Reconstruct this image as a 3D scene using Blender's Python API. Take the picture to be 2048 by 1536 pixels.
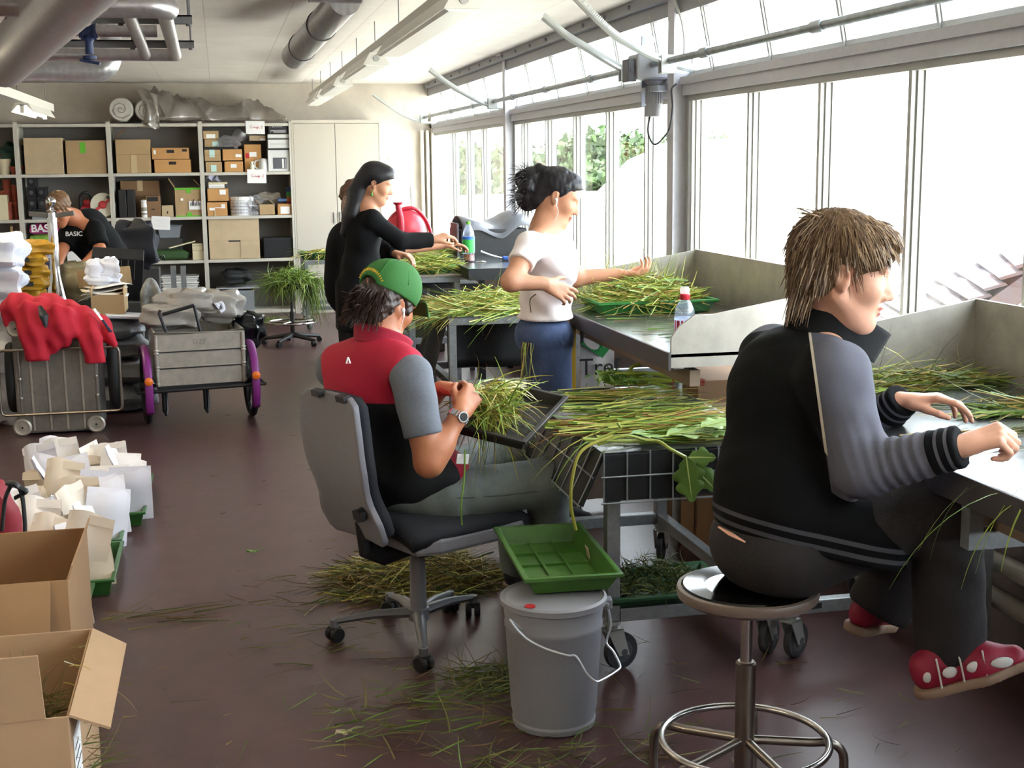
import bpy, bmesh, math, random
import numpy as np
from mathutils import Vector, Matrix, Euler

# ---------------------------------------------------------------- scene, camera, sky, sun, exposure
S = bpy.context.scene
COL = S.collection
for o in list(bpy.data.objects):
    bpy.data.objects.remove(o)
R_ = math.radians
PI = math.pi
F_PX, EYE_Z = 2630.4, 1.65
YAW, PITCH, ROLL = .215471, .167128, -.0109311


def cam_axes():
    cy, sy = math.cos(YAW), math.sin(YAW)
    right = np.array([cy, -sy, 0.]); fwd = np.array([sy, cy, 0.]); up = np.array([0, 0, 1.])
    f2 = fwd*math.cos(PITCH)-up*math.sin(PITCH); u2 = up*math.cos(PITCH)+fwd*math.sin(PITCH)
    r3 = right*math.cos(ROLL)+u2*math.sin(ROLL); u3 = u2*math.cos(ROLL)-right*math.sin(ROLL)
    return np.array([r3, u3, -f2])


CAMM = cam_axes()
cam_d = bpy.data.cameras.new('camera'); cam = bpy.data.objects.new('camera', cam_d); COL.objects.link(cam)
cam_d.sensor_width = 36; cam_d.lens = F_PX*36/2048; cam_d.clip_start = .05; cam_d.clip_end = 400
mw = Matrix(CAMM.T.tolist()).to_4x4(); mw.translation = (0, 0, EYE_Z)
cam.matrix_world = mw
S.camera = cam

W = bpy.data.worlds.new('sky'); S.world = W; W.use_nodes = True
bg = W.node_tree.nodes['Background']
bg.inputs[0].default_value = (.84, .92, 1., 1); bg.inputs[1].default_value = 3.4
sun_d = bpy.data.lights.new('sun', 'SUN'); sun_d.energy = 7.0; sun_d.angle = R_(.6); sun_d.color = (1, .96, .9)
sun = bpy.data.objects.new('sun', sun_d); COL.objects.link(sun)
sun.rotation_euler = Vector((.45, .35, -1.0)).to_track_quat('-Z', 'Y').to_euler()
S.view_settings.view_transform = 'Standard'; S.view_settings.look = 'None'
S.view_settings.gamma = 1; S.view_settings.use_curve_mapping = False
S.view_settings.exposure = 2.35
cy_ = S.cycles
cy_.use_denoising = True
cy_.max_bounces = 10; cy_.diffuse_bounces = 5; cy_.glossy_bounces = 4; cy_.transmission_bounces = 8
cy_.transparent_max_bounces = 24; cy_.sample_clamp_indirect = 6; cy_.caustics_reflective = False; cy_.caustics_refractive = False


def portal(x, y0, y1, z0, z1, tilt=0.):
    d = bpy.data.lights.new('window_light', 'AREA'); d.shape = 'RECTANGLE'; d.size = y1-y0; d.size_y = z1-z0
    d.cycles.is_portal = True
    o = bpy.data.objects.new('window_light', d); COL.objects.link(o)
    q = Vector((-1, 0, 0)).to_track_quat('-Z', 'Z')
    o.rotation_euler = q.to_euler(); o.location = (x, (y0+y1)/2, (z0+z1)/2)


# ---------------------------------------------------------------- photograph point -> place in the room
def ray(px, py):
    return CAMM.T @ np.array([(px-1024)/F_PX, -(py-768)/F_PX, -1.])


EYE = np.array([0, 0, EYE_Z])


def atz(px, py, z=0.):
    d = ray(px, py); return Vector((EYE+d*(z-EYE_Z)/d[2]).tolist())


def aty(px, py, Y):
    d = ray(px, py); return Vector((EYE+d*Y/d[1]).tolist())


def atx(px, py, X):
    d = ray(px, py); return Vector((EYE+d*X/d[0]).tolist())


# ---------------------------------------------------------------- materials
def lin(c):
    if isinstance(c, str):
        c = [int(c[i:i+2], 16)/255 for i in (0, 2, 4)]
    return tuple(x/12.92 if x <= .04045 else ((x+.055)/1.055)**2.4 for x in c[:3])


MATS = {}


def mat(name, col='', rough=.5, metal=0., noise=None, bump=None, spec=.5, layers=(), coat=0., trans=0., alpha=1., sheen=0., sss=0., wave=None, ior=1.45, emit=None, stretch=None):
    if name in MATS:
        return MATS[name]
    m = bpy.data.materials.new(name); m.use_nodes = True; nt = m.node_tree; N = nt.nodes; L = nt.links
    b = N['Principled BSDF']
    c = lin(col)
    b.inputs['Base Color'].default_value = (*c, 1); b.inputs['Roughness'].default_value = rough
    b.inputs['Metallic'].default_value = metal; b.inputs['Specular IOR Level'].default_value = spec; b.inputs['IOR'].default_value = ior
    b.inputs['Coat Weight'].default_value = coat; b.inputs['Transmission Weight'].default_value = trans; b.inputs['Alpha'].default_value = alpha
    b.inputs['Sheen Weight'].default_value = sheen
    if sss:
        b.inputs['Subsurface Weight'].default_value = sss; b.inputs['Subsurface Radius'].default_value = (.012, .005, .003); b.inputs['Subsurface Scale'].default_value = 1
    if emit:
        b.inputs['Emission Color'].default_value = (*lin(emit[0]), 1); b.inputs['Emission Strength'].default_value = emit[1]
    co = N.new('ShaderNodeTexCoord')
    vec = co.outputs['Object']
    if stretch:
        mp = N.new('ShaderNodeMapping'); mp.inputs['Scale'].default_value = stretch; L.new(vec, mp.inputs[0]); vec = mp.outputs[0]
    cur = None
    if noise:
        sc, amt = noise[0], noise[1]; c2 = lin(noise[2]) if len(noise) > 2 else tuple(max(0, x*(1-amt)) for x in c)
        n = N.new('ShaderNodeTexNoise'); n.inputs['Scale'].default_value = sc; n.inputs['Detail'].default_value = 6; n.inputs['Roughness'].default_value = .65
        L.new(vec, n.inputs[0])
        r = N.new('ShaderNodeMapRange'); r.inputs[1].default_value = .35; r.inputs[2].default_value = .68; L.new(n.outputs[0], r.inputs[0])
        x = N.new('ShaderNodeMix'); x.data_type = 'RGBA'; L.new(r.outputs[0], x.inputs[0])
        c1 = tuple(min(1, v*(1+amt*.5)) for v in c) if len(noise) < 3 else c
        x.inputs[6].default_value = (*c1, 1); x.inputs[7].default_value = (*c2, 1)
        cur = x.outputs[2]
    for (attr, lo, hi, lc) in layers:
        a = N.new('ShaderNodeAttribute'); a.attribute_name = attr
        g = N.new('ShaderNodeMath'); g.operation = 'GREATER_THAN'; L.new(a.outputs['Fac'], g.inputs[0]); g.inputs[1].default_value = lo
        l = N.new('ShaderNodeMath'); l.operation = 'LESS_THAN'; L.new(a.outputs['Fac'], l.inputs[0]); l.inputs[1].default_value = hi
        p = N.new('ShaderNodeMath'); p.operation = 'MULTIPLY'; L.new(g.outputs[0], p.inputs[0]); L.new(l.outputs[0], p.inputs[1])
        x = N.new('ShaderNodeMix'); x.data_type = 'RGBA'; L.new(p.outputs[0], x.inputs[0])
        if cur is None:
            x.inputs[6].default_value = (*c, 1)
        else:
            L.new(cur, x.inputs[6])
        x.inputs[7].default_value = (*lin(lc), 1); cur = x.outputs[2]
    if cur is not None:
        L.new(cur, b.inputs['Base Color'])
    if bump or wave:
        bp = N.new('ShaderNodeBump'); bp.inputs['Distance'].default_value = .004
        if wave:
            wv = N.new('ShaderNodeTexWave'); wv.bands_direction = wave[0]; wv.inputs['Scale'].default_value = wave[1]; wv.inputs['Distortion'].default_value = wave[3] if len(wave) > 3 else 0
            L.new(vec, wv.inputs[0]); L.new(wv.outputs['Fac'], bp.inputs['Height']); bp.inputs['Strength'].default_value = wave[2]
        else:
            n2 = N.new('ShaderNodeTexNoise'); n2.inputs['Scale'].default_value = bump[0]; n2.inputs['Detail'].default_value = 5; L.new(vec, n2.inputs[0])
            L.new(n2.outputs[0], bp.inputs['Height']); bp.inputs['Strength'].default_value = bump[1]
        L.new(bp.outputs[0], b.inputs['Normal'])
    MATS[name] = m
    return m


def clear_mat(name, tint=(1, 1, 1), refl=.06, rough=.02, film=0., filmcol=(1, 1, 1)):
    """thin clear sheet: light passes straight through, some is reflected; film adds a milky share"""
    if name in MATS:
        return MATS[name]
    m = bpy.data.materials.new(name); m.use_nodes = True; nt = m.node_tree; N = nt.nodes; L = nt.links
    N.remove(N['Principled BSDF']); out = N['Material Output']
    t = N.new('ShaderNodeBsdfTransparent'); t.inputs[0].default_value = (*tint, 1)
    g = N.new('ShaderNodeBsdfGlossy'); g.inputs['Roughness'].default_value = rough
    lw = N.new('ShaderNodeLayerWeight'); pw = N.new('ShaderNodeMath'); pw.operation = 'POWER'; L.new(lw.outputs['Facing'], pw.inputs[0]); pw.inputs[1].default_value = 4.5
    mu = N.new('ShaderNodeMath'); mu.operation = 'MULTIPLY_ADD'; mu.inputs[1].default_value = .85; mu.inputs[2].default_value = refl; mu.use_clamp = True; L.new(pw.outputs[0], mu.inputs[0])
    x = N.new('ShaderNodeMixShader'); L.new(mu.outputs[0], x.inputs[0]); L.new(t.outputs[0], x.inputs[1]); L.new(g.outputs[0], x.inputs[2])
    last = x.outputs[0]
    if film:
        d = N.new('ShaderNodeBsdfDiffuse'); d.inputs[0].default_value = (*filmcol, 1)
        tl = N.new('ShaderNodeBsdfTranslucent'); tl.inputs[0].default_value = (*filmcol, 1)
        y0 = N.new('ShaderNodeMixShader'); y0.inputs[0].default_value = .5; L.new(d.outputs[0], y0.inputs[1]); L.new(tl.outputs[0], y0.inputs[2])
        y = N.new('ShaderNodeMixShader'); y.inputs[0].default_value = film; L.new(last, y.inputs[1]); L.new(y0.outputs[0], y.inputs[2]); last = y.outputs[0]
    L.new(last, out.inputs[0]); MATS[name] = m
    return m


# ---------------------------------------------------------------- meshes
WM = {}      # world matrices of parents, by object name


def wmat(o):
    return WM.get(o.name, Matrix()) if o is not None else Matrix()


def thing(name, label, cat, loc=(0, 0, 0), rz=0., group=None, kind=None):
    o = bpy.data.objects.new(name, None); COL.objects.link(o)
    o.empty_display_size = .1
    o.location = loc; o.rotation_euler = (0, 0, rz)
    WM[o.name] = Matrix.LocRotScale(Vector(loc), Euler((0, 0, rz)), None)
    return tag(o, label, cat, group, kind)


def tag(o, label=None, cat=None, group=None, kind=None):
    if label: o['label'] = label
    if cat: o['category'] = cat
    if group: o['group'] = group
    if kind: o['kind'] = kind
    return o


def dup(root, loc, rz=0., label=None, group=None, scale=None):
    r = root.copy(); COL.objects.link(r); r.location = loc; r.rotation_euler = (0, 0, rz)
    if scale: r.scale = scale if hasattr(scale, '__len__') else (scale,)*3
    if label: r['label'] = label
    if group: r['group'] = group
    for ch in list(root.children):
        c = ch.copy(); COL.objects.link(c); c.parent = r
        for g in list(ch.children):
            d = g.copy(); COL.objects.link(d); d.parent = c
    WM[r.name] = Matrix.LocRotScale(Vector(loc), Euler((0, 0, rz)), Vector(r.scale))
    return r


class MB:
    def __init__(s):
        s.v = []; s.f = []; s.m = []; s.mi = 0; s.X = Matrix()

    def mat(s, i): s.mi = i; return s

    def add(s, vs, fs):
        b = len(s.v); X = s.X
        s.v += [X @ Vector(p) for p in vs]
        s.f += [tuple(b+i for i in f) for f in fs]; s.m += [s.mi]*len(fs); return s

    def box(s, x0, y0, z0, x1, y1, z1):
        if x0 > x1: x0, x1 = x1, x0
        if y0 > y1: y0, y1 = y1, y0
        if z0 > z1: z0, z1 = z1, z0
        return s.add([(x0, y0, z0), (x1, y0, z0), (x1, y1, z0), (x0, y1, z0), (x0, y0, z1), (x1, y0, z1), (x1, y1, z1), (x0, y1, z1)],
                     [(0, 3, 2, 1), (4, 5, 6, 7), (0, 1, 5, 4), (1, 2, 6, 5), (2, 3, 7, 6), (3, 0, 4, 7)])

    def boxm(s, M, sx, sy, sz):
        """box of full size sx, sy, sz centred at the frame M"""
        vs = [M @ Vector((x*sx/2, y*sy/2, z*sz/2)) for z in (-1, 1) for x, y in ((-1, -1), (1, -1), (1, 1), (-1, 1))]
        return s.add(vs, [(0, 3, 2, 1), (4, 5, 6, 7), (0, 1, 5, 4), (1, 2, 6, 5), (2, 3, 7, 6), (3, 0, 4, 7)])

    def beam(s, a, b, w, h=None, up=(0, 0, 1)):
        a = Vector(a); b = Vector(b); h = h or w; d = (b-a); L = d.length; d.normalize(); u = Vector(up)
        if abs(d.dot(u)) > .98: u = Vector((0, 1, 0))
        sx = d.cross(u).normalized(); u = sx.cross(d)
        M = Matrix((sx, d, u)).transposed().to_4x4(); M.translation = (a+b)/2
        return s.boxm(M, w, L, h)

    def tube(s, pts, r, n=8, closed=False, caps=True, flat=None):
        pts = [Vector(p) for p in pts]; k = len(pts)
        rs = r if hasattr(r, '__len__') else [r]*k
        T = []
        for i in range(k):
            if closed: t = pts[(i+1) % k]-pts[i-1]
            else: t = pts[min(i+1, k-1)]-pts[max(i-1, 0)]
            T.append(t.normalized() if t.length > 1e-9 else Vector((0, 0, 1)))
        u = T[0].cross(Vector((0, 0, 1)))
        if u.length < .05: u = T[0].cross(Vector((0, 1, 0)))
        u.normalize(); vs = []
        for i in range(k):
            u = (u-T[i]*u.dot(T[i]))
            u = u.normalized() if u.length > 1e-6 else T[i].orthogonal().normalized()
            w = T[i].cross(u)
            for j in range(n):
                a = 2*PI*j/n
                q = u*math.cos(a)*rs[i]+w*math.sin(a)*rs[i]*(flat or 1)
                vs.append(pts[i]+q)
        fs = []
        for i in range(k if closed else k-1):
            i2 = (i+1) % k
            for j in range(n):
                j2 = (j+1) % n
                fs.append((i*n+j, i*n+j2, i2*n+j2, i2*n+j))
        if caps and not closed:
            fs.append(tuple(range(n))[::-1]); fs.append(tuple((k-1)*n+j for j in range(n)))
        return s.add(vs, fs)

    def lathe(s, prof, c=(0, 0, 0), n=24, M=None, caps=True, sx=1., sy=1.):
        """prof: (radius, z) from bottom to top about the z axis of frame M at c"""
        vs = []; fs = []; k = len(prof); M = M or Matrix.Translation(Vector(c))
        for (r, z) in prof:
            for j in range(n):
                a = 2*PI*j/n
                vs.append(M @ Vector((r*math.cos(a)*sx, r*math.sin(a)*sy, z)))
        for i in range(k-1):
            for j in range(n):
                j2 = (j+1) % n
                fs.append((i*n+j, i*n+j2, (i+1)*n+j2, (i+1)*n+j))
        if caps:
            if prof[0][0] > 1e-5: fs.append(tuple(range(n))[::-1])
            if prof[-1][0] > 1e-5: fs.append(tuple((k-1)*n+j for j in range(n)))
        return s.add(vs, fs)

    def sph(s, c, r, n=14, k=9, M=None):
        rr = r if hasattr(r, '__len__') else (r, r, r)
        X = (M or Matrix()).to_3x3(); vs = []; fs = []; c = Vector(c)
        for i in range(k+1):
            t = -PI/2+PI*i/k
            for j in range(n):
                a = 2*PI*j/n
                vs.append(c+X @ Vector((rr[0]*math.cos(t)*math.cos(a), rr[1]*math.cos(t)*math.sin(a), rr[2]*math.sin(t))))
        for i in range(k):
            for j in range(n):
                j2 = (j+1) % n; fs.append((i*n+j, i*n+j2, (i+1)*n+j2, (i+1)*n+j))
        return s.add(vs, fs)

    def prism(s, poly, M, h):
        """polygon in the xy plane of frame M pushed along its z by h"""
        k = len(poly)
        vs = [M @ Vector((x, y, 0)) for x, y in poly]+[M @ Vector((x, y, h)) for x, y in poly]
        fs = [tuple(range(k))[::-1], tuple(range(k, 2*k))]+[(i, (i+1) % k, k+(i+1) % k, k+i) for i in range(k)]
        return s.add(vs, fs)

    def grid(s, fn, nu, nv, two=0.):
        """surface fn(u, v), u, v in 0..1"""
        vs = [fn(i/nu, j/nv) for j in range(nv+1) for i in range(nu+1)]
        fs = [(j*(nu+1)+i, j*(nu+1)+i+1, (j+1)*(nu+1)+i+1, (j+1)*(nu+1)+i) for j in range(nv) for i in range(nu)]
        return s.add(vs, fs)

    def open_tray(s, M, bx, by, tx, ty, h, t=.004, rim=.012, inner=True):
        """tray with sloping sides: base bx by by, top tx by ty, height h, in frame M (origin at base centre)"""
        def ringv(x, y, z): return [M @ Vector((sx*x/2, sy*y/2, z)) for sx, sy in ((-1, -1), (1, -1), (1, 1), (-1, 1))]
        R = [ringv(bx, by, 0), ringv(tx, ty, h-rim), ringv(tx+2*rim, ty+2*rim, h-rim), ringv(tx+2*rim, ty+2*rim, h), ringv(tx-2*t, ty-2*t, h), ringv(bx-2*t, by-2*t, t)]
        vs = sum(R, []); fs = [(3, 2, 1, 0), (20, 21, 22, 23)]
        for i in range(5):
            for j in range(4):
                j2 = (j+1) % 4; fs.append((i*4+j, i*4+j2, (i+1)*4+j2, (i+1)*4+j))
        return s.add(vs, fs)

    def build(s, name, mats, parent=None, smooth=None, bevel=0., seg=2, local=False, solid=0., sub=0, attrs=None):
        vs = s.v
        me = bpy.data.meshes.new(name)
        if parent is not None:
            if not local:
                Mi = wmat(parent).inverted(); vs = [Mi @ p for p in vs]
            off = Vector((0, 0, 0))
        else:
            xs = [p.x for p in vs]; ys = [p.y for p in vs]; zs = [p.z for p in vs]
            off = Vector(((min(xs)+max(xs))/2, (min(ys)+max(ys))/2, min(zs))); vs = [p-off for p in vs]
        me.from_pydata([tuple(p) for p in vs], [], s.f)
        for m in (mats if isinstance(mats, (list, tuple)) else [mats]): me.materials.append(m)
        if any(s.m): me.polygons.foreach_set('material_index', s.m)
        if attrs:
            for k, a in attrs.items():
                me.attributes.new(k, 'FLOAT', 'POINT').data.foreach_set('value', np.asarray(a, dtype=np.float32))
        me.validate()
        if smooth:
            me.polygons.foreach_set('use_smooth', [True]*len(me.polygons))
            me.set_sharp_from_angle(angle=R_(smooth if smooth is not True else 40))
        me.update()
        o = bpy.data.objects.new(name, me); COL.objects.link(o)
        if parent is not None:
            o.parent = parent; WM[o.name] = wmat(parent)
        else:
            o.location = off; WM[o.name] = Matrix.Translation(off)
        if solid:
            md = o.modifiers.new('solid', 'SOLIDIFY'); md.thickness = solid; md.offset = 0
        if bevel:
            md = o.modifiers.new('bevel', 'BEVEL'); md.width = bevel; md.segments = seg; md.limit_method = 'ANGLE'; md.angle_limit = R_(40); md.harden_normals = False
        if sub:
            md = o.modifiers.new('sub', 'SUBSURF'); md.levels = sub; md.render_levels = sub
        return o


def frame(o, x, y=None, z=None):
    """4x4 frame at o with x axis x, and z axis near z"""
    x = Vector(x).normalized(); z = Vector(z or (0, 0, 1)); y = z.cross(x).normalized(); z = x.cross(y)
    M = Matrix((x, y, z)).transposed().to_4x4(); M.translation = Vector(o); return M


def bez(pts, n=8):
    """smooth curve through points (Catmull-Rom)"""
    P = [Vector(p) for p in pts]; out = []
    for i in range(len(P)-1):
        a = P[i-1] if i else P[i]*2-P[i+1]; b = P[i]; c = P[i+1]; d = P[i+2] if i+2 < len(P) else P[i+1]*2-P[i]
        for k in range(n):
            t = k/n
            out.append(.5*((2*b)+(c-a)*t+(2*a-5*b+4*c-d)*t*t+(3*b-a-3*c+d)*t**3))
    out.append(P[-1]); return out


def rot(axis, deg): return Matrix.Rotation(R_(deg), 4, axis)


def T(x, y, z): return Matrix.Translation((x, y, z))
# ---------------------------------------------------------------- the room
YB, XR, ZC = 15.35, 2.5, 2.55
XL, YF = -4.3, -3.2
m_floor = mat('linoleum', '4e3636', .32, noise=(9, .22), bump=(260, .05), spec=.45)
m_wall = mat('concrete_wall', 'c6bdb0', .85, noise=(2.2, .16), bump=(40, .12))
m_metal_grey = mat('painted_steel', 'bdbcc2', .45, noise=(30, .06))
m_alu = mat('aluminium_profile', 'a9a8a2', .4, .2)
m_galv = mat('galvanised_steel', '9aa0a2', .42, .75, noise=(22, .25))
m_glass = clear_mat('window_glass', (.97, .985, .98), .05, .01)


def ceiling_mat():
    m = mat('board_marked_concrete', 'd9d2ca', .8, noise=(3, .07)); nt = m.node_tree; N = nt.nodes; L = nt.links; b = N['Principled BSDF']
    br = N.new('ShaderNodeTexBrick'); br.offset = 0
    co = N.new('ShaderNodeTexCoord'); mp = N.new('ShaderNodeMapping'); mp.inputs['Rotation'].default_value = (0, 0, PI/2); L.new(co.outputs['Object'], mp.inputs[0]); L.new(mp.outputs[0], br.inputs[0])
    br.inputs['Scale'].default_value = 1; br.inputs['Mortar Size'].default_value = .004; br.inputs['Brick Width'].default_value = 2.5; br.inputs['Row Height'].default_value = .5
    br.inputs['Color1'].default_value = (1, 1, 1, 1); br.inputs['Color2'].default_value = (.93, .93, .92, 1); br.inputs['Mortar'].default_value = (.78, .76, .73, 1)
    src = b.inputs['Base Color'].links[0].from_socket
    x = N.new('ShaderNodeMix'); x.data_type = 'RGBA'; x.blend_type = 'MULTIPLY'; x.inputs[0].default_value = 1; L.new(src, x.inputs[6]); L.new(br.outputs[0], x.inputs[7]); L.new(x.outputs[2], b.inputs['Base Color'])
    bp = N.new('ShaderNodeBump'); bp.inputs['Strength'].default_value = .25; bp.inputs['Distance'].default_value = .01; L.new(br.outputs[0], bp.inputs['Height']); L.new(bp.outputs[0], b.inputs['Normal'])
    return m


def st(o): return tag(o, kind='structure')


b = MB(); b.box(XL, YF, -.15, XR+.2, YB, 0); st(b.build('floor', m_floor))
b = MB(); b.box(XL-.2, YF-.2, ZC, XR-.08, YB+.2, ZC+.25); st(b.build('ceiling', ceiling_mat()))
b = MB(); b.box(XL-.2, YB, -.15, XR+.2, YB+.2, ZC); st(b.build('wall_back', m_wall))
b = MB(); b.box(XL-.2, YF, -.15, XL, YB, ZC); st(b.build('wall_left', m_wall))
b = MB(); b.box(XL-.2, YF-.2, -.15, XR+.2, YF, ZC); st(b.build('wall_front', m_wall))
SILL = .74
b = MB(); b.box(XR, YF, -.15, XR+.2, YB, SILL); b.box(XR-.06, YF, SILL-.03, XR+.22, YB, SILL); st(b.build('wall_right', mat('painted_parapet', '6c6263', .7, noise=(6, .1))))
b = MB(); b.box(-3.05, YB-.2, 0, -2.85, YB, ZC-.001); st(b.build('trim_1', mat('yellowish_plaster', 'cfc79f', .8, noise=(5, .1))))
# steel posts, transom, eave beam
n = 2
for y in (2.6, 6.85, 11.1, -1.65):
    b = MB(); b.box(2.385, y-.05, 0, 2.395, y+.05, ZC); b.box(2.49, y-.05, 0, 2.5, y+.05, ZC); b.box(2.395, y-.04, 0, 2.49, y+.04, ZC)
    b.box(2.34, y-.09, ZC-.02, 2.5, y+.09, ZC)
    st(b.build('trim_%d' % n, m_metal_grey)); n += 1
b = MB(); b.box(2.36, YF, ZC-.06, 2.47, YB, ZC-.001); b.box(2.40, YF, ZC-.14, 2.46, YB, ZC-.06)
for i in range(36): b.lathe([(.012, 0), (.012, .012), (.006, .016)], n=8, M=T(2.36, -2.5+i*.5, ZC-.03) @ rot('Y', -90))
st(b.build('trim_%d' % n, mat('eave_steel', '8d8d90', .5))); n += 1
for (y0, y1) in ((6.9, 11.05), (11.15, YB), (2.65, 6.8), (-1.6, 2.55), (YF, -1.7)):
    b = MB(); b.box(2.42, y0, 2.045, 2.52, y1, 2.085); b.box(2.435, y0, 1.99, 2.52, y1, 2.045)
    st(b.build('trim_%d' % n, m_metal_grey)); n += 1
b = MB()
for z in (.5, 1.): pass
for (x, w) in ((2.30, .035), (2.36, .05), (2.42, .06)): b.box(x, YB-.05-w, .3, x+.03, YB, 2.02+(.2 if x > 2.4 else 0))
st(b.build('trim_%d' % n, mat('white_reveal', 'd9d3c6', .6))); n += 1
BAYS = [((11.15, YB-.02), [14.14, 13.27, 12.45], [14.5, 13.7, 12.9, 12.1]), ((6.9, 11.05), [10.735, 9.93, 9.11, 8.30, 7.5], [10.41, 9.6, 8.8, 8.0, 7.25]),
        ((2.65, 6.8), [6.71, 5.943, 5.182, 4.438, 3.68, 2.92], [6.463, 5.734, 5.005, 4.281, 3.55, 2.82]), ((-1.6, 2.55), [1.8, 1.0, .2, -.6], [1.8, 1.0, .2, -.6]), ((YF, -1.7), [-2.4], [-2.4])]
wn = 1
for (y0, y1), low, up in BAYS:
    t = thing('window_%d' % wn, None, None, (XR, (y0+y1)/2, SILL), kind='structure'); wn += 1
    b = MB()
    for y in low: pass
    b.box(2.46, y0, SILL, 2.54, y1, SILL+.05); b.box(2.46, y0, 1.96, 2.54, y1, 1.99); b.box(2.46, y0, SILL+.05, 2.54, y0+.03, 1.96); b.box(2.46, y1-.03, SILL+.05, 2.54, y1, 1.96)
    b.build('frame', m_alu, t)
    for y in low:
        b = MB(); b.box(2.455, y-.012, SILL+.05, 2.475, y+.012, 1.96); b.box(2.475, y-.022, SILL+.05, 2.5, y+.022, 1.96); b.box(2.5, y-.03, SILL+.05, 2.535, y+.03, 1.96)
        b.build('mullion', m_alu, t)
    ed = [y0]+sorted(low)+[y1]
    for a, c in zip(ed, ed[1:]):
        b = MB(); b.box(2.505, a+.02, SILL+.05, 2.511, c-.02, 1.96); b.build('pane', m_glass, t)
    t = thing('window_%d' % wn, None, None, (XR, (y0+y1)/2, 2.085), kind='structure'); wn += 1
    A = lambda y, d=0.: Vector((2.50+d, y, 2.085)); B = lambda y, d=0.: Vector((2.425+d, y, 2.45))
    b = MB(); b.beam(A(y0, -.01)+Vector((0, 0, .015)), A(y1, -.01)+Vector((0, 0, .015)), .03); b.beam(B(y0), B(y1), .03); b.build('frame', m_alu, t)
    for y in up:
        b = MB(); b.beam(A(y), B(y), .035, .03, (0, 1, 0)); b.beam(A(y, -.02), B(y, -.02), .018, .018, (0, 1, 0)); b.build('mullion', m_alu, t)
    ed = [y0]+sorted(up)+[y1]
    for a, c in zip(ed, ed[1:]):
        b = MB(); b.beam((A(a+.01, .012)+A(c-.01, .012))/2, (B(a+.01, .012)+B(c-.01, .012))/2, (c-a)-.02, .006, (1, 0, 0)); b.build('pane', m_glass, t)
for (y0, y1) in ((YF, 2.6), (2.6, 6.85), (6.85, 11.1), (11.1, YB)): portal(2.545, y0, y1, SILL, 2.5)

# ---------------------------------------------------------------- outside
st_g = MB(); st_g.box(2.7, -60, -.35, 90, 120, -.3); st(st_g.build('ground', mat('pale_concrete_yard', 'd9d6cc', .9, noise=(.6, .1))))
m_leaf_t = [mat('tree_leaf_a', '33481f', .6), mat('tree_leaf_b', '384f24', .6), mat('tree_leaf_c', '26381a', .6)]
m_bark = mat('bark', '6b5a47', .9, bump=(20, .5))


def tree(label, x, y, h, r, seed, n=2600):
    rg = np.random.RandomState(seed)
    t = thing('garden_tree', label, 'tree', (x, y, -.3), group='trees beyond the white roof')
    n = 4200
    b = MB(); b.tube([(x, y, -.3), (x+.1, y, h*.35), (x, y+.1, h*.7)], [.16, .11, .05], 8)
    for k in range(7):
        a = k*2.4; b.tube([(x, y, h*(.25+.05*k)), (x+r*.7*math.cos(a), y+r*.7*math.sin(a), h*(.5+.05*k))], [.06, .02], 6)
    b.build('trunk', m_bark, t, True)
    cl = rg.normal(size=(26, 3)); cl /= np.linalg.norm(cl, axis=1)[:, None]; cl *= rg.uniform(.35, 1, (26, 1))
    P = cl[rg.randint(0, 26, n)]+rg.normal(size=(n, 3))*.17
    P = P*np.array([r, r, h*.42])+np.array([x, y, h*.58])
    d1 = rg.normal(size=(n, 3)); d1 /= np.linalg.norm(d1, axis=1)[:, None]; d2 = np.cross(d1, rg.normal(size=(n, 3))); d2 /= np.linalg.norm(d2, axis=1)[:, None]
    s = rg.uniform(.09, .2, (n, 1))
    V = np.stack([P-d1*s, P+d2*s*.5, P+d1*s, P-d2*s*.5], 1).reshape(-1, 3)
    b = MB(); b.v = [Vector(v) for v in V.tolist()]; b.f = [(4*i, 4*i+1, 4*i+2, 4*i+3) for i in range(n)]; b.m = rg.randint(0, 3, n).tolist()
    b.build('foliage', m_leaf_t, t)['kind'] = 'stuff'


for i, (px, Y, top, r) in enumerate([(905, 36, 300, 1.5), (965, 50, 318, 1.9), (1040, 41, 318, 1.5), (1100, 57, 300, 2.2), (1175, 38, 270, 1.6), (1245, 52, 250, 2.1), (1302, 44, 258, 1.6), (1010, 66, 300, 2.5), (1350, 60, 275, 2.3)]):
    p = aty(px, top, Y)
    r *= 1.5
    tree(['tall pale green tree behind the far end of the white roof', 'bushy pale tree seen through the second far pane', 'rounded pale tree just right of the far post', 'loose pale tree left of the dark bun of hair',
          'tall bushy tree above the woman in white', 'tallest green tree left of the motor post', 'green tree touching the near post from the left', 'distant wide tree furthest back in the row', 'tree mostly hidden by the near post'][i], p.x, Y, p.z, r, 40+i)
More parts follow.
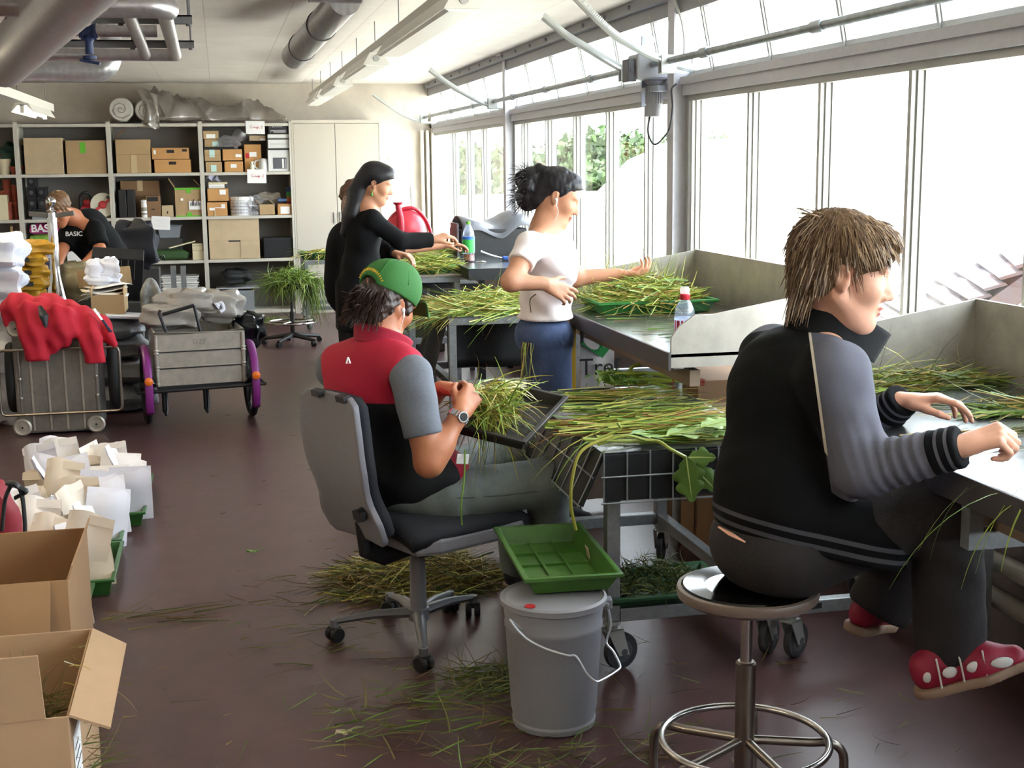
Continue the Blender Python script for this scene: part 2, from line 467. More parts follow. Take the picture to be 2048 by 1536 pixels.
# low white greenhouse roofs between the house and the trees
m_white_roof = mat('white_roof_sheet', 'f0f0ea', .6)
t = thing('greenhouse', 'low white greenhouse with a sloping roof outside the windows', 'greenhouse', (8, 24, -.3))
b = MB(); b.box(4.0, 18, -.3, 13, 20, .75); b.build('wall', mat('white_sheet', 'eeeeea', .6), t)
b = MB(); b.prism([(3.9, .95), (5.7, 1.08), (6.3, 1.66), (7.0, 1.95), (9.1, 1.9), (13.1, 1.8), (13.1, .7), (3.9, .7)], Matrix(((1, 0, 0, 0), (0, 0, -1, 20.1), (0, 1, 0, 0), (0, 0, 0, 1))), 2.2); b.build('roof', m_white_roof, t)
t = thing('greenhouse', 'long flat white greenhouse in front of the trees', 'greenhouse', (10, 31.5, -.3))
b = MB(); b.box(3.5, 30, -.3, 20, 33, .8); b.build('wall', MATS['white_sheet'], t); b = MB(); b.prism([(3.4, .8), (11.5, .92), (20.1, .8), (20.1, .76), (3.4, .76)], Matrix(((1, 0, 0, 0), (0, 0, -1, 33.1), (0, 1, 0, 0), (0, 0, 0, 1))), 3.2); b.build('roof', m_white_roof, t)
# tiled shed roof close outside on the right
t = thing('shed', 'low outdoor shed with a stepped purple-grey tiled roof', 'shed', (5.2, 8, -.3))
A, Bq, Cq, D = aty(1735, 618, 10.5), aty(2120, 468, 7.0), aty(2120, 500, 6.0), aty(1850, 690, 7.6)
m_tile = mat('weathered_roof_tile', '4a4149', .85, noise=(7, .25, '4c342f'))
nrm = (Bq-A).cross(D-A).normalized()
if nrm.z < 0: nrm = -nrm
nk = 9
rb = MB(); rb.add([A, Bq, Cq, D, A-nrm*.12, Bq-nrm*.12, Cq-nrm*.12, D-nrm*.12], [(0, 1, 2, 3), (7, 6, 5, 4), (0, 4, 5, 1), (1, 5, 6, 2), (2, 6, 7, 3), (3, 7, 4, 0)])
rb.build('roof', m_tile, t)
for i in range(nk):
    for j in range(4):
        u0, u1, w0, w1 = i/nk, (i+1.06)/nk, j/4, (j+.97)/4
        q = lambda u, w: (A.lerp(Bq, u)).lerp(D.lerp(Cq, u), w)
        p4 = [q(u0, w0)+nrm*.05, q(u1, w0)+nrm*.005, q(u1, w1)+nrm*.005, q(u0, w1)+nrm*.05]
        b = MB(); b.add(p4+[p+nrm*.02 for p in p4], [(0, 3, 2, 1), (4, 5, 6, 7), (0, 1, 5, 4), (1, 2, 6, 5), (2, 3, 7, 6), (3, 0, 4, 7)]); b.build('tile', m_tile, t)
for p in (A, Bq, Cq, D):
    pass
cx_, cy2 = (A+Bq+Cq+D).x/4, (A+Bq+Cq+D).y/4
b = MB(); b.box(cx_-.25, cy2-.4, -.3, cx_+.35, cy2+.5, min(A.z, D.z)+.02); b.build('wall', mat('brick_red_render', '5e4038', .9, noise=(12, .2)), t)

# ---------------------------------------------------------------- ceiling pipes and ducts
m_lag = mat('pipe_lagging', 'b5b2b4', .33, .85, noise=(25, .2), bump=(60, .15))
m_duct = mat('spiral_duct', 'b9b9bb', .3, .7, noise=(18, .15), wave=('X', 8, .2))
m_rail = mat('dark_channel', '6c6c6e', .5, .5)


def rounded_end(c, d, r):   # profile of a closed pipe end
    return


def pipe(name, pts, r, label, m=m_lag, n=20, cap=True):
    b = MB(); b.tube(pts, r, n)
    if cap:
        for e, q in ((0, 1), (-1, -2)):
            p = Vector(pts[e]); b.sph(p, r if not hasattr(r, '__len__') else r[0], n, 8)
    return tag(b.build(name, m, None, 50), label, 'pipe')


def elbow(a, c, bb, k=7):   # curve from a to bb around corner c
    a, c, bb = Vector(a), Vector(c), Vector(bb)
    return [(a*(1-t)**2+c*2*t*(1-t)+bb*t*t) for t in [i/k for i in range(k+1)]]


# right duct along the room
e0, e1 = aty(589, 112, 8.8), aty(690, -2, 6.9)
tt = thing('ventilation_duct', 'round metal duct with a domed end above the room centre', 'duct', (e0.x, e0.y, e0.z-.08))
b = MB(); b.tube([e0, e1], .082, 28); b.sph(e0, (.082, .03, .082), 28, 10); b.build('tube', m_duct, tt, 50)
q0, q1 = aty(617, -22, 6.5), aty(722, -22, 6.5); q0.z = q1.z = min(q0.z, ZC-.07)
b = MB(); b.tube([q0, q1], .062, 28); b.build('crosspiece', m_duct, tt, 50)
for k in (.2, .6):
    p = e0.lerp(e1, k)
    b = MB(); b.tube([p+Vector((.085*math.cos(a), 0, .085*math.sin(a))) for a in np.linspace(0, 2*PI, 25)[:-1]], .004, 6, True); b.build('clamp_ring', m_rail, tt)
    b = MB(); b.beam(p+Vector((.085, 0, 0)), (p.x+.085, p.y, ZC), .008); b.build('hanger', m_rail, tt)
# big diagonal duct, left
e0, e1 = aty(8, 128, 8.4), aty(205, -92, 4.6)
tt = thing('ventilation_duct', 'wide diagonal metal duct running off at the ceiling corner', 'duct', (e0.x, e0.y, e0.z-.15))
b = MB(); d = (e1-e0).normalized(); b.tube([e0, e0+d*5.5], .135, 28); b.sph(e0, .135, 28, 12); b.build('tube', mat('dull_duct', 'b0a8a8', .42, .7, noise=(30, .12)), tt, 50)
for k in (.4, 2.2):
    for sx in (.12, -.12): p = e0+d*k; b = MB(); b.beam(p+Vector((sx, 0, .06)), (p.x+sx, p.y, ZC), .012); b.build('hanger', m_rail, tt)
# short bright duct with elbow
z5 = 2.33; p0 = aty(45, 143, 8.9); p1 = aty(188, 143, 8.9)
pipe('heating_pipe', [p0-Vector((.2, 0, 0))]+elbow(p1, p1+Vector((.11, 0, 0)), p1+Vector((.11, .03, .14)))+[p1+Vector((.11, .03, ZC-p1.z))], .068, 'bright thick silver pipe bending up at its right end', m_duct, cap=False)
P1y, P2y = 6.0, 8.1
a1, a2 = aty(-140, 4, P1y), aty(318, 12, P1y); a1.z = a2.z
pipe('heating_pipe', [a1]+elbow(a2-Vector((.05, 0, 0)), a2+Vector((.03, 0, 0)), a2+Vector((.03, .08, 0))), .052, 'thick silver crosswise pipe nearest under the ceiling')
c1, c2 = aty(-60, 109, P2y), aty(343, 110, P2y); c1.z = c2.z
pipe('heating_pipe', [c1, c2], .035, 'slim silver crosswise pipe further back with two branches', cap=True)
for (xa, xb, lab) in ((336, 351, 'silver branch pipe joining two crosswise pipes, outer one'), (262, 292, 'silver branch pipe joining two crosswise pipes, inner one')):
    pa, pb = aty(xa-8, 30, P1y+.1), aty(xb, 110, P2y); pa.z = a2.z-.01; pb.z = c2.z
    pipe('branch_pipe', [pa, pb], .034 if xa > 300 else .03, lab)
f1, f2 = aty(60, 62, 7.4), aty(275, 62, 7.4); f1.z = f2.z
g1, g2 = aty(161, 62, 7.4), aty(192, 62, 7.4)
tt = thing('valve_pipe', 'silver crosswise pipe interrupted by a dark blue valve', 'pipe', (g1.x, 7.4, f2.z-.05))
b = MB(); b.tube([f1-Vector((.6, 0, 0)), Vector((g1.x, 7.4, f2.z))], .032, 16); b.build('pipe', m_lag, tt, 50)
b = MB(); b.tube([Vector((g2.x, 7.4, f2.z)), f2+Vector((.1, 0, 0))], .032, 16); b.build('pipe', m_lag, tt, 50)
b = MB(); xm = (g1.x+g2.x)/2; zz = f2.z
for x, w in ((g1.x, .012), (g2.x-.012, .012)): b.lathe([(.05, 0), (.05, w)], n=16, M=T(x, 7.4, zz) @ rot('Y', 90))
b.tube([(g1.x, 7.4, zz), (xm, 7.4, zz-.01), (g2.x, 7.4, zz)], [.04, .03, .04], 12); b.lathe([(.022, -.12), (.02, -.06), (.035, -.04), (.02, 0)], (xm, 7.4, zz)); b.lathe([(.012, -.02), (.035, -.016), (.035, 0), (.012, .004)], (xm, 7.4, zz-.13)); b.tube([(xm-.05, 7.4, zz-.15), (xm+.05, 7.38, zz-.17)], .008)
b.build('valve', mat('blue_cast_iron', '27355c', .5), tt, 40)
for (x0, x1, y, Y, lab) in ((238, 384, 38, 6.6, 'dark ceiling channel above the front of the pipes'), (262, 388, 88, 7.7, 'dark ceiling channel above the rear of the pipes')):
    p, q = aty(x0, y, Y), aty(x1, y, Y); p.z = q.z = min(p.z, 2.5)
    tt = thing('ceiling_channel', lab, 'rail', ((p.x+q.x)/2, Y, p.z-.02), group='hanging pipe channels')
    b = MB(); b.box(p.x-.5, Y-.02, p.z-.02, q.x, Y-.014, p.z+.02); b.box(p.x-.5, Y+.014, p.z-.02, q.x, Y+.02, p.z+.02); b.box(p.x-.5, Y-.02, p.z+.012, q.x, Y+.02, p.z+.02); b.build('channel', m_rail, tt)
    for f in (0.02, .95): b = MB(); x = p.x+(q.x-p.x)*f; b.tube([(x, Y, p.z-.03), (x, Y, ZC)], .005, 6); b.lathe([(.013, -.03), (.013, -.02)], (x, Y, p.z), 6); b.build('threaded_rod', m_rail, tt)

# ---------------------------------------------------------------- lights on their trunking
m_white = mat('white_enamel', 'd6d2c8', .45)
m_tube_off = mat('unlit_tube', 'e8e6de', .35)
LX = 1.02


def batten(y0, y1, z, x, lit, label, parent_group):
    t = thing('ceiling_light', label, 'lamp', (x, (y0+y1)/2, z), group=parent_group)
    PM = Matrix(((1, 0, 0, x), (0, 0, -1, y1), (0, 1, 0, z), (0, 0, 0, 1)))
    b = MB(); b.prism([(-.05, .05), (-.09, -.02), (-.085, -.022), (-.035, .03), (.035, .03), (.085, -.022), (.09, -.02), (.05, .05)] if lit else [(-.04, .05), (-.085, -.025), (.085, -.025), (.04, .05)], PM, y1-y0)
    b.build('reflector', m_white, t)
    if not lit:
        b = MB(); b.prism([(-.078, -.025), (-.06, -.034), (.06, -.034), (.078, -.025)], PM @ T(0, 0, .02), y1-y0-.04); b.build('diffuser', m_tube_off, t); b = MB(); b.lathe([(.02, 0), (.02, .006)], n=14, M=T(x, y0, z+.012) @ rot('X', 90)); b.build('end_cap', m_alu, t); return t
    b = MB(); b.tube([(x, y0+.03, z-.005), (x, y1-.03, z-.005)], .014, 12); b.build('tube', mat('lit_tube', 'ffffff', .5, emit=('fff1d0', 15)), t, True)
    for y in (y0+.015, y1-.015): b = MB(); b.box(x-.016, y-.015, z-.03, x+.016, y+.015, z+.04); b.build('lamp_holder', m_white, t)
    return t


ZL = 2.30
tt = thing('light_trunking', 'long white lamp trunking hung along the window side', 'trunking', (LX, 9, ZL+.05))
b = MB(); b.box(LX-.03, 4., ZL+.05, LX+.03, 14.6, ZL+.1); b.build('channel', m_white, tt, bevel=.003)
for y in np.arange(5.2, 14.6, 1.15):
    b = MB(); b.tube([(LX, y, ZL+.1), (LX, y, ZC-.003)], .003, 6); b.build('suspension_wire', m_rail, tt)
for y0, y1, lab in ((5.5, 7.9, 'long unlit lamp nearest on the window trunking'), (8.6, 10.1, 'second unlit lamp with white reflector on the trunking'), (10.9, 12.4, 'third unlit lamp along the trunking'), (12.75, 13.05, 'short end lamp box near the back of the trunking'), (13.2, 14.5, 'farthest unlit lamp on the trunking above the cabinet')):
    batten(y0, y1, ZL, LX, False, lab, 'unlit lamps along the window trunking')
p = aty(20, 216, 10.)
zt = 2.12
lx = aty(22, 216, 11.0).x
tt = thing('light_trunking', 'white lamp trunking on the dark side of the room', 'trunking', (lx, 9, zt+.05))
b = MB(); b.box(lx-.05, 0., zt+.05, lx+.05, 13.4, zt+.12); b.build('channel', m_white, tt)
for y in (1, 3.6, 6.2, 8.8, 11.4, 13.2):
    b = MB(); b.tube([(lx, y, zt+.12), (lx, y, ZC-.003)], .003, 6); b.build('suspension_wire', m_rail, tt)
for y0, lab in ((11.6, 'lit fluorescent lamp glowing over the left shelves'), (8.2, 'lit fluorescent lamp over the bags'), (4.8, 'lit fluorescent lamp over the paper bags'), (1.4, 'lit fluorescent lamp over the cartons')):
    batten(y0, y0+1.5, zt, lx, True, lab, 'lit lamps on the dark side')

# ---------------------------------------------------------------- window drive: shaft, racks, motor
RX, RZ = 2.335, 2.165
tt = thing('drive_shaft', 'long grey window drive shaft along the upper windows', 'shaft', (RX, 9, RZ))
b = MB(); b.tube([(RX, YF+.5, RZ), (RX, YB-.06, RZ)], .018, 12); b.build('shaft', m_galv, tt, True)
for y in (3.4, 4.95, 6.2, 8.2, 9.4, 10.5, 12.2, 13.4): b = MB(); b.tube([(RX, y-.05, RZ), (RX, y+.05, RZ)], .026, 12); b.build('coupling', m_galv, tt, True)
m_zinc = mat('zinc_plate', 'b9bcb8', .4, .6)
for Y, pts, lab in ((6.74, [(1147, -6), (1215, 62), (1270, 98), (1335, 127), (1400, 142), (1456, 141)], 'curved toothed rack in front of the drive motor'), (7.45, [(1085, 35), (1130, 72), (1170, 97), (1215, 125), (1255, 146), (1300, 157)], 'curved toothed rack pointing up left of the motor'),
                    (11.3, [(858, 141), (890, 165), (930, 190), (985, 214), (1055, 219)], 'curved toothed rack by the far post'), (15.2, [(745, 190), (770, 208), (800, 228), (838, 243), (880, 247)], 'thin curved rack against the back wall')):
    P = [aty(x, y, Y) for x, y in pts]
    P = bez(P, 7)
    t = thing('window_rack', lab, 'rack', tuple(P[len(P)//2]), group='toothed racks of the window drive')
    b = MB(); b.tube(P, .014, 6); b.build('bar', m_zinc, t, True)
    b = MB()
    for i in range(len(P)*3//4):
        d = (P[i+1]-P[i]).normalized(); u = Vector((0, 1, 0)).cross(d).normalized()
        if u.z < 0: u = -u
        for k in (0, .33, .66): q = P[i].lerp(P[i+1], k); b.beam(q+u*.012, q+u*.03, .012, .008, d)
    b.build('teeth', m_zinc, t)['kind'] = 'stuff'
    b = MB(); b.box(RX-.05, Y-.03, RZ-.06, RX+.035, Y-.022, RZ+.03); b.box(RX-.05, Y+.022, RZ-.06, RX+.035, Y+.03, RZ+.03); b.box(RX-.05, Y-.03, RZ-.066, RX+.035, Y+.03, RZ-.06); b.build('bracket', m_zinc, t, bevel=.004)
t = thing('window_motor', 'grey electric window motor with gearbox on the near post', 'motor', (2.27, 7.0, 1.75))
m_mot = mat('motor_grey', '9c9ca0', .45)
Ym = 7.05
g0, g1 = aty(1268, 108, Ym), aty(1342, 160, Ym)
b = MB(); b.box(g0.x, Ym-.06, g1.z, g1.x, Ym+.12, g0.z); b.build('gearbox', m_mot, t, bevel=.012)
b = MB(); h0 = aty(1254, 118, Ym); b.box(h0.x, Ym-.03, g1.z-.01, g0.x+.004, Ym+.09, h0.z); b.lathe([(.012, 0), (.012, .006)], n=10, M=T(h0.x+.02, Ym-.03, g1.z+.05) @ rot('X', 90)); b.build('switch_box', mat('dark_motor_box', '55555c', .5), t, bevel=.01)
mc = aty(1308, 200, Ym+.02)
b = MB(); b.lathe([(.05, -.09), (.052, -.03)], mc, 24); b.lathe([(.044, -.03), (.044, .075)], mc, 24)
b.lathe([(.03, .075), (.045, .09), (.055, .1), (.055, .14)], mc, 24); b.build('motor_body', m_mot, t, 40)
b = MB()
for k in range(20):
    a = 2*PI*k/20; b.beam((mc.x+.043*math.cos(a), mc.y+.043*math.sin(a), mc.z-.02), (mc.x+.043*math.cos(a), mc.y+.043*math.sin(a), mc.z+.07), .004, .012, (math.cos(a), math.sin(a), 0))
b.build('cooling_fins', m_mot, t)
b = MB(); pl = aty(1345, 130, 6.9); b.box(2.33, 7.175, 1.95, 2.4, 7.19, 2.33); b.box(2.33, 6.9, 2.02, 2.385, 7.175, 2.05); b.build('mounting_plate', mat('blue_grey_plate', '9ba2b4', .5), t)
b = MB(); b.tube(bez([aty(1300, 232, Ym), aty(1296, 262, Ym), aty(1305, 286, Ym), aty(1318, 285, Ym-.04), aty(1338, 258, 6.78), aty(1345, 215, 6.76), aty(1343, 180, 6.78), aty(1352, 168, 6.8)]), .005, 8); b.build('cable', mat('black_cable', '25252a', .5), t, True)
b = MB(); b.tube(bez([aty(1345, -60, 6.76), aty(1350, 2, 6.76), aty(1364, 35, 6.76), aty(1371, 80, 6.76), aty(1370, 110, 6.78)]), .012, 8); tag(b.build('cable_conduit', mat('pale_conduit', 'c8c8c4', .5), None, True), 'pale curved conduit coming down to the drive motor', 'conduit')
# ---------------------------------------------------------------- work benches along the windows
m_sheet = mat('sheet_steel', '9a9ea2', .2, .92, noise=(7, .12), bump=(6, .04))
m_side = mat('dull_sheet_steel', 'a9a49b', .45, .45, noise=(10, .16))
m_rim = mat('dark_bench_rim', '4c484a', .45, .2)
m_sq = mat('square_tube', '8d9092', .42, .6, noise=(40, .2))
m_rub = mat('black_rubber', '1b1b1d', .6)
m_blk = mat('black_plastic', '19191b', .42)
m_grywheel = mat('grey_wheel', '55565a', .55)
m_foil = mat('black_fabric_liner', '17181a', .5, bump=(90, .3))
BF, BB, BZ = 1.565, 2.35, .96


def wing(b, y0, y1, zf, zb, xf=BF, xb=BB, z0=BZ-.05):
    """tapered end panel, low at the working side with a rounded front corner"""
    pts = [(xf, z0), (xb, z0), (xb, zb), (xf+.16, zf+(zb-zf)*.16), (xf+.09, zf+.02), (xf+.03, zf-.02), (xf, zf-.06)]
    b.prism([(x, z) for x, z in pts], Matrix(((1, 0, 0, 0), (0, 0, 1, y0), (0, 1, 0, 0), (0, 0, 0, 1))), y1-y0)


CR = [.59]


def bench(y0, y1, label, wn, wf, legs, rail=True):
    t = thing('work_bench', label, 'bench', ((BF+BB)/2, (y0+y1)/2, 0), group=None)
    b = MB(); b.box(BF, y0, BZ-.012, BB, y1, BZ); b.build('top', m_sheet, t)
    b = MB(); b.box(BF-.012, y0, BZ-.06, BF, y1, BZ+.006); b.build('front_rim', m_rim, t, bevel=.002)
    b = MB(); b.box(BB-.012, y0, BZ, BB, y1, BZ+.245); b.build('back_panel', m_side, t)
    for w, ya, yb in ((wn, y0, y0+.012), (wf, y1-.012, y1)):
        if w: b = MB(); wing(b, ya, yb, BZ+w[0], BZ+.245); b.build('end_panel', m_side, t)
    b = MB(); b.box(BF+.02, y0+.03, BZ-.06, BF+.06, y1-.03, BZ-.012); b.box(BB-.06, y0+.03, BZ-.06, BB-.02, y1-.03, BZ-.012)
    for y in legs: b.box(BF+.06, y-.02, BZ-.06, BB-.06, y+.02, BZ-.012)
    b.build('under_frame', m_sq, t)
    for y in legs:
        for x in ((BF+.12 if rail else BF+.04), BB-.04):
            if x < 2 and (y > 2 and not rail or rail and y < 6): continue
            b = MB(); b.box(x-.022, y-.022, .0, x+.022, y+.022, BZ-.06); b.build('leg', m_sq, t, bevel=.003)
        if not rail and y > 2 or rail and y < 6: continue
        b = MB(); b.box(BF+.06, y-.018, CR[0], BB-.06, y+.018, CR[0]+.04); b.build('cross_rail', m_sq, t)
    b = MB(); b.box(BF+.09, y0+.05, BZ-.13, BF+.13, y1-.05, BZ-.07); b.build('brown_beam', mat('brown_beam', '7d6a58', .6), t)
    if not rail:
        b = MB(); b.box(BF+.02, 2.53, BZ-.17, BF+.055, 2.565, BZ-.06); b.box(BF+.055, 2.53, BZ-.17, BB-.03, 2.565, BZ-.13); b.build('bracket', m_sq, t)
    return t


bench(4.46, 6.32, 'galvanised work bench under the motor post with raised sheet sides', (.12, 1), (.12, 1), (5.3, 6.2))
bench(1.05, 3.77, 'nearest galvanised work bench with grass spread in front of the seated woman', None, (.12, 1), (1.2, 2.55, 3.6), False)
# heating pipes below the windows
for k, (z, r) in enumerate(((.24, .032), (.36, .032), (.50, .022))):
    b = MB(); b.tube([(2.40, -1, z), (2.40, 4.0-.3*k, z)], r, 14); b.sph((2.40, 4.0-.3*k, z), r, 14, 8)
    tag(b.build('radiator_pipe', mat('cream_pipe', '8f8a80', .4), None, True), ['lowest cream heating pipe along the window wall', 'middle cream heating pipe along the window wall', 'thin upper heating pipe along the window wall'][k], 'pipe')


def caster(t, x, y, z, r=.055, ang=0., brake=False):
    """fork and wheel below (x, y, z); returns nothing"""
    M = T(x, y, 0) @ rot('Z', ang); off = .035
    b = MB(); b.X = M; b.lathe([(.03, z-.012), (.03, z)], n=14); b.lathe([(.018, z-.035), (.022, z-.012)], n=14)
    for s in (-.022, .022): b.prism([(-.03, z-.03), (.03, z-.03), (off+.02, r-.01), (off-.02, r-.01)], Matrix(((1, 0, 0, 0), (0, 0, 1, s-.002), (0, 1, 0, 0), (0, 0, 0, 1))), .004)
    b.box(-.03, -.024, z-.036, .03, .024, z-.03)
    if brake: b.boxm(T(.05, 0, z-.035) @ rot('Y', 18), .07, .035, .008)
    f = b.build('caster_fork', m_zinc, t, 40)
    b = MB(); b.X = M @ T(off, 0, r) @ rot('X', 90)
    b.lathe([(r*.55, -.012), (r*.8, -.013), (r*.96, -.012), (r, -.006), (r, .006), (r*.96, .012), (r*.8, .013), (r*.55, .012)], n=22); b.build('tyre', m_rub if r < .05 else mat('dark_grey_tyre', '3b3b3e', .6), f, 40)
    b = MB(); b.X = M @ T(off, 0, r) @ rot('X', 90); b.lathe([(r*.62, -.014), (r*.62, .014)], n=18); b.lathe([(.012, -.026), (.012, .026)], n=10); b.build('hub', m_grywheel, f, 40)


# ---------------------------------------------------------------- rolling tables
def frame_cart(name, label, x0, x1, y0, y1, zt, zl, r=.055, tube=.045, casters=True, low=True):
    t = thing(name, label, 'trolley', ((x0+x1)/2, (y0+y1)/2, 0)); h = tube/2
    b = MB()
    for y in (y0+h, y1-h): b.box(x0, y-h, zt-tube, x1, y+h, zt)
    for x in (x0+h, x1-h): b.box(x-h, y0+tube, zt-tube, x+h, y1-tube, zt)
    b.build('top_frame', m_sq, t, bevel=.003)
    zb = (2*r+.05) if casters else 0
    for x in (x0+h, x1-h):
        for y in (y0+h, y1-h):
            b = MB(); b.box(x-h, y-h, zb, x+h, y+h, zt-tube); b.build('leg', m_sq, t, bevel=.003)
            if casters: caster(t, x, y, zb, r, random.uniform(-70, 70), brake=(y < (y0+y1)/2 and x > x0+.2))
    if low:
        for y in (y0+h, y1-h): b = MB(); b.box(x0+tube, y-h*.9, zl, x1-tube, y+h*.9, zl+tube); b.build('lower_rail', m_sq, t, bevel=.003)
        for x in (x0+h, x1-h): b = MB(); b.box(x-h*.9, y0+tube, zl, x+h*.9, y1-tube, zl+tube); b.build('lower_rail', m_sq, t, bevel=.003)
    return t


random.seed(5)
CX0, CX1, CY0, CY1, CZ = 1.165, 1.745, 3.92, 5.05, .735
cart = frame_cart('sorting_trolley', 'steel trolley with wire mesh basket lined with black fabric', CX0, CX1, CY0, CY1, CZ, .17, .062)
b = MB(); b.box(CX0-.02, CY0-.02, CZ, CX1+.02, CY1+.02, CZ+.006); b.build('foil_top', mat('wet_black_foil', '25272b', .16, 0., bump=(35, .5), spec=.9), cart)
m_wire = mat('zinc_wire', '8e9398', .4, .6)
b = MB()
for x in np.arange(CX0-.02, CX1+.03, .0765): b.tube([(x, CY0-.03, CZ+.008), (x, CY0-.032, CZ-.155)], .003, 6)
for z in (CZ-.07, CZ-.155): b.tube([(CX0-.03, CY0-.034, z), (CX1+.02, CY0-.034, z)], .003, 6)
for y in np.arange(CY0-.02, CY1, .11): b.tube([(CX0-.025, y, CZ+.006), (CX0-.06, y+.01, CZ-.08), (CX0-.1, y+.02, CZ-.17)], .003, 6)
for z, x in ((CZ-.07, CX0-.055), (CZ-.16, CX0-.1)): b.tube([(x, CY0-.03, z), (x, CY1, z)], .003, 6)
b.build('wire_mesh', m_wire, cart, True)
b = MB(); b.box(CX0-.02, CY0-.028, CZ-.15, CX1+.02, CY0-.022, CZ); b.prism([(CX0-.02, CZ), (CX0-.095, CZ-.16), (CX0-.085, CZ-.165), (CX0-.012, CZ)], Matrix(((1, 0, 0, 0), (0, 0, -1, CY1), (0, 1, 0, 0), (0, 0, 0, 1))), CY1-CY0+.02); b.build('fabric_liner', m_foil, cart)

frame_cart('steel_trolley', 'second low wheeled steel frame hidden behind the seated woman', 1.77, 2.3, 3.87, 4.42, .62, .16, .06)
mt = frame_cart('steel_table', 'steel table heaped with long grass behind the capped man', 1.29, 2.02, 7.62, 8.45, .745, .32, casters=False)
b = MB(); b.box(1.285, 7.615, .745, 2.03, 8.455, .751); b.build('table_top', m_sheet, mt)
b = MB(); b.grid(lambda u, v: Vector((1.16+.14*u, 7.7+.7*v, .74-.5*(1-u)-.05*math.sin(v*9))), 8, 12); b.grid(lambda u, v: Vector((1.36+.6*u, 8.1+.03*math.sin(u*8), .7-.33*v)), 12, 6); b.build('hanging_liner', m_foil, mt, True, solid=.004)
t2 = frame_cart('steel_trolley', 'low steel trolley holding a green tray before the white cupboard', .80, 1.3, 13.3, 13.95, .70, .2, .05, .04)
# black tray table at the back
t = thing('tray_table', 'black edged tray table carrying the green-labelled bottle', 'table', (2.0, 9.8, 0))
zt = .90
n0, n1 = atz(940, 541, zt), atz(866, 516, zt)
x0, y0, y1 = n0.x, n0.y, n1.y
b = MB(); b.box(x0, y0, zt-.02, 2.33, y1, zt); b.build('tray_floor', m_sheet, t)
b = MB(); b.box(x0-.012, y0-.012, zt-.07, 2.34, y0, zt+.012); b.box(x0-.012, y0, zt-.07, x0, y1, zt+.012); b.box(2.33, y0, zt-.07, 2.342, y1, zt+.012); b.box(x0-.012, y1, zt-.07, 2.342, y1+.012, zt+.012); b.build('tray_edge', m_blk, t)
for x in (x0+.1, 2.25):
    for y in (y0+.1, y1-.1): b = MB(); b.box(x-.02, y-.02, 0, x+.02, y+.02, zt-.02); b.build('leg', m_blk, t)
b = MB(); b.box(x0+.1, y0+.09, .62, 2.25, y0+.11, .66); b.build('cross_rail', m_blk, t)
TBX, TBY0, TBY1 = x0, y0, y1
t3 = frame_cart('steel_table', 'steel table with the flat green tray beside the woman in black', 1.30, 1.68, 9.4, 10.9, .84, .35, casters=False)
b = MB(); b.box(1.29, 9.39, .84, 1.69, 10.91, .85); b.build('table_top', mat('pale_board_top', '8f8577', .6), t3)


# ---------------------------------------------------------------- seed trays
m_gtray = mat('green_tray_plastic', '426c2a', .34, noise=(14, .12), spec=.5)
m_dtray = mat('dark_tray_plastic', '2a2725', .5, noise=(9, .3))
m_dgtray = mat('dark_green_tray', '1f4a2c', .4)


def tray(label, M, bx, by, h, m=m_gtray, ribs=(2, 3), flare=.05, name='seed_tray', group=None):
    o = M.translation
    t = thing(name, label, 'tray', tuple(o), group=group)
    b = MB(); b.open_tray(M, bx, by, bx+flare, by+flare, h, .004, .012); b.build('shell', m, t, 30, bevel=.002, seg=1)
    if ribs:
        b = MB()
        for i in range(ribs[0]): x = bx*((i+1)/(ribs[0]+1)-.5); b.boxm(M @ T(x, 0, .008), .008, by*.97, .008)
        for i in range(ribs[1]): y = by*((i+1)/(ribs[1]+1)-.5); b.boxm(M @ T(0, y, .008), bx*.97, .008, .008)
        b.build('floor_ribs', m, t)
    return t


def place(c, rz=0, tilt=(0, 0)): return T(*c) @ rot('Z', rz) @ rot('Y', tilt[0]) @ rot('X', tilt[1])


# ---------------------------------------------------------------- pail with lid and the green tray on it
m_pail = mat('grey_pail_plastic', '8b8b92', .48, noise=(6, .05))
pc = Vector((.905, 3.60, 0))
pail = thing('pail', 'grey lidded pail with a bent wire handle under the green tray', 'bucket', tuple(pc))
b = MB(); b.lathe([(.108, 0), (.122, .004), (.125, .02), (.122, .028), (.128, .06), (.142, .30), (.145, .305), (.1455, .318), (.143, .325), (.149, .375), (.145, .378), (.13, .1), (.11, .02)], pc, 44); b.build('body', m_pail, pail, 30)
b = MB(); b.lathe([(.15, .372), (.157, .376), (.158, .392), (.15, .398), (.142, .392), (.05, .396), (0, .397)], pc, 44); lid = b.build('lid', m_pail, pail, 30)
b = MB(); q = pc+Vector((-.09, -.085, .394)); b.lathe([(.016, 0), (.016, .003)], q, 16); b.build('red_sticker', mat('red_sticker', 'b02a2a', .5), lid)['label'] = 'small red round sticker'
hx = pc+Vector((.147, -.03, .368))
b = MB(); b.boxm(T(*hx) @ rot('Z', -10), .045, .04, .03); b.tube([hx+Vector((.0, -.03, .0)), hx+Vector((.02, .04, .0))], .007, 10); b.build('hinge_block', m_pail, pail, bevel=.004)
lp = Vector((pc.x-.115, pc.y-.098, .33))
hp = [lp, aty(1020, 1240, 3.46), aty(1050, 1275, 3.45), aty(1090, 1297, 3.44), aty(1135, 1311, 3.42), aty(1152, 1313, 3.42), aty(1172, 1345, 3.41), aty(1188, 1361, 3.41), aty(1200, 1362, 3.42), aty(1236, 1340, 3.5), aty(1239, 1328, 3.52), aty(1226, 1302, 3.54), aty(1213, 1285, 3.56), aty(1222, 1250, 3.57), hx+Vector((.015, .01, -.02))]
b = MB(); b.tube(bez(hp, 3), .0035, 8); b.build('wire_handle', mat('bright_wire', 'c9ccd2', .3, .5), pail, True)
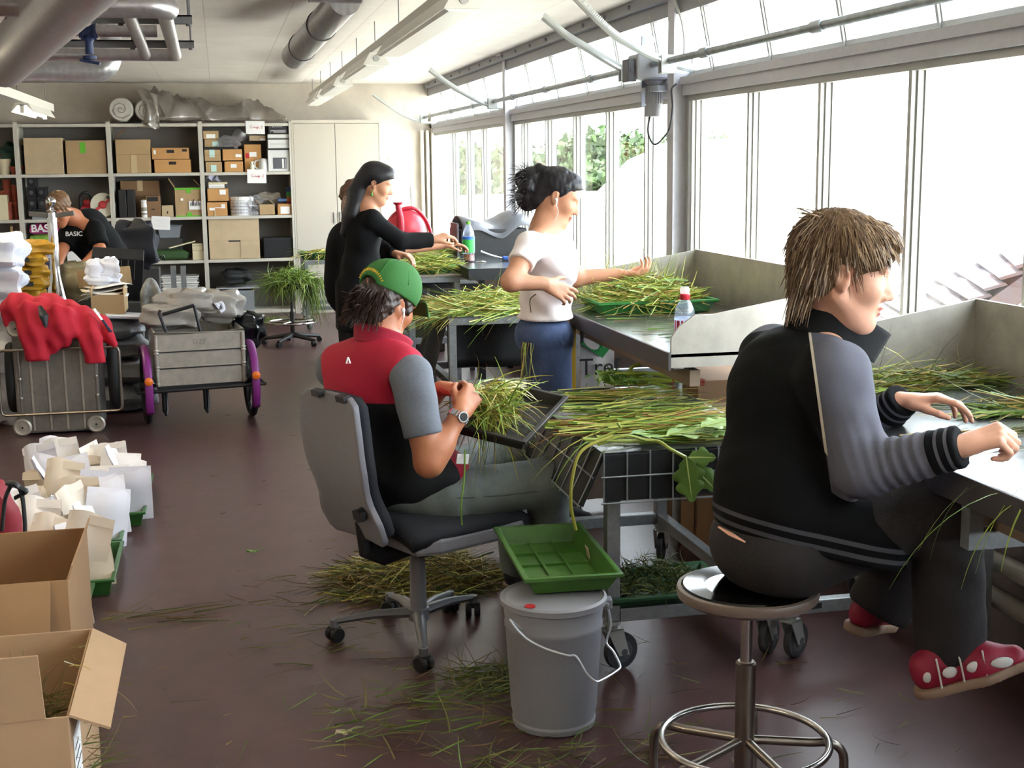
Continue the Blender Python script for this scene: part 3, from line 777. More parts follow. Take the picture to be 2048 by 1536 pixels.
tl, tr_, nr, nl = atz(985, 1055, .455), atz(1160, 1048, .455), atz(1250, 1148, .455), atz(1050, 1165, .455)
ctr = (tl+tr_+nr+nl)/4; ctr.z = .402
xd = ((nr-nl)+(tr_-tl)).normalized(); ang = math.degrees(math.atan2(xd.y, xd.x))
wx = ((nr-nl).length+(tr_-tl).length)/2; wy = ((nl-tl).length+(nr-tr_).length)/2
gt = tray('green seed tray with floor ribs resting on the grey pail', place(ctr, ang), wx-.075, wy-.075, .058, ribs=(2, 3))
b = MB(); q = aty(1176, 1108, 3.62); b.boxm(T(*atz(1176, 1108, .43)) @ rot('Z', ang) @ rot('Y', 78), .05, .038, .002); b.build('paper_slip', mat('buff_paper', 'b99b83', .8), gt)['label'] = 'small buff paper slip'

# ---------------------------------------------------------------- stool in front
m_chrome = mat('brushed_steel', 'b5b0ac', .22, 1.)
m_chr2 = mat('satin_steel', '8a8179', .32, 1.)
m_seat = mat('black_lacquer_seat', '060607', .08, spec=.3)


def stool(label, x, y, zs, rs, zr, rr, wood_rim=True, name='work_stool'):
    t = thing(name, label, 'stool', (x, y, 0))
    b = MB(); b.lathe([(0, zs-.034), (rs*.9, zs-.032), (rs*.985, zs-.022), (rs, zs-.008), (rs*.985, zs), (rs*.93, zs+.002)], (x, y, 0), 48, caps=False); s_ = b.build('seat_rim', mat('wooden_seat_rim', '6b5c53', .35), t, 40)
    b = MB(); b.lathe([(rs*.93, zs+.002), (rs*.9, zs+.006), (rs*.6, zs+.002), (rs*.3, zs-.002), (0, zs-.003)], (x, y, 0), 48); b.build('seat', m_seat, t, True)
    b = MB(); b.lathe([(.055, zs-.06), (.06, zs-.036)], (x, y, 0), 20); b.lathe([(.0145, zr+.14), (.0145, zs-.06)], (x, y, 0), 20); b.build('piston', m_chrome, t, 40)
    b = MB(); b.lathe([(.024, zr-.17), (.025, zr+.2), (.02, zr+.205)], (x, y, 0), 24); b.build('column', m_chr2, t, 40)
    b = MB(); b.tube([(x+rr*math.cos(a), y+rr*math.sin(a), zr) for a in np.linspace(0, 2*PI, 49)[:-1]], .0095, 10, True); b.build('foot_ring', m_chrome, t, True)
    for k in range(5):
        a = R_(72*k-18+8)
        d = Vector((math.cos(a), math.sin(a), 0)); c = Vector((x, y, 0))
        P = [c+d*.02+Vector((0, 0, zr)), c+d*(rr*.8)+Vector((0, 0, zr-.012))]+[c+d*(rr*.98+.05*math.sin(u))+Vector((0, 0, zr-.062+.05*math.cos(u))) for u in np.linspace(0, PI/2, 6)]+[c+d*(rr+.048)+Vector((0, 0, .015))]
        b = MB(); b.tube(P, .0115, 10); l = b.build('leg', m_chr2, t, True)
        b = MB(); b.lathe([(.016, 0), (.017, .02), (.013, .03)], c+d*(rr+.048), 12); b.build('rubber_foot', m_rub, l, 40)
    b = MB(); b.tube([(x+.04, y-.04, zs-.05), (x+.13, y-.02, zs-.055)], .006, 8); b.boxm(T(x+.155, y-.015, zs-.057) @ rot('Z', 10), .06, .022, .014); b.build('height_lever', m_blk, t)
    return t


SX, SY, SZ = 1.207, 2.87, .63
stool('round black lacquered stool with steel foot ring under the seated woman', SX, SY, SZ, .172, .235, .205)

# ---------------------------------------------------------------- swivel chair
m_chair = mat('grey_chair_shell', '77757c', .5, noise=(50, .06))
m_cush = mat('dark_upholstery', '23242a', .9, bump=(300, .4))
ch = thing('swivel_chair', 'grey backed swivel chair on casters under the capped man', 'chair', (.60, 4.35, 0))
cc = Vector((.615, 4.38, 0))
b = MB(); b.lathe([(.036, .075), (.038, .115), (.03, .12)], cc, 24); b.lathe([(.03, .11), (.026, .32)], cc, 24); b.lathe([(.014, .3), (.014, .40)], cc, 16); b.build('gas_column', mat('grey_column', '6e6d73', .4), ch, 40)
m_star = mat('grey_star_base', '5a5a60', .4)
for px_, py_ in ((672, 1282), (847, 1335), (1010, 1205), (930, 1198), (738, 1190)):
    p = atz(px_, py_, .0); d = (p-cc); d.z = 0; L_ = min(d.length, .30); d.normalize(); e = cc+d*.295
    b = MB(); b.tube([cc+Vector((0, 0, .1))+d*.03, cc+d*.16+Vector((0, 0, .095)), e+Vector((0, 0, .072))], [.024, .02, .013], 8, flat=.8); b.lathe([(.016, .052), (.016, .08)], e, 12); l = b.build('base_leg', m_star, ch, 50)
    a = math.degrees(math.atan2(d.y, d.x))+40
    b = MB()
    for s in (-.016, .016): b.lathe([(.012, -.010), (.024, -.011), (.027, -.006), (.027, .006), (.024, .011), (.012, .010)], n=18, M=T(e.x, e.y, .027) @ rot('Z', a) @ T(0, s, 0) @ rot('X', 90))
    b.boxm(T(e.x, e.y, .045) @ rot('Z', a), .034, .03, .018); b.build('caster', m_rub, l, 40)
# seat: cushion and grey pan, lying in the direction the man faces
FM = R_(18)   # facing angle of chair from +X towards +Y
CF = T(.69, 4.42, 0) @ rot('Z', 27)
def CL(x, y, z): return CF @ Vector((x, y, z))
ZS = .415
b = MB(); b.X = CF
b.grid(lambda u, v: Vector((.5*(u-.5), .47*(v-.5)*(1-.12*(2*u-1)**4), ZS+.045-.03*abs(2*v-1)**3-.03*max(0, 2*u-1.3)**2-.02*abs(2*u-1)**6)), 16, 14); b.build('seat_cushion', m_cush, ch, True, solid=.05)
b = MB(); b.X = CF; b.prism([(-.23, -.2), (-.15, -.235), (.2, -.235), (.255, -.18), (.255, .18), (.2, .235), (-.15, .235), (-.23, .2)], T(0, 0, ZS-.045), .06); b.build('seat_pan', m_chair, ch, bevel=.014)
b = MB(); b.X = CF; b.boxm(T(-.02, 0, ZS-.075), .2, .14, .05); b.lathe([(.02, -.16), (.022, -.12)], n=14, M=T(.05, 0, ZS-.08) @ rot('X', 90)); b.tube([(-.1, 0, ZS-.07), (-.22, 0, ZS-.085), (-.29, 0, ZS-.05), (-.30, 0, ZS+.06)], .02, 8, flat=1.8); b.build('mechanism', m_blk, ch, bevel=.006)
# back shell: outline seen from behind in the frame (y across, z up)
BO = [(-.15, 0), (.15, 0), (.175, .02), (.19, .1), (.165, .17), (.165, .22), (.185, .30), (.19, .44), (.175, .55), (.13, .575), (-.13, .575), (-.175, .55), (-.19, .44), (-.185, .30), (-.165, .22), (-.165, .17), (-.19, .1), (-.175, .02)]
MBK = CF @ T(-.285, .01, ZS+.0) @ rot('Y', -12)
def back_pt(y, z, d): return MBK @ Vector((d+.02-.45*y*y-.03*math.sin(PI*min(1, z/.575)), y*.95, z*.9))
b = MB(); nO = len(BO)
for (z0, z1, nm) in ((0, .575, 'shell'),):
    rows = 24
    def wid(z):
        for (ya, za), (yb, zb) in zip(BO[1:9], BO[2:10]):
            if za <= z <= zb: return ya+(yb-ya)*((z-za)/max(1e-6, zb-za))
        return .13
    b.grid(lambda u, v: back_pt((2*u-1)*wid(.575*v), .575*v, -.03), 14, rows)
b.build('back_shell', m_chair, ch, True, solid=.022, bevel=.004)
b = MB(); b.grid(lambda u, v: back_pt((2*u-1)*wid(.575*v)*.95, .02+.54*v, .0), 14, 20); b.build('back_cushion', m_cush, ch, True, solid=.035)
b = MB(); b.tube([back_pt(-.12, .14, -.05), back_pt(-.12, .14, -.075)], [.024, .022], 14); b.boxm(MBK @ T(-.075, -.115, .126), .015, .05, .03); b.build('adjust_knob', m_blk, ch, 40)
for s in (-.15, .0): b = MB(); b.boxm(MBK @ T(-.03, s+.05, .515), .03, .05, .022); b.build('clip', m_blk, ch, bevel=.003)

# ---------------------------------------------------------------- far stool with grass
fs = thing('work_stool', 'far stool on a black star base loaded with hanging grass', 'stool', (.61, 12.3, 0))
c = Vector((.61, 12.3, 0))
b = MB(); b.lathe([(0, .52), (.17, .525), (.18, .55), (.17, .575), (0, .58)], c, 28); b.build('seat', m_blk, fs, 40)
b = MB(); b.lathe([(.02, .06), (.022, .3), (.014, .31), (.014, .53)], c, 14); b.build('column', m_blk, fs, 40)
b = MB(); b.tube([c+Vector((.22*math.cos(a), .22*math.sin(a), .21)) for a in np.linspace(0, 2*PI, 33)[:-1]], .011, 8, True); b.build('foot_ring', m_chrome, fs, True)
for k in range(5):
    d = Vector((math.cos(k*1.2566+.4), math.sin(k*1.2566+.4), 0))
    b = MB(); b.tube([c+Vector((0, 0, .09)), c+d*.28+Vector((0, 0, .055))], [.025, .014], 8); b.build('base_leg', m_blk, fs, True)
    b = MB(); b.lathe([(.025, -.018), (.025, .018)], n=14, M=T(*(c+d*.27+Vector((0, 0, .025)))) @ rot('Z', 72*k) @ rot('X', 90)); b.build('caster', m_rub, fs, 40)
    b = MB(); b.tube([c+d*.02+Vector((0, 0, .21)), c+d*.22+Vector((0, 0, .21))], .007, 6); b.build('ring_spoke', m_chrome, fs)
# ---------------------------------------------------------------- shelves and cupboard on the back wall
YS = 14.87
m_shelf = mat('light_grey_board', 'bdb8ac', .55)
m_back = mat('dark_grey_back', '78746f', .8)
m_cup = mat('cream_cupboard', 'b8b0a2', .5)
DX = [aty(x, 346, YS).x for x in (-150, 36, 221, 404, 585, 762)]
SH = [.05, .625, 1.10, 1.575, 2.10]
for i in range(4):
    x0, x1 = DX[i], DX[i+1]
    t = thing('shelf_unit', ['grey shelf unit at the edge of the picture with terracotta pots', 'grey shelf unit with the cable reel and two big cartons', 'grey shelf unit with orange file boxes', 'grey shelf unit beside the cupboard with two hand-written signs'][i], 'shelf', ((x0+x1)/2, YS+.22, 0), group='shelf units on the back wall')
    for x in (x0+.0005, x1-.0225): b = MB(); b.box(x, YS, 0, x+.022, YS+.44, 2.12); b.build('side_panel', m_shelf, t)
    for z in SH: b = MB(); b.box(x0+.0235, YS+.004, z-.032, x1-.0235, YS+.43, z); b.build('shelf_board', m_shelf, t)
    b = MB(); b.box(x0+.0235, YS+.43, 0, x1-.0235, YS+.44, 2.12); b.build('back_panel', m_back, t)
    b = MB(); b.box(x0+.0235, YS+.03, 0, x1-.0235, YS+.045, .018); b.build('plinth', m_shelf, t)
t = thing('cupboard', 'tall cream double-door cupboard beside the shelves', 'cupboard', ((DX[4]+DX[5])/2, YS+.2, 0))
x0, x1 = DX[4]+.002, DX[5]
b = MB(); b.box(x0, YS+.02, 0, x1, YS+.44, 2.13); b.build('body', m_cup, t, bevel=.003)
b = MB(); b.box(x0, YS, 2.095, x1, YS+.02, 2.13); b.box(x0, YS, 0, x1, YS+.02, .05); b.box(x0, YS, .05, x0+.02, YS+.02, 2.095); b.box(x1-.015, YS, .05, x1, YS+.02, 2.095); b.build('front_frame', m_cup, t)
xm = aty(674, 400, YS).x
for a, c, s in ((x0+.022, xm-.003, 1), (xm+.003, x1-.017, 0)):
    b = MB(); b.box(a, YS+.002, .055, c, YS+.018, 2.09); d = b.build('door', m_cup, t, bevel=.002)
    b = MB(); hx_ = c-.03 if s else a+.03; b.box(hx_-.006, YS-.012, 1.0, hx_+.006, YS+.002, 1.12); b.build('handle', m_alu, d)
b = MB(); q = aty(781, 315, YB-.002); b.lathe([(.02, 0), (.03, .006), (.03, .012)], n=16, M=T(q.x, YB, q.z) @ rot('X', 90)); tag(b.build('wall_plate', m_white, None, 40), 'small round cap on the bare wall right of the cupboard', 'cap')

# cartons ------------------------------------------------------------------
m_card = mat('brown_cardboard', 'a98d68', .85, noise=(5, .08), bump=(120, .08))
m_card2 = mat('pale_cardboard', 'b7a283', .85, noise=(5, .08), bump=(120, .08))
m_card3 = mat('orange_cardboard', 'b98a56', .8, noise=(5, .06))
m_cardd = mat('dark_cardboard', '7e6045', .85, noise=(5, .1))
m_tape = mat('tan_tape', 'b9a27e', .3)
m_paper = mat('white_paper', 'e4e2e0', .8)
m_gsticker = mat('green_tape', '5fae2d', .5)
m_mint = mat('mint_label', 'b4d2cc', .6)
m_ink = mat('black_ink', '1c1a1a', .6)
m_red = mat('red_plastic', 'b0202c', .4)
m_terra = mat('terracotta_pot', '9c4a38', .7)
m_tub = mat('white_tub', 'd4d3d0', .45)
m_gtub = mat('grey_tub', '868a90', .5)
m_cream = mat('cream_box', 'd3c7a6', .7)


def carton(label, x0, x1, z0, z1, y0=YS+.03, dep=.36, m=m_card, name='carton', group=None, flaps=0, lab=(), tape=True, rz=0., cat='box', holes=()):
    """carton with its front face at y0; lab: (u0, u1, v0, v1, material) printed or stuck on the front"""
    t = thing(name, label, cat, ((x0+x1)/2, y0+dep/2, z0), group=group); w, h = x1-x0, z1-z0
    M = T((x0+x1)/2, y0+dep/2, z0) @ rot('Z', rz)
    b = MB(); b.X = M
    if flaps:
        k = .005
        for a in ((-w/2, -dep/2, w/2, -dep/2+k), (-w/2, dep/2-k, w/2, dep/2), (-w/2, -dep/2+k, -w/2+k, dep/2-k), (w/2-k, -dep/2+k, w/2, dep/2-k)): b.box(a[0], a[1], 0, a[2], a[3], h)
        b.box(-w/2, -dep/2, 0, w/2, dep/2, k); b.build('body', m, t)
        for s, an in ((-1, flaps), (1, -flaps*.8)):
            b = MB(); b.X = M @ T(s*w/2, 0, h) @ rot('Y', s*(90-abs(an)) if s < 0 else -(90-abs(an))+180); b.box(-.002, -dep/2, 0, .003, dep/2, w*.42) if s < 0 else b.box(-.003, -dep/2, -w*.42, .002, dep/2, 0); b.build('flap', m, t)
    else:
        b.box(-w/2, -dep/2, 0, w/2, dep/2, h); b.build('body', m, t, bevel=.004)
        if tape: b = MB(); b.X = M; b.box(-w*.07, -dep/2-.0012, h*.72, w*.07, -dep/2, h); b.box(-w*.07, -dep/2, h-.0005, w*.07, dep/2, h+.0012); b.build('tape', m_tape, t)
    for i, (u0, u1, v0, v1, mm) in enumerate(lab):
        b = MB(); b.X = M; b.box(-w/2+u0*w, -dep/2-.0026-.0012*i, v0*h, -w/2+u1*w, -dep/2-.0002, v1*h); b.build('label', mm, t)
    for (u0, u1, v0, v1) in holes:
        b = MB(); b.X = M; b.box(-w/2+u0*w, -dep/2-.001, v0*h, -w/2+u1*w, -dep/2+.02, v1*h); b.build('hand_hole', m_ink, t, bevel=.0)
    return t


def sx(px, y=350): return aty(px, y, YS+.04).x
def sz(px, y): return aty(px, y, YS+.04).z


def sc(label, px0, px1, pyt, sh, dep=.36, y0=YS+.03, z0=None, **k):
    zb = SH[sh]+.001 if z0 is None else z0
    return carton(label, sx(px0, pyt), sx(px1, pyt), zb, aty(px0, pyt, y0).z, y0, dep, **k)


def top(pyt, px=300): return aty(px, pyt, YS+.03).z


# bay 1 (two big cartons, reel)
sc('largest closed carton, topmost at the left of the reel shelf', 46, 124, 276, 3, tape=False, m=m_card2)
sc('big carton with a green label on the reel shelf unit', 130, 210, 281, 3, tape=False, lab=((.36, .5, .62, .94, m_gsticker),))
rp = thing('cable_reel', 'white cable reel with red cross bars behind the bending man', 'cable reel', (sx(206), YS+.1, SH[2]))
rc = aty(206, 414, YS+.06); RM = T(rc.x, YS+.1, SH[2]+.135) @ rot('X', 80)
b = MB(); b.X = RM; b.lathe([(.05, -.04), (.13, -.042), (.134, -.034), (.13, -.028), (.06, -.026), (.06, .03), (.13, .032), (.13, .042), (.04, .044)], n=32); b.build('drum', mat('off_white_plastic', 'c9c5b4', .45), rp, 40)
b = MB(); b.X = RM; b.beam((-.09, -.07, .05), (.09, .07, .05), .028, .014); b.lathe([(.04, .04), (.045, .055), (.03, .062)], n=16); b.build('red_bar', m_red, rp, bevel=.003)
b = MB(); b.X = RM @ T(.06, .08, .045); b.lathe([(.018, 0), (.018, .03)], n=12); b.build('knob', m_blk, rp, 40)
t = thing('chainsaw', 'red and black chainsaw beside the reel', 'chainsaw', (sx(165), YS+.2, SH[2]))
z = SH[2]
b = MB(); b.box(sx(152), YS+.1, z, sx(188), YS+.3, z+.13); b.box(sx(160), YS+.12, z+.12, sx(178), YS+.28, z+.2); b.build('body', m_red, t, bevel=.03, seg=3)
b = MB(); b.tube(bez([(sx(155), YS+.12, z+.1), (sx(157), YS+.1, z+.24), (sx(168), YS+.1, z+.28), (sx(177), YS+.12, z+.24), (sx(178), YS+.14, z+.12)]), .016, 8); b.build('handle', m_blk, t, True)
b = MB(); b.tube(bez([(sx(176), YS+.08, z+.05), (sx(183), YS+.07, z+.12), (sx(190), YS+.08, z+.08)]), .014, 8); b.build('trigger_grip', m_blk, t, True)
m_potblk = mat('black_pot_plastic', '242428', .4)
k = 0
for (px, py) in ((52, 432), (52, 410), (52, 388), (72, 432), (72, 410), (72, 388), (92, 432), (92, 410), (53, 366)):
    w = .095; x = sx(px+8); zz = SH[2]+.001+.115*((432-py)//22)
    t = thing('pot_pack', ['lower left', 'second left', 'third left', 'lower middle', 'second middle', 'third middle', 'lower right', 'upper right', 'topmost'][k]+' black plastic pot pack in the dark stack', 'pot', (x, YS+.15, zz), group='black pot packs'); k += 1
    b = MB(); b.X = T(x, YS+.15, zz); b.open_tray(Matrix(), w*.8, .2, w*.93, .23, .11, .003, .006); b.build('pot', m_potblk, t)
    b = MB(); b.lathe([(.018, 0), (.022, .004)], n=10, M=T(x, YS+.033, zz+.055) @ rot('X', 90)); b.build('embossed_ring', mat('grey_emboss', '45454a', .4), t)
t = tag(MB().box(sx(58), YS+.035, SH[2], sx(104), YS+.09, SH[2]+.03).build('foam_strip', m_gtub, None, bevel=.006), 'grey foam strip lying before the pot packs', 'strip')


def soft(name, mats, fn, parent=None, nu=14, nv=12, **kw):
    b = MB(); b.grid(fn, nu, nv); return b.build(name, mats, parent, True, **kw)


def pillow(c, sx_, sy_, sz_, seed=0, rz=0., bumpy=.12, ex=.5):
    """filled sack: a superellipsoid with folds"""
    rg = random.Random(seed); ph = [rg.uniform(0, 6.28) for _ in range(6)]; M = T(*c) @ rot('Z', rz)

    def f(u, v):
        a = 2*PI*u; t = PI*(v-.5)
        sg = lambda x, e: math.copysign(abs(x)**e, x)
        x = sg(math.cos(t), .55)*sg(math.cos(a), ex); y = sg(math.cos(t), .55)*sg(math.sin(a), ex); z = sg(math.sin(t), .8)
        k = 1+bumpy*(math.sin(3*a+ph[0]+2*v)*.4+math.sin(5*a+ph[1])*.3*math.cos(t)+math.sin(7*t+ph[2]+2*a)*.3)
        return M @ Vector((x*sx_/2*k, y*sy_/2*k, z*sz_/2*k+sz_/2))
    return f


m_pinkbag = mat('pink_film', 'c03a8c', .35); m_greenbag = mat('green_film', '4f8f2a', .35, noise=(9, .5, '9ab860'))
z = SH[1]
t = sc('grey lidded crate under the pink and green bags', 60, 104, 490, 1, m=mat('blue_grey_crate', '7d838c', .5), name='storage_crate', tape=False, lab=((0, 1, .8, .86, m_gtub),))
tag(soft('seed_bag', m_greenbag, pillow((sx(78), YS+.2, top(490)+.003), .30, .3, .14, 3), nu=26, nv=12), 'bright green bag lying under the pink bag', 'bag')
pb = thing('seed_bag', 'magenta bag with white letters on the green bag', 'bag', (sx(78), YS+.2, top(466)))
soft('sack', m_pinkbag, pillow((sx(78), YS+.2, top(466)), .30, .28, .12, 4), pb, 26, 12)


def text(body, M, size, m, parent, name='lettering', bold=0., ext=.001, font=None, spacing=1.):
    c = bpy.data.curves.new(name, 'FONT'); c.body = body; c.size = size; c.align_x = 'CENTER'; c.align_y = 'CENTER'; c.extrude = ext; c.offset = bold; c.space_character = spacing
    c.materials.append(m); tmp = bpy.data.objects.new('tmp', c); COL.objects.link(tmp)
    me = bpy.data.meshes.new_from_object(tmp.evaluated_get(bpy.context.evaluated_depsgraph_get())); bpy.data.objects.remove(tmp); bpy.data.curves.remove(c)
    me.name = name; me.transform(wmat(parent).inverted() @ M); me.update()
    o = bpy.data.objects.new(name, me); COL.objects.link(o); o.parent = parent; WM[o.name] = wmat(parent); o['kind'] = 'stuff'; return o


text('BASE', T(sx(78), YS+.046, top(466)+.07) @ rot('X', 84), .11, m_paper, pb, bold=.003)
carton('white open box on the low shelf by the bending man', sx(124), sx(153), SH[1], top(503, 140), YS+.02, .2, m_paper, tape=False, flaps=60)
sc('cream board box standing behind the bending man', 140, 157, 478, 1, y0=YS+.25, dep=.1, m=m_cream, tape=False)
# bay 2
sc('carton with raised flaps beside the orange file boxes', 230, 299, 279, 3, m=m_card, lab=((0, 1, .55, .56, m_cardd), (.42, .6, 0, .54, m_tape)), tape=False)
tag(MB().beam((sx(233), YS+.2, top(277)), (sx(252), YS+.15, top(257)), .004, .2, (0, 1, 0)).build('carton_flap', m_cardd), 'loose brown flap sticking up over the carton', 'flap')
zz = top(319)
sc('lower orange file box with a hand hole', 308, 381, 319.5, 3, m=m_card3, tape=False, holes=((.4, .6, .62, .84),))
carton('upper orange file box with a hand hole and white mark', sx(306), sx(380), zz+.001, top(296), YS+.03, .36, m_card3, tape=False, holes=((.4, .6, .55, .82), (.82, .95, .66, .88)), lab=((.05, .11, .45, .8, m_paper),))
sc('large brown carton at the rear of the middle shelf', 238, 317, 362, 2, y0=YS+.2, dep=.2, m=m_cardd, lab=((.55, .98, .38, .5, m_tape),))
for k, (a, c) in enumerate(((236, 251), (253, 269))): sc('black upright bin, %s of two in front of the brown carton' % ('left' if k == 0 else 'right'), a, c, 380, 2, m=m_blk, dep=.16, name='storage_bin', tape=False, group='black bins')
sc('small printed carton beside the white bottle', 291, 320, 392, 2, dep=.2, m=m_cardd, lab=((.1, .85, .75, .95, m_ink), (.35, .6, .35, .4, m_ink)), tape=False)
bt = thing('spray_can', 'white cylindrical can in front of the printed carton', 'can', (sx(284), YS+.05, SH[2]))
b = MB(); b.lathe([(.03, 0), (.031, .003), (.031, .15), (.028, .158), (.028, .165), (.031, .168), (.031, .185), (.02, .19)], (sx(284.5), YS+.04, SH[2]), 18); b.build('can', m_tub, bt, 40)
b = MB(); b.lathe([(.0314, .03), (.0314, .05)], (sx(284.5), YS+.04, SH[2]), 18, caps=False); b.lathe([(.0314, .07), (.0314, .11)], (sx(284.5), YS+.04, SH[2]), 18, caps=False); b.build('print_band', mat('print_grey', '8b8577', .6), bt)
sc('little pale carton with a tiny mark', 323, 346, 411, 2, dep=.12, m=m_card2, lab=((.45, .55, .3, .5, m_ink),), tape=False)
gc = sc('open carton edged with green tape and a white address label', 349, 403, 376, 2, m=m_card, flaps=58, lab=((0, 1, .93, 1.0, m_gsticker), (0, 1, 0, .04, m_gsticker), (.42, .6, .82, .93, m_gsticker), (.42, .6, .04, .14, m_gsticker), (.5, .98, .24, .54, m_paper), (.2, .3, .56, .64, m_paper)))
b = MB()
for i in range(7): b.box(sx(378+3.0*i), YS+.018, top(413)+.0, sx(379.4+3.0*i), YS+.0235, top(413)+.03+.02*(i % 3))
b.build('address_print', m_ink, gc)['kind'] = 'stuff'


def sign(label, px0, px1, py0, py1, strokes, ink, tilt=0.):
    a = aty(px0, py0, YS-.006); c = aty(px1, py1, YS-.006)
    t = thing('paper_sign', label, 'sign', ((a.x+c.x)/2, YS-.006, c.z))
    b = MB(); M = T((a.x+c.x)/2, YS-.004, (a.z+c.z)/2) @ rot('Y', tilt); w, h = c.x-a.x, a.z-c.z
    b.X = M; b.box(-w/2, -.001, -h/2, w/2, .001, h/2); b.build('sheet', m_paper, t)
    b = MB(); b.X = M
    for st_ in strokes: b.tube(bez([(x*w-w/2, -.002, h/2-y*h) for x, y in st_], 4), .0028 if ink is MATS.get('red_marker') else .0012, 4, flat=.4)
    b.build('handwriting', ink, t)['kind'] = 'stuff'
    return t


m_rmk = mat('red_marker', 'c2384a', .6)
CAMP = [[(.34, .38), (.26, .36), (.24, .48), (.28, .56), (.36, .54)], [(.40, .54), (.39, .47), (.45, .46), (.45, .56), (.49, .47), (.52, .55), (.55, .47), (.57, .56)], [(.60, .64), (.60, .47), (.65, .48), (.63, .55), (.60, .54)], [(.70, .56), (.75, .54)], [(.80, .40), (.86, .37), (.87, .45), (.80, .56), (.89, .55)]]
sign('upper white paper sign with red handwriting at the shelf top', 491, 530, 242, 268, CAMP, m_rmk, 1)
sign('lower white paper sign with red handwriting one shelf down', 494, 533, 339, 366, CAMP, m_rmk, 1)
sign('white paper sheet with faint pencil notes hanging from the middle shelf', 302, 341, 433, 459, [[(.2+.1*(i % 3), .25+.13*i), (.4, .27+.13*i), (.5, .23+.13*i), (.75, .26+.13*i)] for i in range(5)], mat('pencil_grey', 'b9b9ba', .7), 3)
gt_ = thing('storage_tub', 'grey plastic tub hanging upside the paper sheet', 'tub', (sx(332), YS+.25, SH[1]+.26))
b = MB(); b.X = T(sx(332), YS+.25, top(478)); b.open_tray(Matrix(), .21, .2, .25, .24, .14, .004, .012); b.build('tub', m_gtub, gt_, bevel=.006)
b = MB(); b.box(sx(306), YS+.14, SH[1], sx(358), YS+.36, top(478)-.001); tag(b.build('storage_box', mat('dark_box', '3a3836', .7)), 'dark low box carrying the grey tub', 'box')
tag(soft('grass_sack', mat('dark_green_sack', '2e4a22', .7, bump=(90, .4)), pillow((sx(330), YS+.12, SH[1]), .42, .14, .12, 9), nu=28, nv=12), 'dark green rolled sack lying across the low shelf', 'sack')
tag(MB().beam((sx(330), YS+.05, top(497)), (sx(383), YS+.1, top(485)), .06, .012).build('white_board', m_cream), 'long cream board leaning over the green sack', 'board')
tag(soft('plastic_bag', mat('white_film', 'dcdbe0', .35), pillow((sx(288), YS+.1, SH[1]+.06), .12, .12, .13, 5, bumpy=.4), nu=26, nv=16), 'crumpled white plastic bag on the low shelf', 'bag')
tag(soft('plastic_bag', MATS['white_film'], pillow((sx(291), YS+.16, SH[1]+.2), .09, .1, .1, 8, bumpy=.4), nu=22, nv=14), 'smaller white bag knotted above the crumpled one', 'bag')
wb = sc('flat white box with a green lid edge', 284, 309, 511, 1, dep=.12, m=m_paper, tape=False, lab=((0, 1, .86, 1, mat('teal_edge', '3f8f7d', .5)),))
b = MB(); b.X = T(sx(315), YS+.02, SH[1]+.033) @ rot('X', -90); b.lathe([(.032, 0), (.032, .2), (.016, .2), (.016, 0)], n=20, caps=False); tag(b.build('paper_roll', m_paper, None, 40), 'white paper roll end beside the flat white box', 'roll')
for k, (pt) in enumerate((502, 492, 487.5)):
    z1 = top(pt, 388); z0 = SH[1]+.001 if k == 0 else top((502, 492, 487.5)[k-1], 388)+.0008
    carton(['lowest', 'middle', 'topmost'][k]+' cream notebook block in the short stack', sx(377), sx(400-k), z0, z1, YS+.04, .15, m_cream, tape=False, name='book', cat='book', group='cream notebook blocks')
b = MB(); b.boxm(T(sx(404), YS+.08, SH[1]+.13) @ rot('Y', 4), .03, .1, .255); tag(b.build('wooden_board', mat('raw_wood', 'a98a62', .7, wave=('X', 10, .2, 3)), None), 'upright wooden board end by the shelf side', 'board')
for k in range(3):
    tt = thing('stacked_tub', ['bottom', 'middle', 'top'][k]+' white oblong tub of the nested stack on the floor shelf', 'tub', (sx(349), YS+.1, .06+.05*k), group='nested white tubs')
    zb = SH[0]+.065*k
    b = MB(); b.open_tray(T(sx(349), YS+.16, zb+.001), .31, .24, .38, .29, .27, .004, .014); b.build('tub', m_tub, tt, bevel=.006)
    b = MB(); b.box(sx(349)-.2, YS+.005, zb+.235, sx(349)+.2, YS+.012, zb+.245); b.build('rim_lip', m_tub, tt)
# bay 3, top shelf
g = 'small cartons on the signed shelf'
sc('lowest left carton with mint label on the signed shelf', 411, 443.5, 324, 3, m=m_card, lab=((.32, .66, .05, .7, m_mint),), tape=False, group=g)
carton('second left carton with mint label on the signed shelf', sx(411), sx(443), top(323.6), top(300.5), YS+.03, .3, m_card, tape=False, lab=((.3, .64, .35, 1, m_mint), (0, 1, .48, .5, m_cardd)), group=g)
carton('third left carton tilted back under the film bag', sx(412), sx(440), top(295), top(279), YS+.1, .25, m_card, tape=False, lab=((.55, 1, .1, .7, m_mint),), group=g)
tag(MB().box(sx(411), YS+.06, top(300.2), sx(470), YS+.36, top(295.2)).build('dark_sheet', m_blk), 'black sheet between the left cartons', 'sheet')
carton('topmost left carton with a white label', sx(410), sx(441), top(278.6), top(262), YS+.1, .25, m_card, tape=False, lab=((.2, .78, .1, .6, m_paper),), group=g)
sc('lower carton of the second column with white label', 448.5, 485.5, 323, 3, m=m_card3, lab=((.34, .66, .4, .75, m_paper),), tape=False, group=g)
carton('upper carton of the second column with white label', sx(447), sx(486), top(322.6), top(300), YS+.03, .3, m_card3, tape=False, lab=((.66, .96, .3, .55, m_paper),), group=g)
sc('tall brown carton with a red spot and white label', 488, 522, 289, 3, m=m_card3, lab=((.07, .27, .5, .68, m_red), (.3, .72, .55, .72, m_paper)), tape=False, dep=.25, y0=YS+.1)
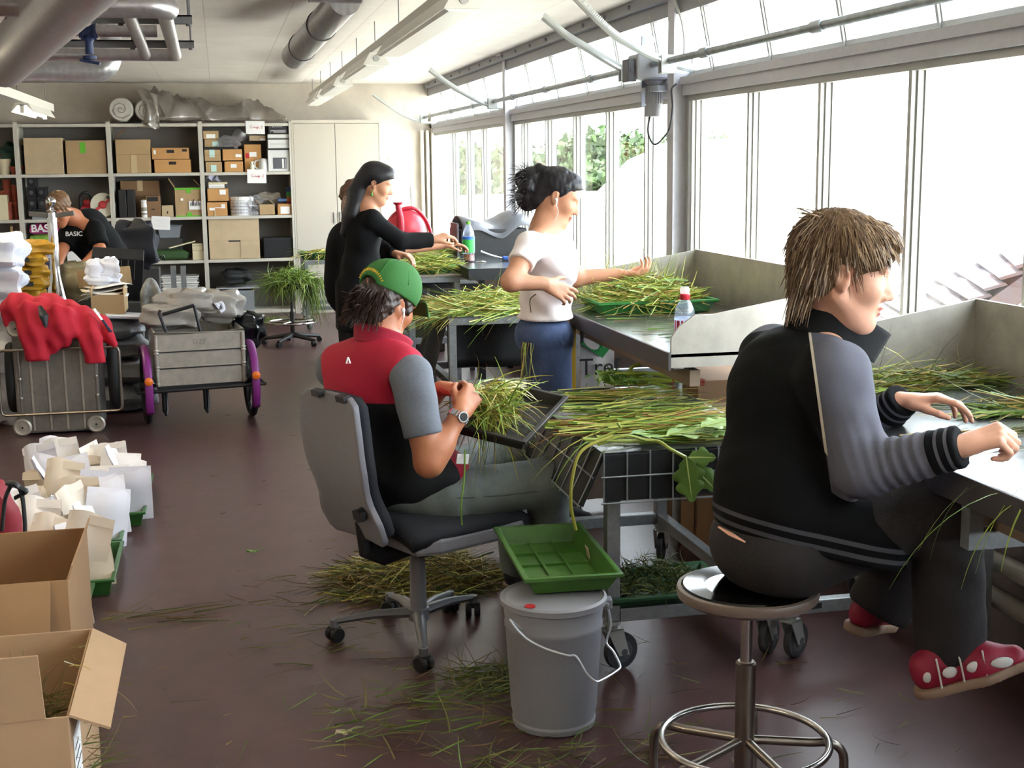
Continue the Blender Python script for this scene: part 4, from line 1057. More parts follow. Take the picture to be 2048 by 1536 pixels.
b = MB(); b.lathe([(.024, 0), (.026, .004), (.022, .075), (.012, .085), (.012, .1), (.02, .102), (.02, .112)], (sx(505), YS+.05, SH[3]), 16); tag(b.build('plastic_bottle', mat('pale_green_plastic', 'd5dcc4', .4), None, 40), 'pale plastic bottle in front of the tall brown carton', 'bottle')
carton('tilted carton lying on the tall brown one', sx(502), sx(535), top(288.5)+.03, top(272), YS+.1, .25, m_card2, tape=False, lab=((.65, .95, .1, .5, m_paper),), rz=0.)
kt = thing('kettle', 'white jug kettle beside the white appliance cartons', 'kettle', (sx(528), YS+.09, SH[3]))
kc = (sx(528), YS+.09, SH[3])
b = MB(); b.lathe([(.055, 0), (.058, .01), (.05, .1), (.04, .135), (.03, .143), (0, .147)], kc, 22); b.build('jug', m_tub, kt, 40)
b = MB(); b.tube(bez([(kc[0]-.045, kc[1], kc[2]+.13), (kc[0]-.09, kc[1], kc[2]+.11), (kc[0]-.09, kc[1], kc[2]+.05), (kc[0]-.055, kc[1], kc[2]+.03)]), .009, 8); b.build('handle', m_tub, kt, True)
b = MB(); b.prism([(.03, .1), (.07, .135), (.03, .135)], Matrix(((1, 0, 0, kc[0]), (0, 0, -1, kc[1]+.015), (0, 1, 0, kc[2]), (0, 0, 0, 1))), .03); b.build('spout', m_tub, kt)
wx0, wx1 = sx(540), sx(582)
c1 = carton('lowest white appliance carton with a picture panel', wx0-.015, wx1, SH[3]+.001, top(299), YS+.03, .36, m_tub, tape=False, lab=((.22, .82, .12, .6, mat('picture_panel', '56565c', .5)), (.62, .7, .15, .55, m_paper), (.74, .8, .15, .55, mat('grey_print', '9b9b9b', .6)), (0, 1, .93, 1, m_ink)))
c2 = carton('middle white appliance carton with a black stripe', wx0-.01, wx1, top(298.6), top(277.5), YS+.03, .36, m_tub, tape=False, lab=((0, 1, .84, .95, m_ink), (.1, .9, .3, .5, mat('pale_print', 'c4c4c2', .6))))
carton('slim white lid carton under the black one', wx0-.01, wx1, top(277.2), top(270), YS+.03, .36, m_tub, tape=False)
c3 = carton('black appliance carton with white script at the shelf top', wx0, wx1, top(269.6), top(247.5), YS+.03, .34, mat('black_carton', '29262a', .5), tape=False, lab=((.1, .85, .1, .38, mat('grey_picture', '8d8b8d', .5)), (.12, .24, .08, .24, m_ink)))
b = MB(); zz_ = top(255); xx_ = sx(544)
b.tube(bez([(xx_+.012*i, YS+.026, zz_+(.011 if i % 2 else -.004)+(.02 if i == 1 else 0)) for i in range(12)], 4), .0035, 5, flat=.5); b.build('script_lettering', m_paper, c3, True)['kind'] = 'stuff'
m_film = clear_mat('clear_film', (.9, .9, .92), .12, .15, .22, (.85, .85, .88))
tag(soft('film_bag', m_film, pillow((sx(461), YS+.15, top(297)), .2, .2, .12, 12, bumpy=.5), nu=26, nv=16), 'clear plastic film bag lying over the cartons', 'bag')
b = MB(); b.grid(lambda u, v: Vector((sx(452)+(.06+.17*v)*u+.12*v, YS+.12+.03*math.sin(6*u+3*v), top(296)+.19*v*(1-.3*u)+.02*math.sin(9*u))), 10, 10); tag(b.build('film_sheet', m_film, None, True), 'clear film peak sticking up behind the film bag', 'film')
# bay 3, second shelf
sc('lower carton beside the white pail with torn white label', 414, 454, 405, 2, m=m_card3, lab=((.1, .38, .42, .6, m_paper), (.7, .9, .55, .85, m_paper), (.38, .72, .58, .64, m_paper), (.34, .42, 0, .4, m_tape)), tape=False, group='cartons beside the white pail')
carton('upper carton beside the white pail with white label', sx(413), sx(455), top(404.6), top(379), YS+.03, .33, m_card3, tape=False, lab=((.58, .88, .52, .9, m_paper),), group='cartons beside the white pail')
for k in range(3): carton(['lowest', 'middle', 'topmost'][k]+' white paper block on the carton by the pail', sx(416), sx(448+(6 if k == 2 else 0)), top(378.6)+.022*k, top(378.6)+.022*k+.0212, YS+.05, .2, [m_tub, m_paper, m_cream][k], tape=False, name='book', cat='book', group='white paper blocks')
b = MB(); b.grid(lambda u, v: Vector((sx(412)+.17*u+.05*v*(1-u), YS+.06+.14*v, top(365)+.115*(1-u)*(.3+.7*v)+.012*math.sin(14*u))), 16, 8); tag(b.build('film_sheet', mat('lilac_film', 'c3c3d6', .3), None, True, solid=.002), 'crumpled lilac sheet over the paper blocks', 'film')
pl = thing('lidded_pail', 'white lidded pail with printed grid on the shelf', 'bucket', (sx(479.5), YS+.16, SH[2]))
pcn = (sx(480), YS+.15, SH[2])
b = MB(); b.lathe([(.112, 0), (.114, .004), (.124, .165), (.126, .17), (.133, .172), (.134, .2), (.13, .205), (0, .205)], pcn, 36); b.build('pail', m_tub, pl, 40)
b = MB()
for r in range(4):
    for k in range(7): a = -PI*.86+k*.27; b.boxm(T(pcn[0]+.122*math.cos(a), pcn[1]+.122*math.sin(a), pcn[2]+.03+.035*r) @ rot('Z', math.degrees(a)), .004, .02, .012)
b.build('printed_grid', mat('print_lilac', '9d9db0', .6), pl)['kind'] = 'stuff'
sc('small tan carton with its flap up near the shelf end', 519, 549, 409, 2, dep=.15, m=m_card, flaps=50)
sc('little carton with a white label at the shelf end', 555, 583, 408, 2, dep=.15, m=m_card3, lab=((.2, .85, .1, .75, m_paper),), tape=False)
carton('small blue book on the little carton', sx(554), sx(572), top(407.5), top(402), YS+.05, .12, mat('blue_cover', '3b5d86', .5), tape=False, name='book', cat='book')
tag(soft('film_bag', m_film, pillow((sx(508), YS+.14, SH[2]), .16, .2, .2, 15, bumpy=.5), nu=26, nv=16), 'crumpled film bag between white pail and tan carton', 'bag')
tag(soft('paper_bag', mat('grey_bag', '8f887b', .6), pillow((sx(533), YS+.25, SH[2]+.03), .3, .12, .2, 18, bumpy=.4), nu=26, nv=14), 'grey crumpled bag leaning at the back of the shelf', 'bag')
b = MB()
bl = thing('label_block', 'upright block striped blue, green, orange and red', 'block', (sx(578), YS+.2, SH[2]))
for k, (cname, c) in enumerate((('dark_red', '8c2d22'), ('orange', 'b25a2a'), ('leaf_green', '3c8a3c'), ('navy', '26365e'))):
    b = MB(); b.box(sx(572), YS+.12, SH[2]+.085+.055*k, sx(584), YS+.22, SH[2]+.14+.055*k-.001); b.build('stripe', mat(cname+'_card', c, .6), bl)
b = MB(); b.box(sx(572), YS+.12, SH[2], sx(584), YS+.22, SH[2]+.084); b.build('foot', m_card, bl)
# bay 3, third shelf and floor
sc('large flat pale carton with folded flaps on the low shelf', 416, 517, 434, 1, m=m_card2, dep=.3, tape=False, lab=((.0, 1, .43, .435, m_card), (.38, .62, .41, .44, m_ink), (.62, .995, .02, .43, m_card2), (.0, .38, .02, .43, m_card2)))
sc('black crate at the end of the low shelf', 527, 583, 476, 1, m=m_blk, dep=.3, name='storage_crate', tape=False, lab=((0, 1, .88, .95, m_potblk),))
b = MB(); tag(soft('holdall', mat('black_nylon', '141416', .6, bump=(60, .3)), pillow((sx(462), YS+.14, SH[0]+.29), .32, .24, .17, 21, bumpy=.25), nu=26, nv=14), 'black holdall slumped on the grey lidded box', 'bag')
gl = sc('grey lidded plastic box under the black holdall', 423, 508, 583, 0, m=m_gtub, dep=.3, name='storage_box', tape=False, z0=SH[0]+.001)
b = MB(); b.box(sx(421), YS+.02, top(583)-.0005, sx(509), YS+.34, top(583)+.012); b.build('lid', mat('pale_grey_lid', 'a9abac', .5), gl, bevel=.003)
# bay 0
for k, (px, pt, n_) in enumerate(((5, 375, 3), (14, 352, 3), (30, 360, 3), (17, 400, 2))):
    x = aty(px, 400, YS+.15).x; zt_ = top(pt, px)
    t = thing('terracotta_pots', ['tall column of nested terracotta pots at the picture edge', 'tallest column of nested terracotta pots', 'column of nested terracotta pots against the shelf side', 'short front column of nested terracotta pots'][k], 'pots', (x, YS+.2-.1*(k == 3), SH[2]), group='nested terracotta pots')
    h = (zt_-SH[2])
    nn = int(h/.06)
    for j in range(nn): b = MB(); b.lathe([(.035, .06*j), (.043, .06*j+.05), (.047, .06*j+.05), (.047, .06*j+.066), (.04, .06*j+.066)], (x, YS+.2-.1*(k == 3), SH[2]+.001), 16); b.build('pot', m_terra, t, 40)
carton('pale cream box before the terracotta pots', aty(-30, 400, YS).x, sx(11), SH[2], top(390, 5), YS+.02, .12, m_cream, tape=False)
for k, (px, m_, zt_) in enumerate(((8, m_cream, 318), (32, m_terra, 333))):
    x = aty(px, 340, YS+.1).x; b = MB(); h = top(zt_, px)-SH[3]; b.lathe([(.05, 0), (.07, h*.8), (.076, h*.8), (.076, h), (.06, h)], (x, YS+.12, SH[3]), 18); tag(b.build('flower_pot', m_, None, 40), ['cream plant pot on the top shelf at the picture edge', 'small terracotta pot on the top shelf'][k], 'pot')
tag(soft('green_tarp', mat('dark_teal_cloth', '27443a', .8), pillow((aty(24, 330, YS+.2).x, YS+.28, SH[3]), .2, .2, .3, 31, bumpy=.5), nu=26, nv=16), 'bunched dark teal cloth on the top shelf', 'cloth')
tag(MB().beam((aty(27, 490, YS+.02).x, YS+.02, SH[1]), (aty(23, 455, YS+.05).x, YS+.05, top(453, 23)), .02, .05).build('wooden_stake', MATS['raw_wood']), 'narrow upright wooden slat at the shelf side', 'slat')
# on top of the units
for k, (px, r) in enumerate(((242, .128), (292, .118))):
    q = aty(px, 222, YS+.02)
    t = thing('fleece_roll', ['plump white fleece roll end on the shelf top', 'second white fleece roll partly behind the film'][k], 'roll', (q.x, YS+.2, 2.12), group='white rolls on the shelf top')
    b = MB(); b.X = T(q.x, YS+.01, 2.122+r) @ rot('X', -90); b.lathe([(0, 0), (r*.3, .004), (r*.9, 0), (r, .02), (r, .45), (0, .45)], n=32); b.build('roll', mat('white_fleece', 'bdb9b0', .9, bump=(50, .6)), t, 50)
    b = MB(); b.tube([(q.x+r*(.1+.08*i/6)*math.cos(i*.8)*(1+i*.12), YS+.006, 2.122+r+r*(.1+.08*i/6)*math.sin(i*.8)*(1+i*.12)) for i in range(28) if (1+i*.12)*(.1+.08*i/6) < .9], .0035, 5); b.build('wound_edge', mat('grey_edge', '8f8b84', .9), t, True)
m_film2 = clear_mat('milky_film', (.86, .83, .79), .16, .14, .3, (.6, .56, .52))
rgf = random.Random(3); ph = [rgf.uniform(0, 6.28) for _ in range(8)]


def filmtop(u, v):
    px = 285+280*u; H = (.30+.06*math.sin(7*u+1)+.05*math.sin(17*u+ph[0]))*(1-.38*u)*(1-max(0, u-.75)*2.6)*(1 if u > .12 else .75+2*u)
    x = aty(px, 210, YS+.1).x; a = PI*v
    rid = sum(k*(1-2*abs(math.sin(f*u+g*v+p))) for k, f, g, p in ((.13, 9, 3, ph[1]), (.09, 17, -6, ph[2]), (.06, 31, 9, ph[3]), (.05, 23, 19, ph[4]), (.03, 57, -14, ph[5])))
    return Vector((x+.03*math.sin(6*v+20*u), YS+.2-.19*math.cos(a)*(1+.25*rid)+.03*math.sin(23*u+4*v), 2.125+max(.005, H*math.sin(a)**.7*(1+rid))))


tag(soft('plastic_sheeting', m_film2, filmtop, nu=150, nv=34, solid=.002), 'long crumpled clear plastic sheeting on top of the shelves', 'sheeting')
b = MB(); b.grid(lambda u, v: Vector((aty(272+44*u+16*math.sin(3*v)*(1-u), 200, YS).x, YS-.03+.03*math.sin(9*u+5*v)+.1*(1-v)**2*0+.06*abs(u-.5), aty(290, 182+74*(1-v)-6*math.sin(5*u), YS).z)), 12, 16); tag(b.build('plastic_sheeting', m_film2, None, True, solid=.003), 'twisted flap of plastic sheeting hanging over the shelf edge', 'sheeting')
# red watering can on the back table, hose reel style round can
wc = thing('watering_can', 'big red plastic watering can with a hooped handle behind the woman in black', 'watering can', (0, 0, 0))
c = aty(812, 462, 11.6); wc.location = (c.x, 11.6, c.z-.2); WM[wc.name] = T(c.x, 11.6, c.z-.2)
m_redp = mat('red_translucent', 'd23a4a', .3, trans=.12)
b = MB(); b.sph(c, (.185, .16, .2), 30, 18); b.build('body', m_redp, wc, True)
b = MB(); b.tube(bez([c+Vector((-.17, -.02, .04)), c+Vector((-.08, -.06, .17)), c+Vector((.06, -.06, .2)), c+Vector((.17, -.03, .1)), c+Vector((.225, 0, -.05)), c+Vector((.2, 0, -.16))]), .016, 10); b.build('hoop_handle', mat('red_handle', 'b01f33', .35), wc, True)
b = MB(); b.tube([c+Vector((-.06, -.12, -.03)), c+Vector((-.065, -.14, .12)), c+Vector((-.085, -.14, .24))], [.045, .032, .024], 12); b.lathe([(.03, 0), (.045, .02)], n=14, M=T(*(c+Vector((-.085, -.14, .235))))); b.build('spout', mat('red_handle', 'b01f33', .35), wc, True)
b = MB(); b.box(c.x-.25, 11.42, 0, c.x+.3, 11.8, c.z-.2); tag(b.build('pedestal_box', mat('dark_box', '3a3836', .7), None, bevel=.01), 'dark box carrying the red watering can', 'box')
q0, q1 = aty(822, 372, 14.6), aty(826, 440, 14.6); b = MB(); b.tube([q0, (q1.x+.05, 14.7, 0.01)], .014, 8); tag(b.build('broom_stick', m_white, None, True), 'thin white stick leaning by the bare wall', 'stick')
# ---------------------------------------------------------------- bodies and cloth as one continuous surface
V3 = lambda p: np.array([p[0], p[1], p[2]], dtype=np.float32)


class Field:
    """signed distance field on a grid, built up shape by shape, turned into one closed skin"""
    def __init__(s, lo, hi, h):
        s.lo = V3(lo); s.h = h; s.n = np.ceil((V3(hi)-s.lo)/h).astype(int)+1
        s.a = np.full(tuple(s.n), .08, np.float32); s.id = np.zeros(tuple(s.n), np.int8)
        s.ax = [s.lo[i]+h*np.arange(s.n[i], dtype=np.float32) for i in range(3)]

    def _sl(s, lo, hi, pad):
        i0 = np.maximum(np.floor((lo-pad-s.lo)/s.h).astype(int), 0); i1 = np.minimum(np.ceil((hi+pad-s.lo)/s.h).astype(int)+1, s.n)
        if np.any(i1 <= i0): return None, None
        sl = tuple(slice(a, b) for a, b in zip(i0, i1))
        return sl, (s.ax[0][sl[0]][:, None, None], s.ax[1][sl[1]][None, :, None], s.ax[2][sl[2]][None, None, :])

    def _join(s, sl, d, k, m, sub=False):
        a = s.a[sl]
        if sub:
            d = -d; h = np.maximum(k-np.abs(a-d), 0)/k if k > 0 else 0
            s.a[sl] = np.maximum(a, d)+(h*h*k*.25 if k > 0 else 0)
        else:
            s.id[sl] = np.where(d < a, m, s.id[sl])
            h = np.maximum(k-np.abs(a-d), 0)/k if k > 0 else 0
            s.a[sl] = np.minimum(a, d)-(h*h*k*.25 if k > 0 else 0)

    def cap(s, a, b, ra, rb=None, k=.02, m=0, flat=None, sub=False):
        """tapered limb; flat = (axis, factor) squeezes the section along an axis"""
        rb = ra if rb is None else rb; a, b = V3(a), V3(b); R = max(ra, rb)
        sl, (x, y, z) = s._sl(np.minimum(a, b)-R, np.maximum(a, b)+R, k+2*s.h)
        if sl is None: return s
        px, py, pz = x-a[0], y-a[1], z-a[2]; d = b-a
        if flat:
            n = V3(flat[0]); n = n/np.linalg.norm(n); q = 1/flat[1]-1
            t = (px*n[0]+py*n[1]+pz*n[2])*q; px, py, pz = px+t*n[0], py+t*n[1], pz+t*n[2]; d = d+n*(d@n)*q
        L2 = max(float(d@d), 1e-9)
        t = np.clip((px*d[0]+py*d[1]+pz*d[2])/L2, 0, 1)
        D = np.sqrt((px-t*d[0])**2+(py-t*d[1])**2+(pz-t*d[2])**2)-(ra+(rb-ra)*t)
        if flat: D = D*min(1, flat[1]**.5)
        s._join(sl, D.astype(np.float32), k, m, sub); return s

    def ell(s, c, r, M=None, k=.02, m=0, sub=False):
        """ellipsoid with half axes r in the rotated frame M (3x3, columns are the axes)"""
        c = V3(c); r = V3(r); R = np.array(M, np.float32) if M is not None else np.eye(3, dtype=np.float32)
        e = np.sqrt(((R*r)**2).sum(1))
        sl, (x, y, z) = s._sl(c-e, c+e, k+2*s.h)
        if sl is None: return s
        px, py, pz = x-c[0], y-c[1], z-c[2]
        q = [(px*R[0, i]+py*R[1, i]+pz*R[2, i]) for i in range(3)]
        k0 = np.sqrt(sum((q[i]/r[i])**2 for i in range(3))); k1 = np.sqrt(sum((q[i]/r[i]**2)**2 for i in range(3)))
        D = np.where(k1 > 1e-6, k0*(k0-1)/np.maximum(k1, 1e-6), -r.min())
        s._join(sl, D.astype(np.float32), k, m, sub); return s

    def box(s, c, half, M=None, rnd=.01, k=.01, m=0, sub=False):
        c = V3(c); hf = V3(half); R = np.array(M, np.float32) if M is not None else np.eye(3, dtype=np.float32); e = np.abs(R) @ hf
        sl, (x, y, z) = s._sl(c-e, c+e, k+rnd+2*s.h)
        if sl is None: return s
        px, py, pz = x-c[0], y-c[1], z-c[2]
        q = [np.abs(px*R[0, i]+py*R[1, i]+pz*R[2, i])-hf[i]+rnd for i in range(3)]
        D = np.sqrt(sum(np.maximum(v, 0)**2 for v in q))+np.minimum(np.maximum(np.maximum(q[0], q[1]), q[2]), 0)-rnd
        s._join(sl, D.astype(np.float32), k, m, sub); return s

    def chain(s, pts, rs, k=.02, m=0, flat=None):
        for i in range(len(pts)-1): s.cap(pts[i], pts[i+1], rs[i], rs[i+1], k, m, flat)
        return s

    def cut(s, p, n, near=None, k=0.):
        """keep the side the normal points away from; near = (centre, radius) limits the cut to a ball"""
        p = V3(p); n = V3(n); n = n/np.linalg.norm(n)
        if near is not None:
            c = V3(near[0]); sl, (x, y, z) = s._sl(c-near[1], c+near[1], 0)
        else: sl, (x, y, z) = s._sl(s.lo, s.lo+s.n*s.h, 0)
        if sl is None: return s
        D = (x-p[0])*n[0]+(y-p[1])*n[1]+(z-p[2])*n[2]
        if near is not None: D = np.where((x-c[0])**2+(y-c[1])**2+(z-c[2])**2 < near[1]**2, D, -9)
        s.a[sl] = np.maximum(s.a[sl], D); return s

    def warp(s, fn, amt, lo=None, hi=None):
        """folds: push the surface by amt*fn(x, y, z)"""
        s.a += (amt*fn(s.ax[0][:, None, None], s.ax[1][None, :, None], s.ax[2][None, None, :])).astype(np.float32); return s

    def mesh(s):
        a = s.a; a[0], a[-1] = .05, .05; a[:, 0], a[:, -1] = .05, .05; a[:, :, 0], a[:, :, -1] = .05, .05
        I = a < 0; nx, ny, nz = a.shape
        c = np.zeros((nx-1, ny-1, nz-1), np.uint8)
        cs = [(i, j, k) for i in (0, 1) for j in (0, 1) for k in (0, 1)]
        for i, j, k in cs: c += I[i:nx-1+i, j:ny-1+j, k:nz-1+k]
        act = np.argwhere((c > 0) & (c < 8)); N = len(act)
        idx = np.full(c.shape, -1, np.int32); idx[act[:, 0], act[:, 1], act[:, 2]] = np.arange(N)
        val = {o: a[act[:, 0]+o[0], act[:, 1]+o[1], act[:, 2]+o[2]] for o in cs}
        P = np.zeros((N, 3), np.float32); C = np.zeros(N, np.float32)
        for o in cs:
            for ax in range(3):
                if o[ax]: continue
                q = list(o); q[ax] = 1; q = tuple(q); va, vb = val[o], val[q]; cr = (va < 0) != (vb < 0)
                t = np.where(cr, va/np.where(cr, va-vb, 1), 0)
                p = np.tile(np.array(o, np.float32), (N, 1)); p[:, ax] += t
                P += np.where(cr[:, None], p, 0); C += cr
        P = (P/C[:, None]+act)*s.h+s.lo
        F = []
        for ax in range(3):
            sl0 = [slice(1, -1)]*3; sl1 = [slice(1, -1)]*3; sl0[ax] = slice(0, -1); sl1[ax] = slice(1, None)
            A, B = I[tuple(sl0)], I[tuple(sl1)]; e = np.argwhere(A != B); sgn = A[e[:, 0], e[:, 1], e[:, 2]]
            base = e.copy()
            for q in range(3):
                if q != ax: base[:, q] += 1
            u, v = (ax+1) % 3, (ax+2) % 3; cells = []
            for du, dv in ((0, 0), (-1, 0), (-1, -1), (0, -1)):
                b2 = base.copy(); b2[:, u] += du; b2[:, v] += dv; cells.append(idx[b2[:, 0], b2[:, 1], b2[:, 2]])
            q = np.stack(cells, 1); q[~sgn] = q[~sgn][:, ::-1]; F.append(q)
        F = np.concatenate(F); F = F[(F >= 0).all(1)]
        ii = np.clip(np.round((P-s.lo)/s.h).astype(int), 0, np.array(s.a.shape)-1)
        s.vid = s.id[ii[:, 0], ii[:, 1], ii[:, 2]]
        return P, F

    def build(s, name, mats, parent=None, attrs=None, smooth_it=2, faces=None, thin=None):
        P, F = s.mesh()
        P = P.astype(np.float64)
        if smooth_it:      # light relaxing of the grid steps
            E = np.concatenate([F[:, [0, 1]], F[:, [1, 2]], F[:, [2, 3]], F[:, [3, 0]]]); E = np.concatenate([E, E[:, ::-1]])
            cnt = np.bincount(E[:, 0], minlength=len(P)).astype(float)[:, None]
            for it in range(smooth_it):
                for f in (.5, -.52):
                    av = np.stack([np.bincount(E[:, 0], P[E[:, 1], i], len(P)) for i in range(3)], 1)/cnt; P = P+f*(av-P)
        mi = s.vid[F[:, 0]].astype(np.int32)
        if faces is not None: mi = faces(P[F].mean(1), mi)
        me = bpy.data.meshes.new(name); Mi = wmat(parent).inverted() if parent is not None else Matrix()
        off = np.zeros(3)
        if parent is not None: off = np.array(wmat(parent).translation)
        else: off = np.array([(P[:, 0].min()+P[:, 0].max())/2, (P[:, 1].min()+P[:, 1].max())/2, P[:, 2].min()])
        Q = (P-off).astype(np.float32)
        me.vertices.add(len(Q)); me.vertices.foreach_set('co', Q.ravel()); me.loops.add(F.size); me.loops.foreach_set('vertex_index', F.astype(np.int32).ravel())
        me.polygons.add(len(F)); me.polygons.foreach_set('loop_start', np.arange(0, F.size, 4, dtype=np.int32)); me.polygons.foreach_set('loop_total', np.full(len(F), 4, np.int32))
        for m in (mats if isinstance(mats, (list, tuple)) else [mats]): me.materials.append(m)
        me.polygons.foreach_set('material_index', np.ascontiguousarray(mi)); me.polygons.foreach_set('use_smooth', np.ones(len(F), bool))
        if attrs:
            for k_, fn in attrs.items(): me.attributes.new(k_, 'FLOAT', 'POINT').data.foreach_set('value', np.asarray(fn(P), np.float32))
        me.update(calc_edges=True); me.validate()
        o = bpy.data.objects.new(name, me); COL.objects.link(o)
        if parent is not None: o.parent = parent; WM[o.name] = wmat(parent)
        else: o.location = off; WM[o.name] = Matrix.Translation(Vector(off))
        return o


def axes(fwd, up=(0, 0, 1)):
    f = np.array(fwd, float); f /= np.linalg.norm(f); u = np.array(up, float); u = u-f*(u@f); u /= np.linalg.norm(u); l = np.cross(u, f)
    return np.stack([f, l, u], 1)     # columns: forward, left, up


def head(F, c, A, s=1., ears=True, k=.02, lip=1, mouth_open=0., jaw=1., ear_k=.006):
    """head with face; c = point between the ears, A = axes (forward, left, up)"""
    c = np.array(c, float)
    w = lambda x, y, z: c+A @ (np.array([x, y, z])*s)
    E = lambda x, y, z, rx, ry, rz, k_=.01, m=0, sub=False: F.ell(w(x, y, z), np.array([rx, ry, rz])*s, A, k_*s, m, sub)
    E(-.012, 0, .045, .097, .074, .084)
    E(.035, 0, .03, .062, .062, .075, .02); E(.038, 0, -.03, .055, .056, .08, .025)
    for y in (-1, 1): F.cap(w(-.005, y*.05, -.04), w(.055, y*.02, -.1), .02*s*jaw, .017*s, .025*s)
    E(.068, 0, -.1, .02, .022, .019, .02); E(.04, 0, -.085, .045*jaw, .04*jaw, .03, .02)
    F.cap(w(.083, 0, .016), w(.108, 0, -.026), .0085*s, .0105*s, .014*s); E(.104, 0, -.031, .013, .012, .009, .008)
    for y in (-1, 1):
        E(.096, y*.012, -.034, .011, .008, .008, .006); E(.079, y*.03, .03, .016, .026, .008, .012)
        E(.102, y*.031, .006, .018, .018, .011, .012, 0, True); E(.075, y*.031, .007, .0135, .0145, .0125, .006)
        E(.056, y*.043, -.018, .03, .022, .026, .02); E(.102, y*.007, -.043, .005, .0035, .004, .002, 0, True)
    E(.09, 0, -.056, .012, .021, .0065, .006, lip); E(.087, 0, -.0685-mouth_open, .0115, .018, .007, .006, lip)
    F.ell(w(.104, 0, -.0625-mouth_open*.5), np.array([.012, .02, .0016+mouth_open*.6])*s, A, .003*s, 0, True)
    if ears:
        for y in (-1, 1):
            B = A @ np.array(Matrix.Rotation(R_(-14*1), 3, 'Y') @ Matrix.Rotation(R_(y*22), 3, 'Z'))
            F.ell(w(-.006, y*.075, .002), np.array([.019, .0075, .031])*s, B, ear_k*s); F.ell(w(-.004, y*.082, .006), np.array([.011, .006, .019])*s, B, .004*s, 0, True); F.cap(w(.002, y*.077, -.008), w(.001, y*.076, -.026), .007*s, .0055*s, .006*s)
    return w


def hand(F, wr, d, back, thumb, curl=(20, 25, 28, 32), s=1., thumb_curl=20, spread=6., m=0, mid=1.1, rfac=1., tip=.7, thumb_out=42):
    """hand from wrist wr: d = direction of the fingers, back = direction the back of the hand faces, thumb = side of the thumb"""
    wr = np.array(wr, float); d = np.array(d, float); d /= np.linalg.norm(d); n = np.array(back, float); n = n-d*(n@d); n /= np.linalg.norm(n)
    t = np.cross(n, d); t = t*np.sign(t @ np.array(thumb, float))
    P = lambda x, y, z: wr+(d*x+t*y+n*z)*s
    for y, L in ((.028, .082), (.010, .086), (-.010, .082), (-.028, .074)): F.cap(P(.008, y*.62, 0), P(L, y, .001), .0135*s*rfac, .0098*s*rfac, .012*s, m)
    F.cap(P(-.03, 0, 0), P(.015, 0, 0), .023*s, .024*s, .015*s, m, (n, .72))
    F.cap(P(.02, .024, -.009), P(.05, .026, -.009), .015*s, .011*s, .012*s, m)
    L = [(.046, .027, .021), (.05, .031, .022), (.046, .029, .021), (.037, .022, .019)]; Y = (.029, .010, -.010, -.029); X = (.083, .087, .083, .075)
    for i in range(4):
        sp = R_(spread)*(1.4-i*.95); p = P(X[i], Y[i], .001); a = 0; ax = d*math.cos(sp)+t*math.sin(sp)
        for j, l in enumerate(L[i]):
            a += R_(curl[i])*(1., mid, tip)[j]; v = ax*math.cos(a)-n*math.sin(a); q = p+v*l*s
            r0 = (.0094, .0085, .0076, .0066)[j]*s*rfac*(.9 if i == 3 else 1); r1 = (.0085, .0076, .0066)[j]*s*rfac*(.9 if i == 3 else 1)
            F.cap(p, q, r0, r1, .003*s, m); p = q
    ta = R_(thumb_out); p = P(.018, .026, -.008); a = 0
    for j, (l, r0, r1) in enumerate(((.045, .013, .0105), (.032, .0105, .009), (.024, .009, .0075))):
        v = d*math.cos(ta-a)+t*math.sin(ta-a)-n*(.35+.1*j); v /= np.linalg.norm(v); q = p+v*l*s; F.cap(p, q, r0*s, r1*s, .006*s, m); p = q; a += R_(thumb_curl)
    return P


def strands(name, mats, parent, P0, dirs, L, r, seed=0, grav=.3, wav=.2, seg=5, n=3, taper=.35):
    """hair locks from points P0 along dirs"""
    rg = np.random.RandomState(seed); K = len(P0); V = []; Fc = []; mi = []
    P0 = np.asarray(P0, float); D = np.asarray(dirs, float); D /= np.linalg.norm(D, axis=1)[:, None]
    side = np.cross(D, rg.normal(size=D.shape)); side /= np.linalg.norm(side, axis=1)[:, None]
    Ls = np.broadcast_to(np.asarray(L, float), (K,))*rg.uniform(.7, 1.15, K); p = P0.copy(); ph = rg.uniform(0, 6.28, K)
    rings = []
    for j in range(seg+1):
        rad = r*(1-(1-taper)*j/seg)
        u = np.cross(D, [0, 0, 1.]); u /= np.maximum(np.linalg.norm(u, axis=1), 1e-6)[:, None]; w2 = np.cross(D, u)
        rings.append(np.stack([p+(u*math.cos(2*PI*q/n)+w2*math.sin(2*PI*q/n))*rad for q in range(n)], 1))
        D = D+np.array([0, 0, -grav])/seg+side*(wav*np.sin(ph+j*1.3))[:, None]/seg; D /= np.linalg.norm(D, axis=1)[:, None]; p = p+D*(Ls/seg)[:, None]
    V = np.stack(rings, 1).reshape(K, -1, 3)
    b = MB(); b.v = [Vector(v) for v in V.reshape(-1, 3).tolist()]
    for k in range(K):
        o = k*(seg+1)*n; mk = int(rg.randint(0, len(mats)))
        for j in range(seg):
            for q in range(n): q2 = (q+1) % n; b.f.append((o+j*n+q, o+j*n+q2, o+(j+1)*n+q2, o+(j+1)*n+q)); b.m.append(mk)
    return b.build(name, mats, parent, True)


def noise3(seed, f):
    rg = np.random.RandomState(seed); K = rg.normal(size=(7, 3))*f; ph = rg.uniform(0, 6.28, 7)
    return lambda x, y, z: sum(np.sin(K[i, 0]*x+K[i, 1]*y+K[i, 2]*z+ph[i]) for i in range(7))/3.


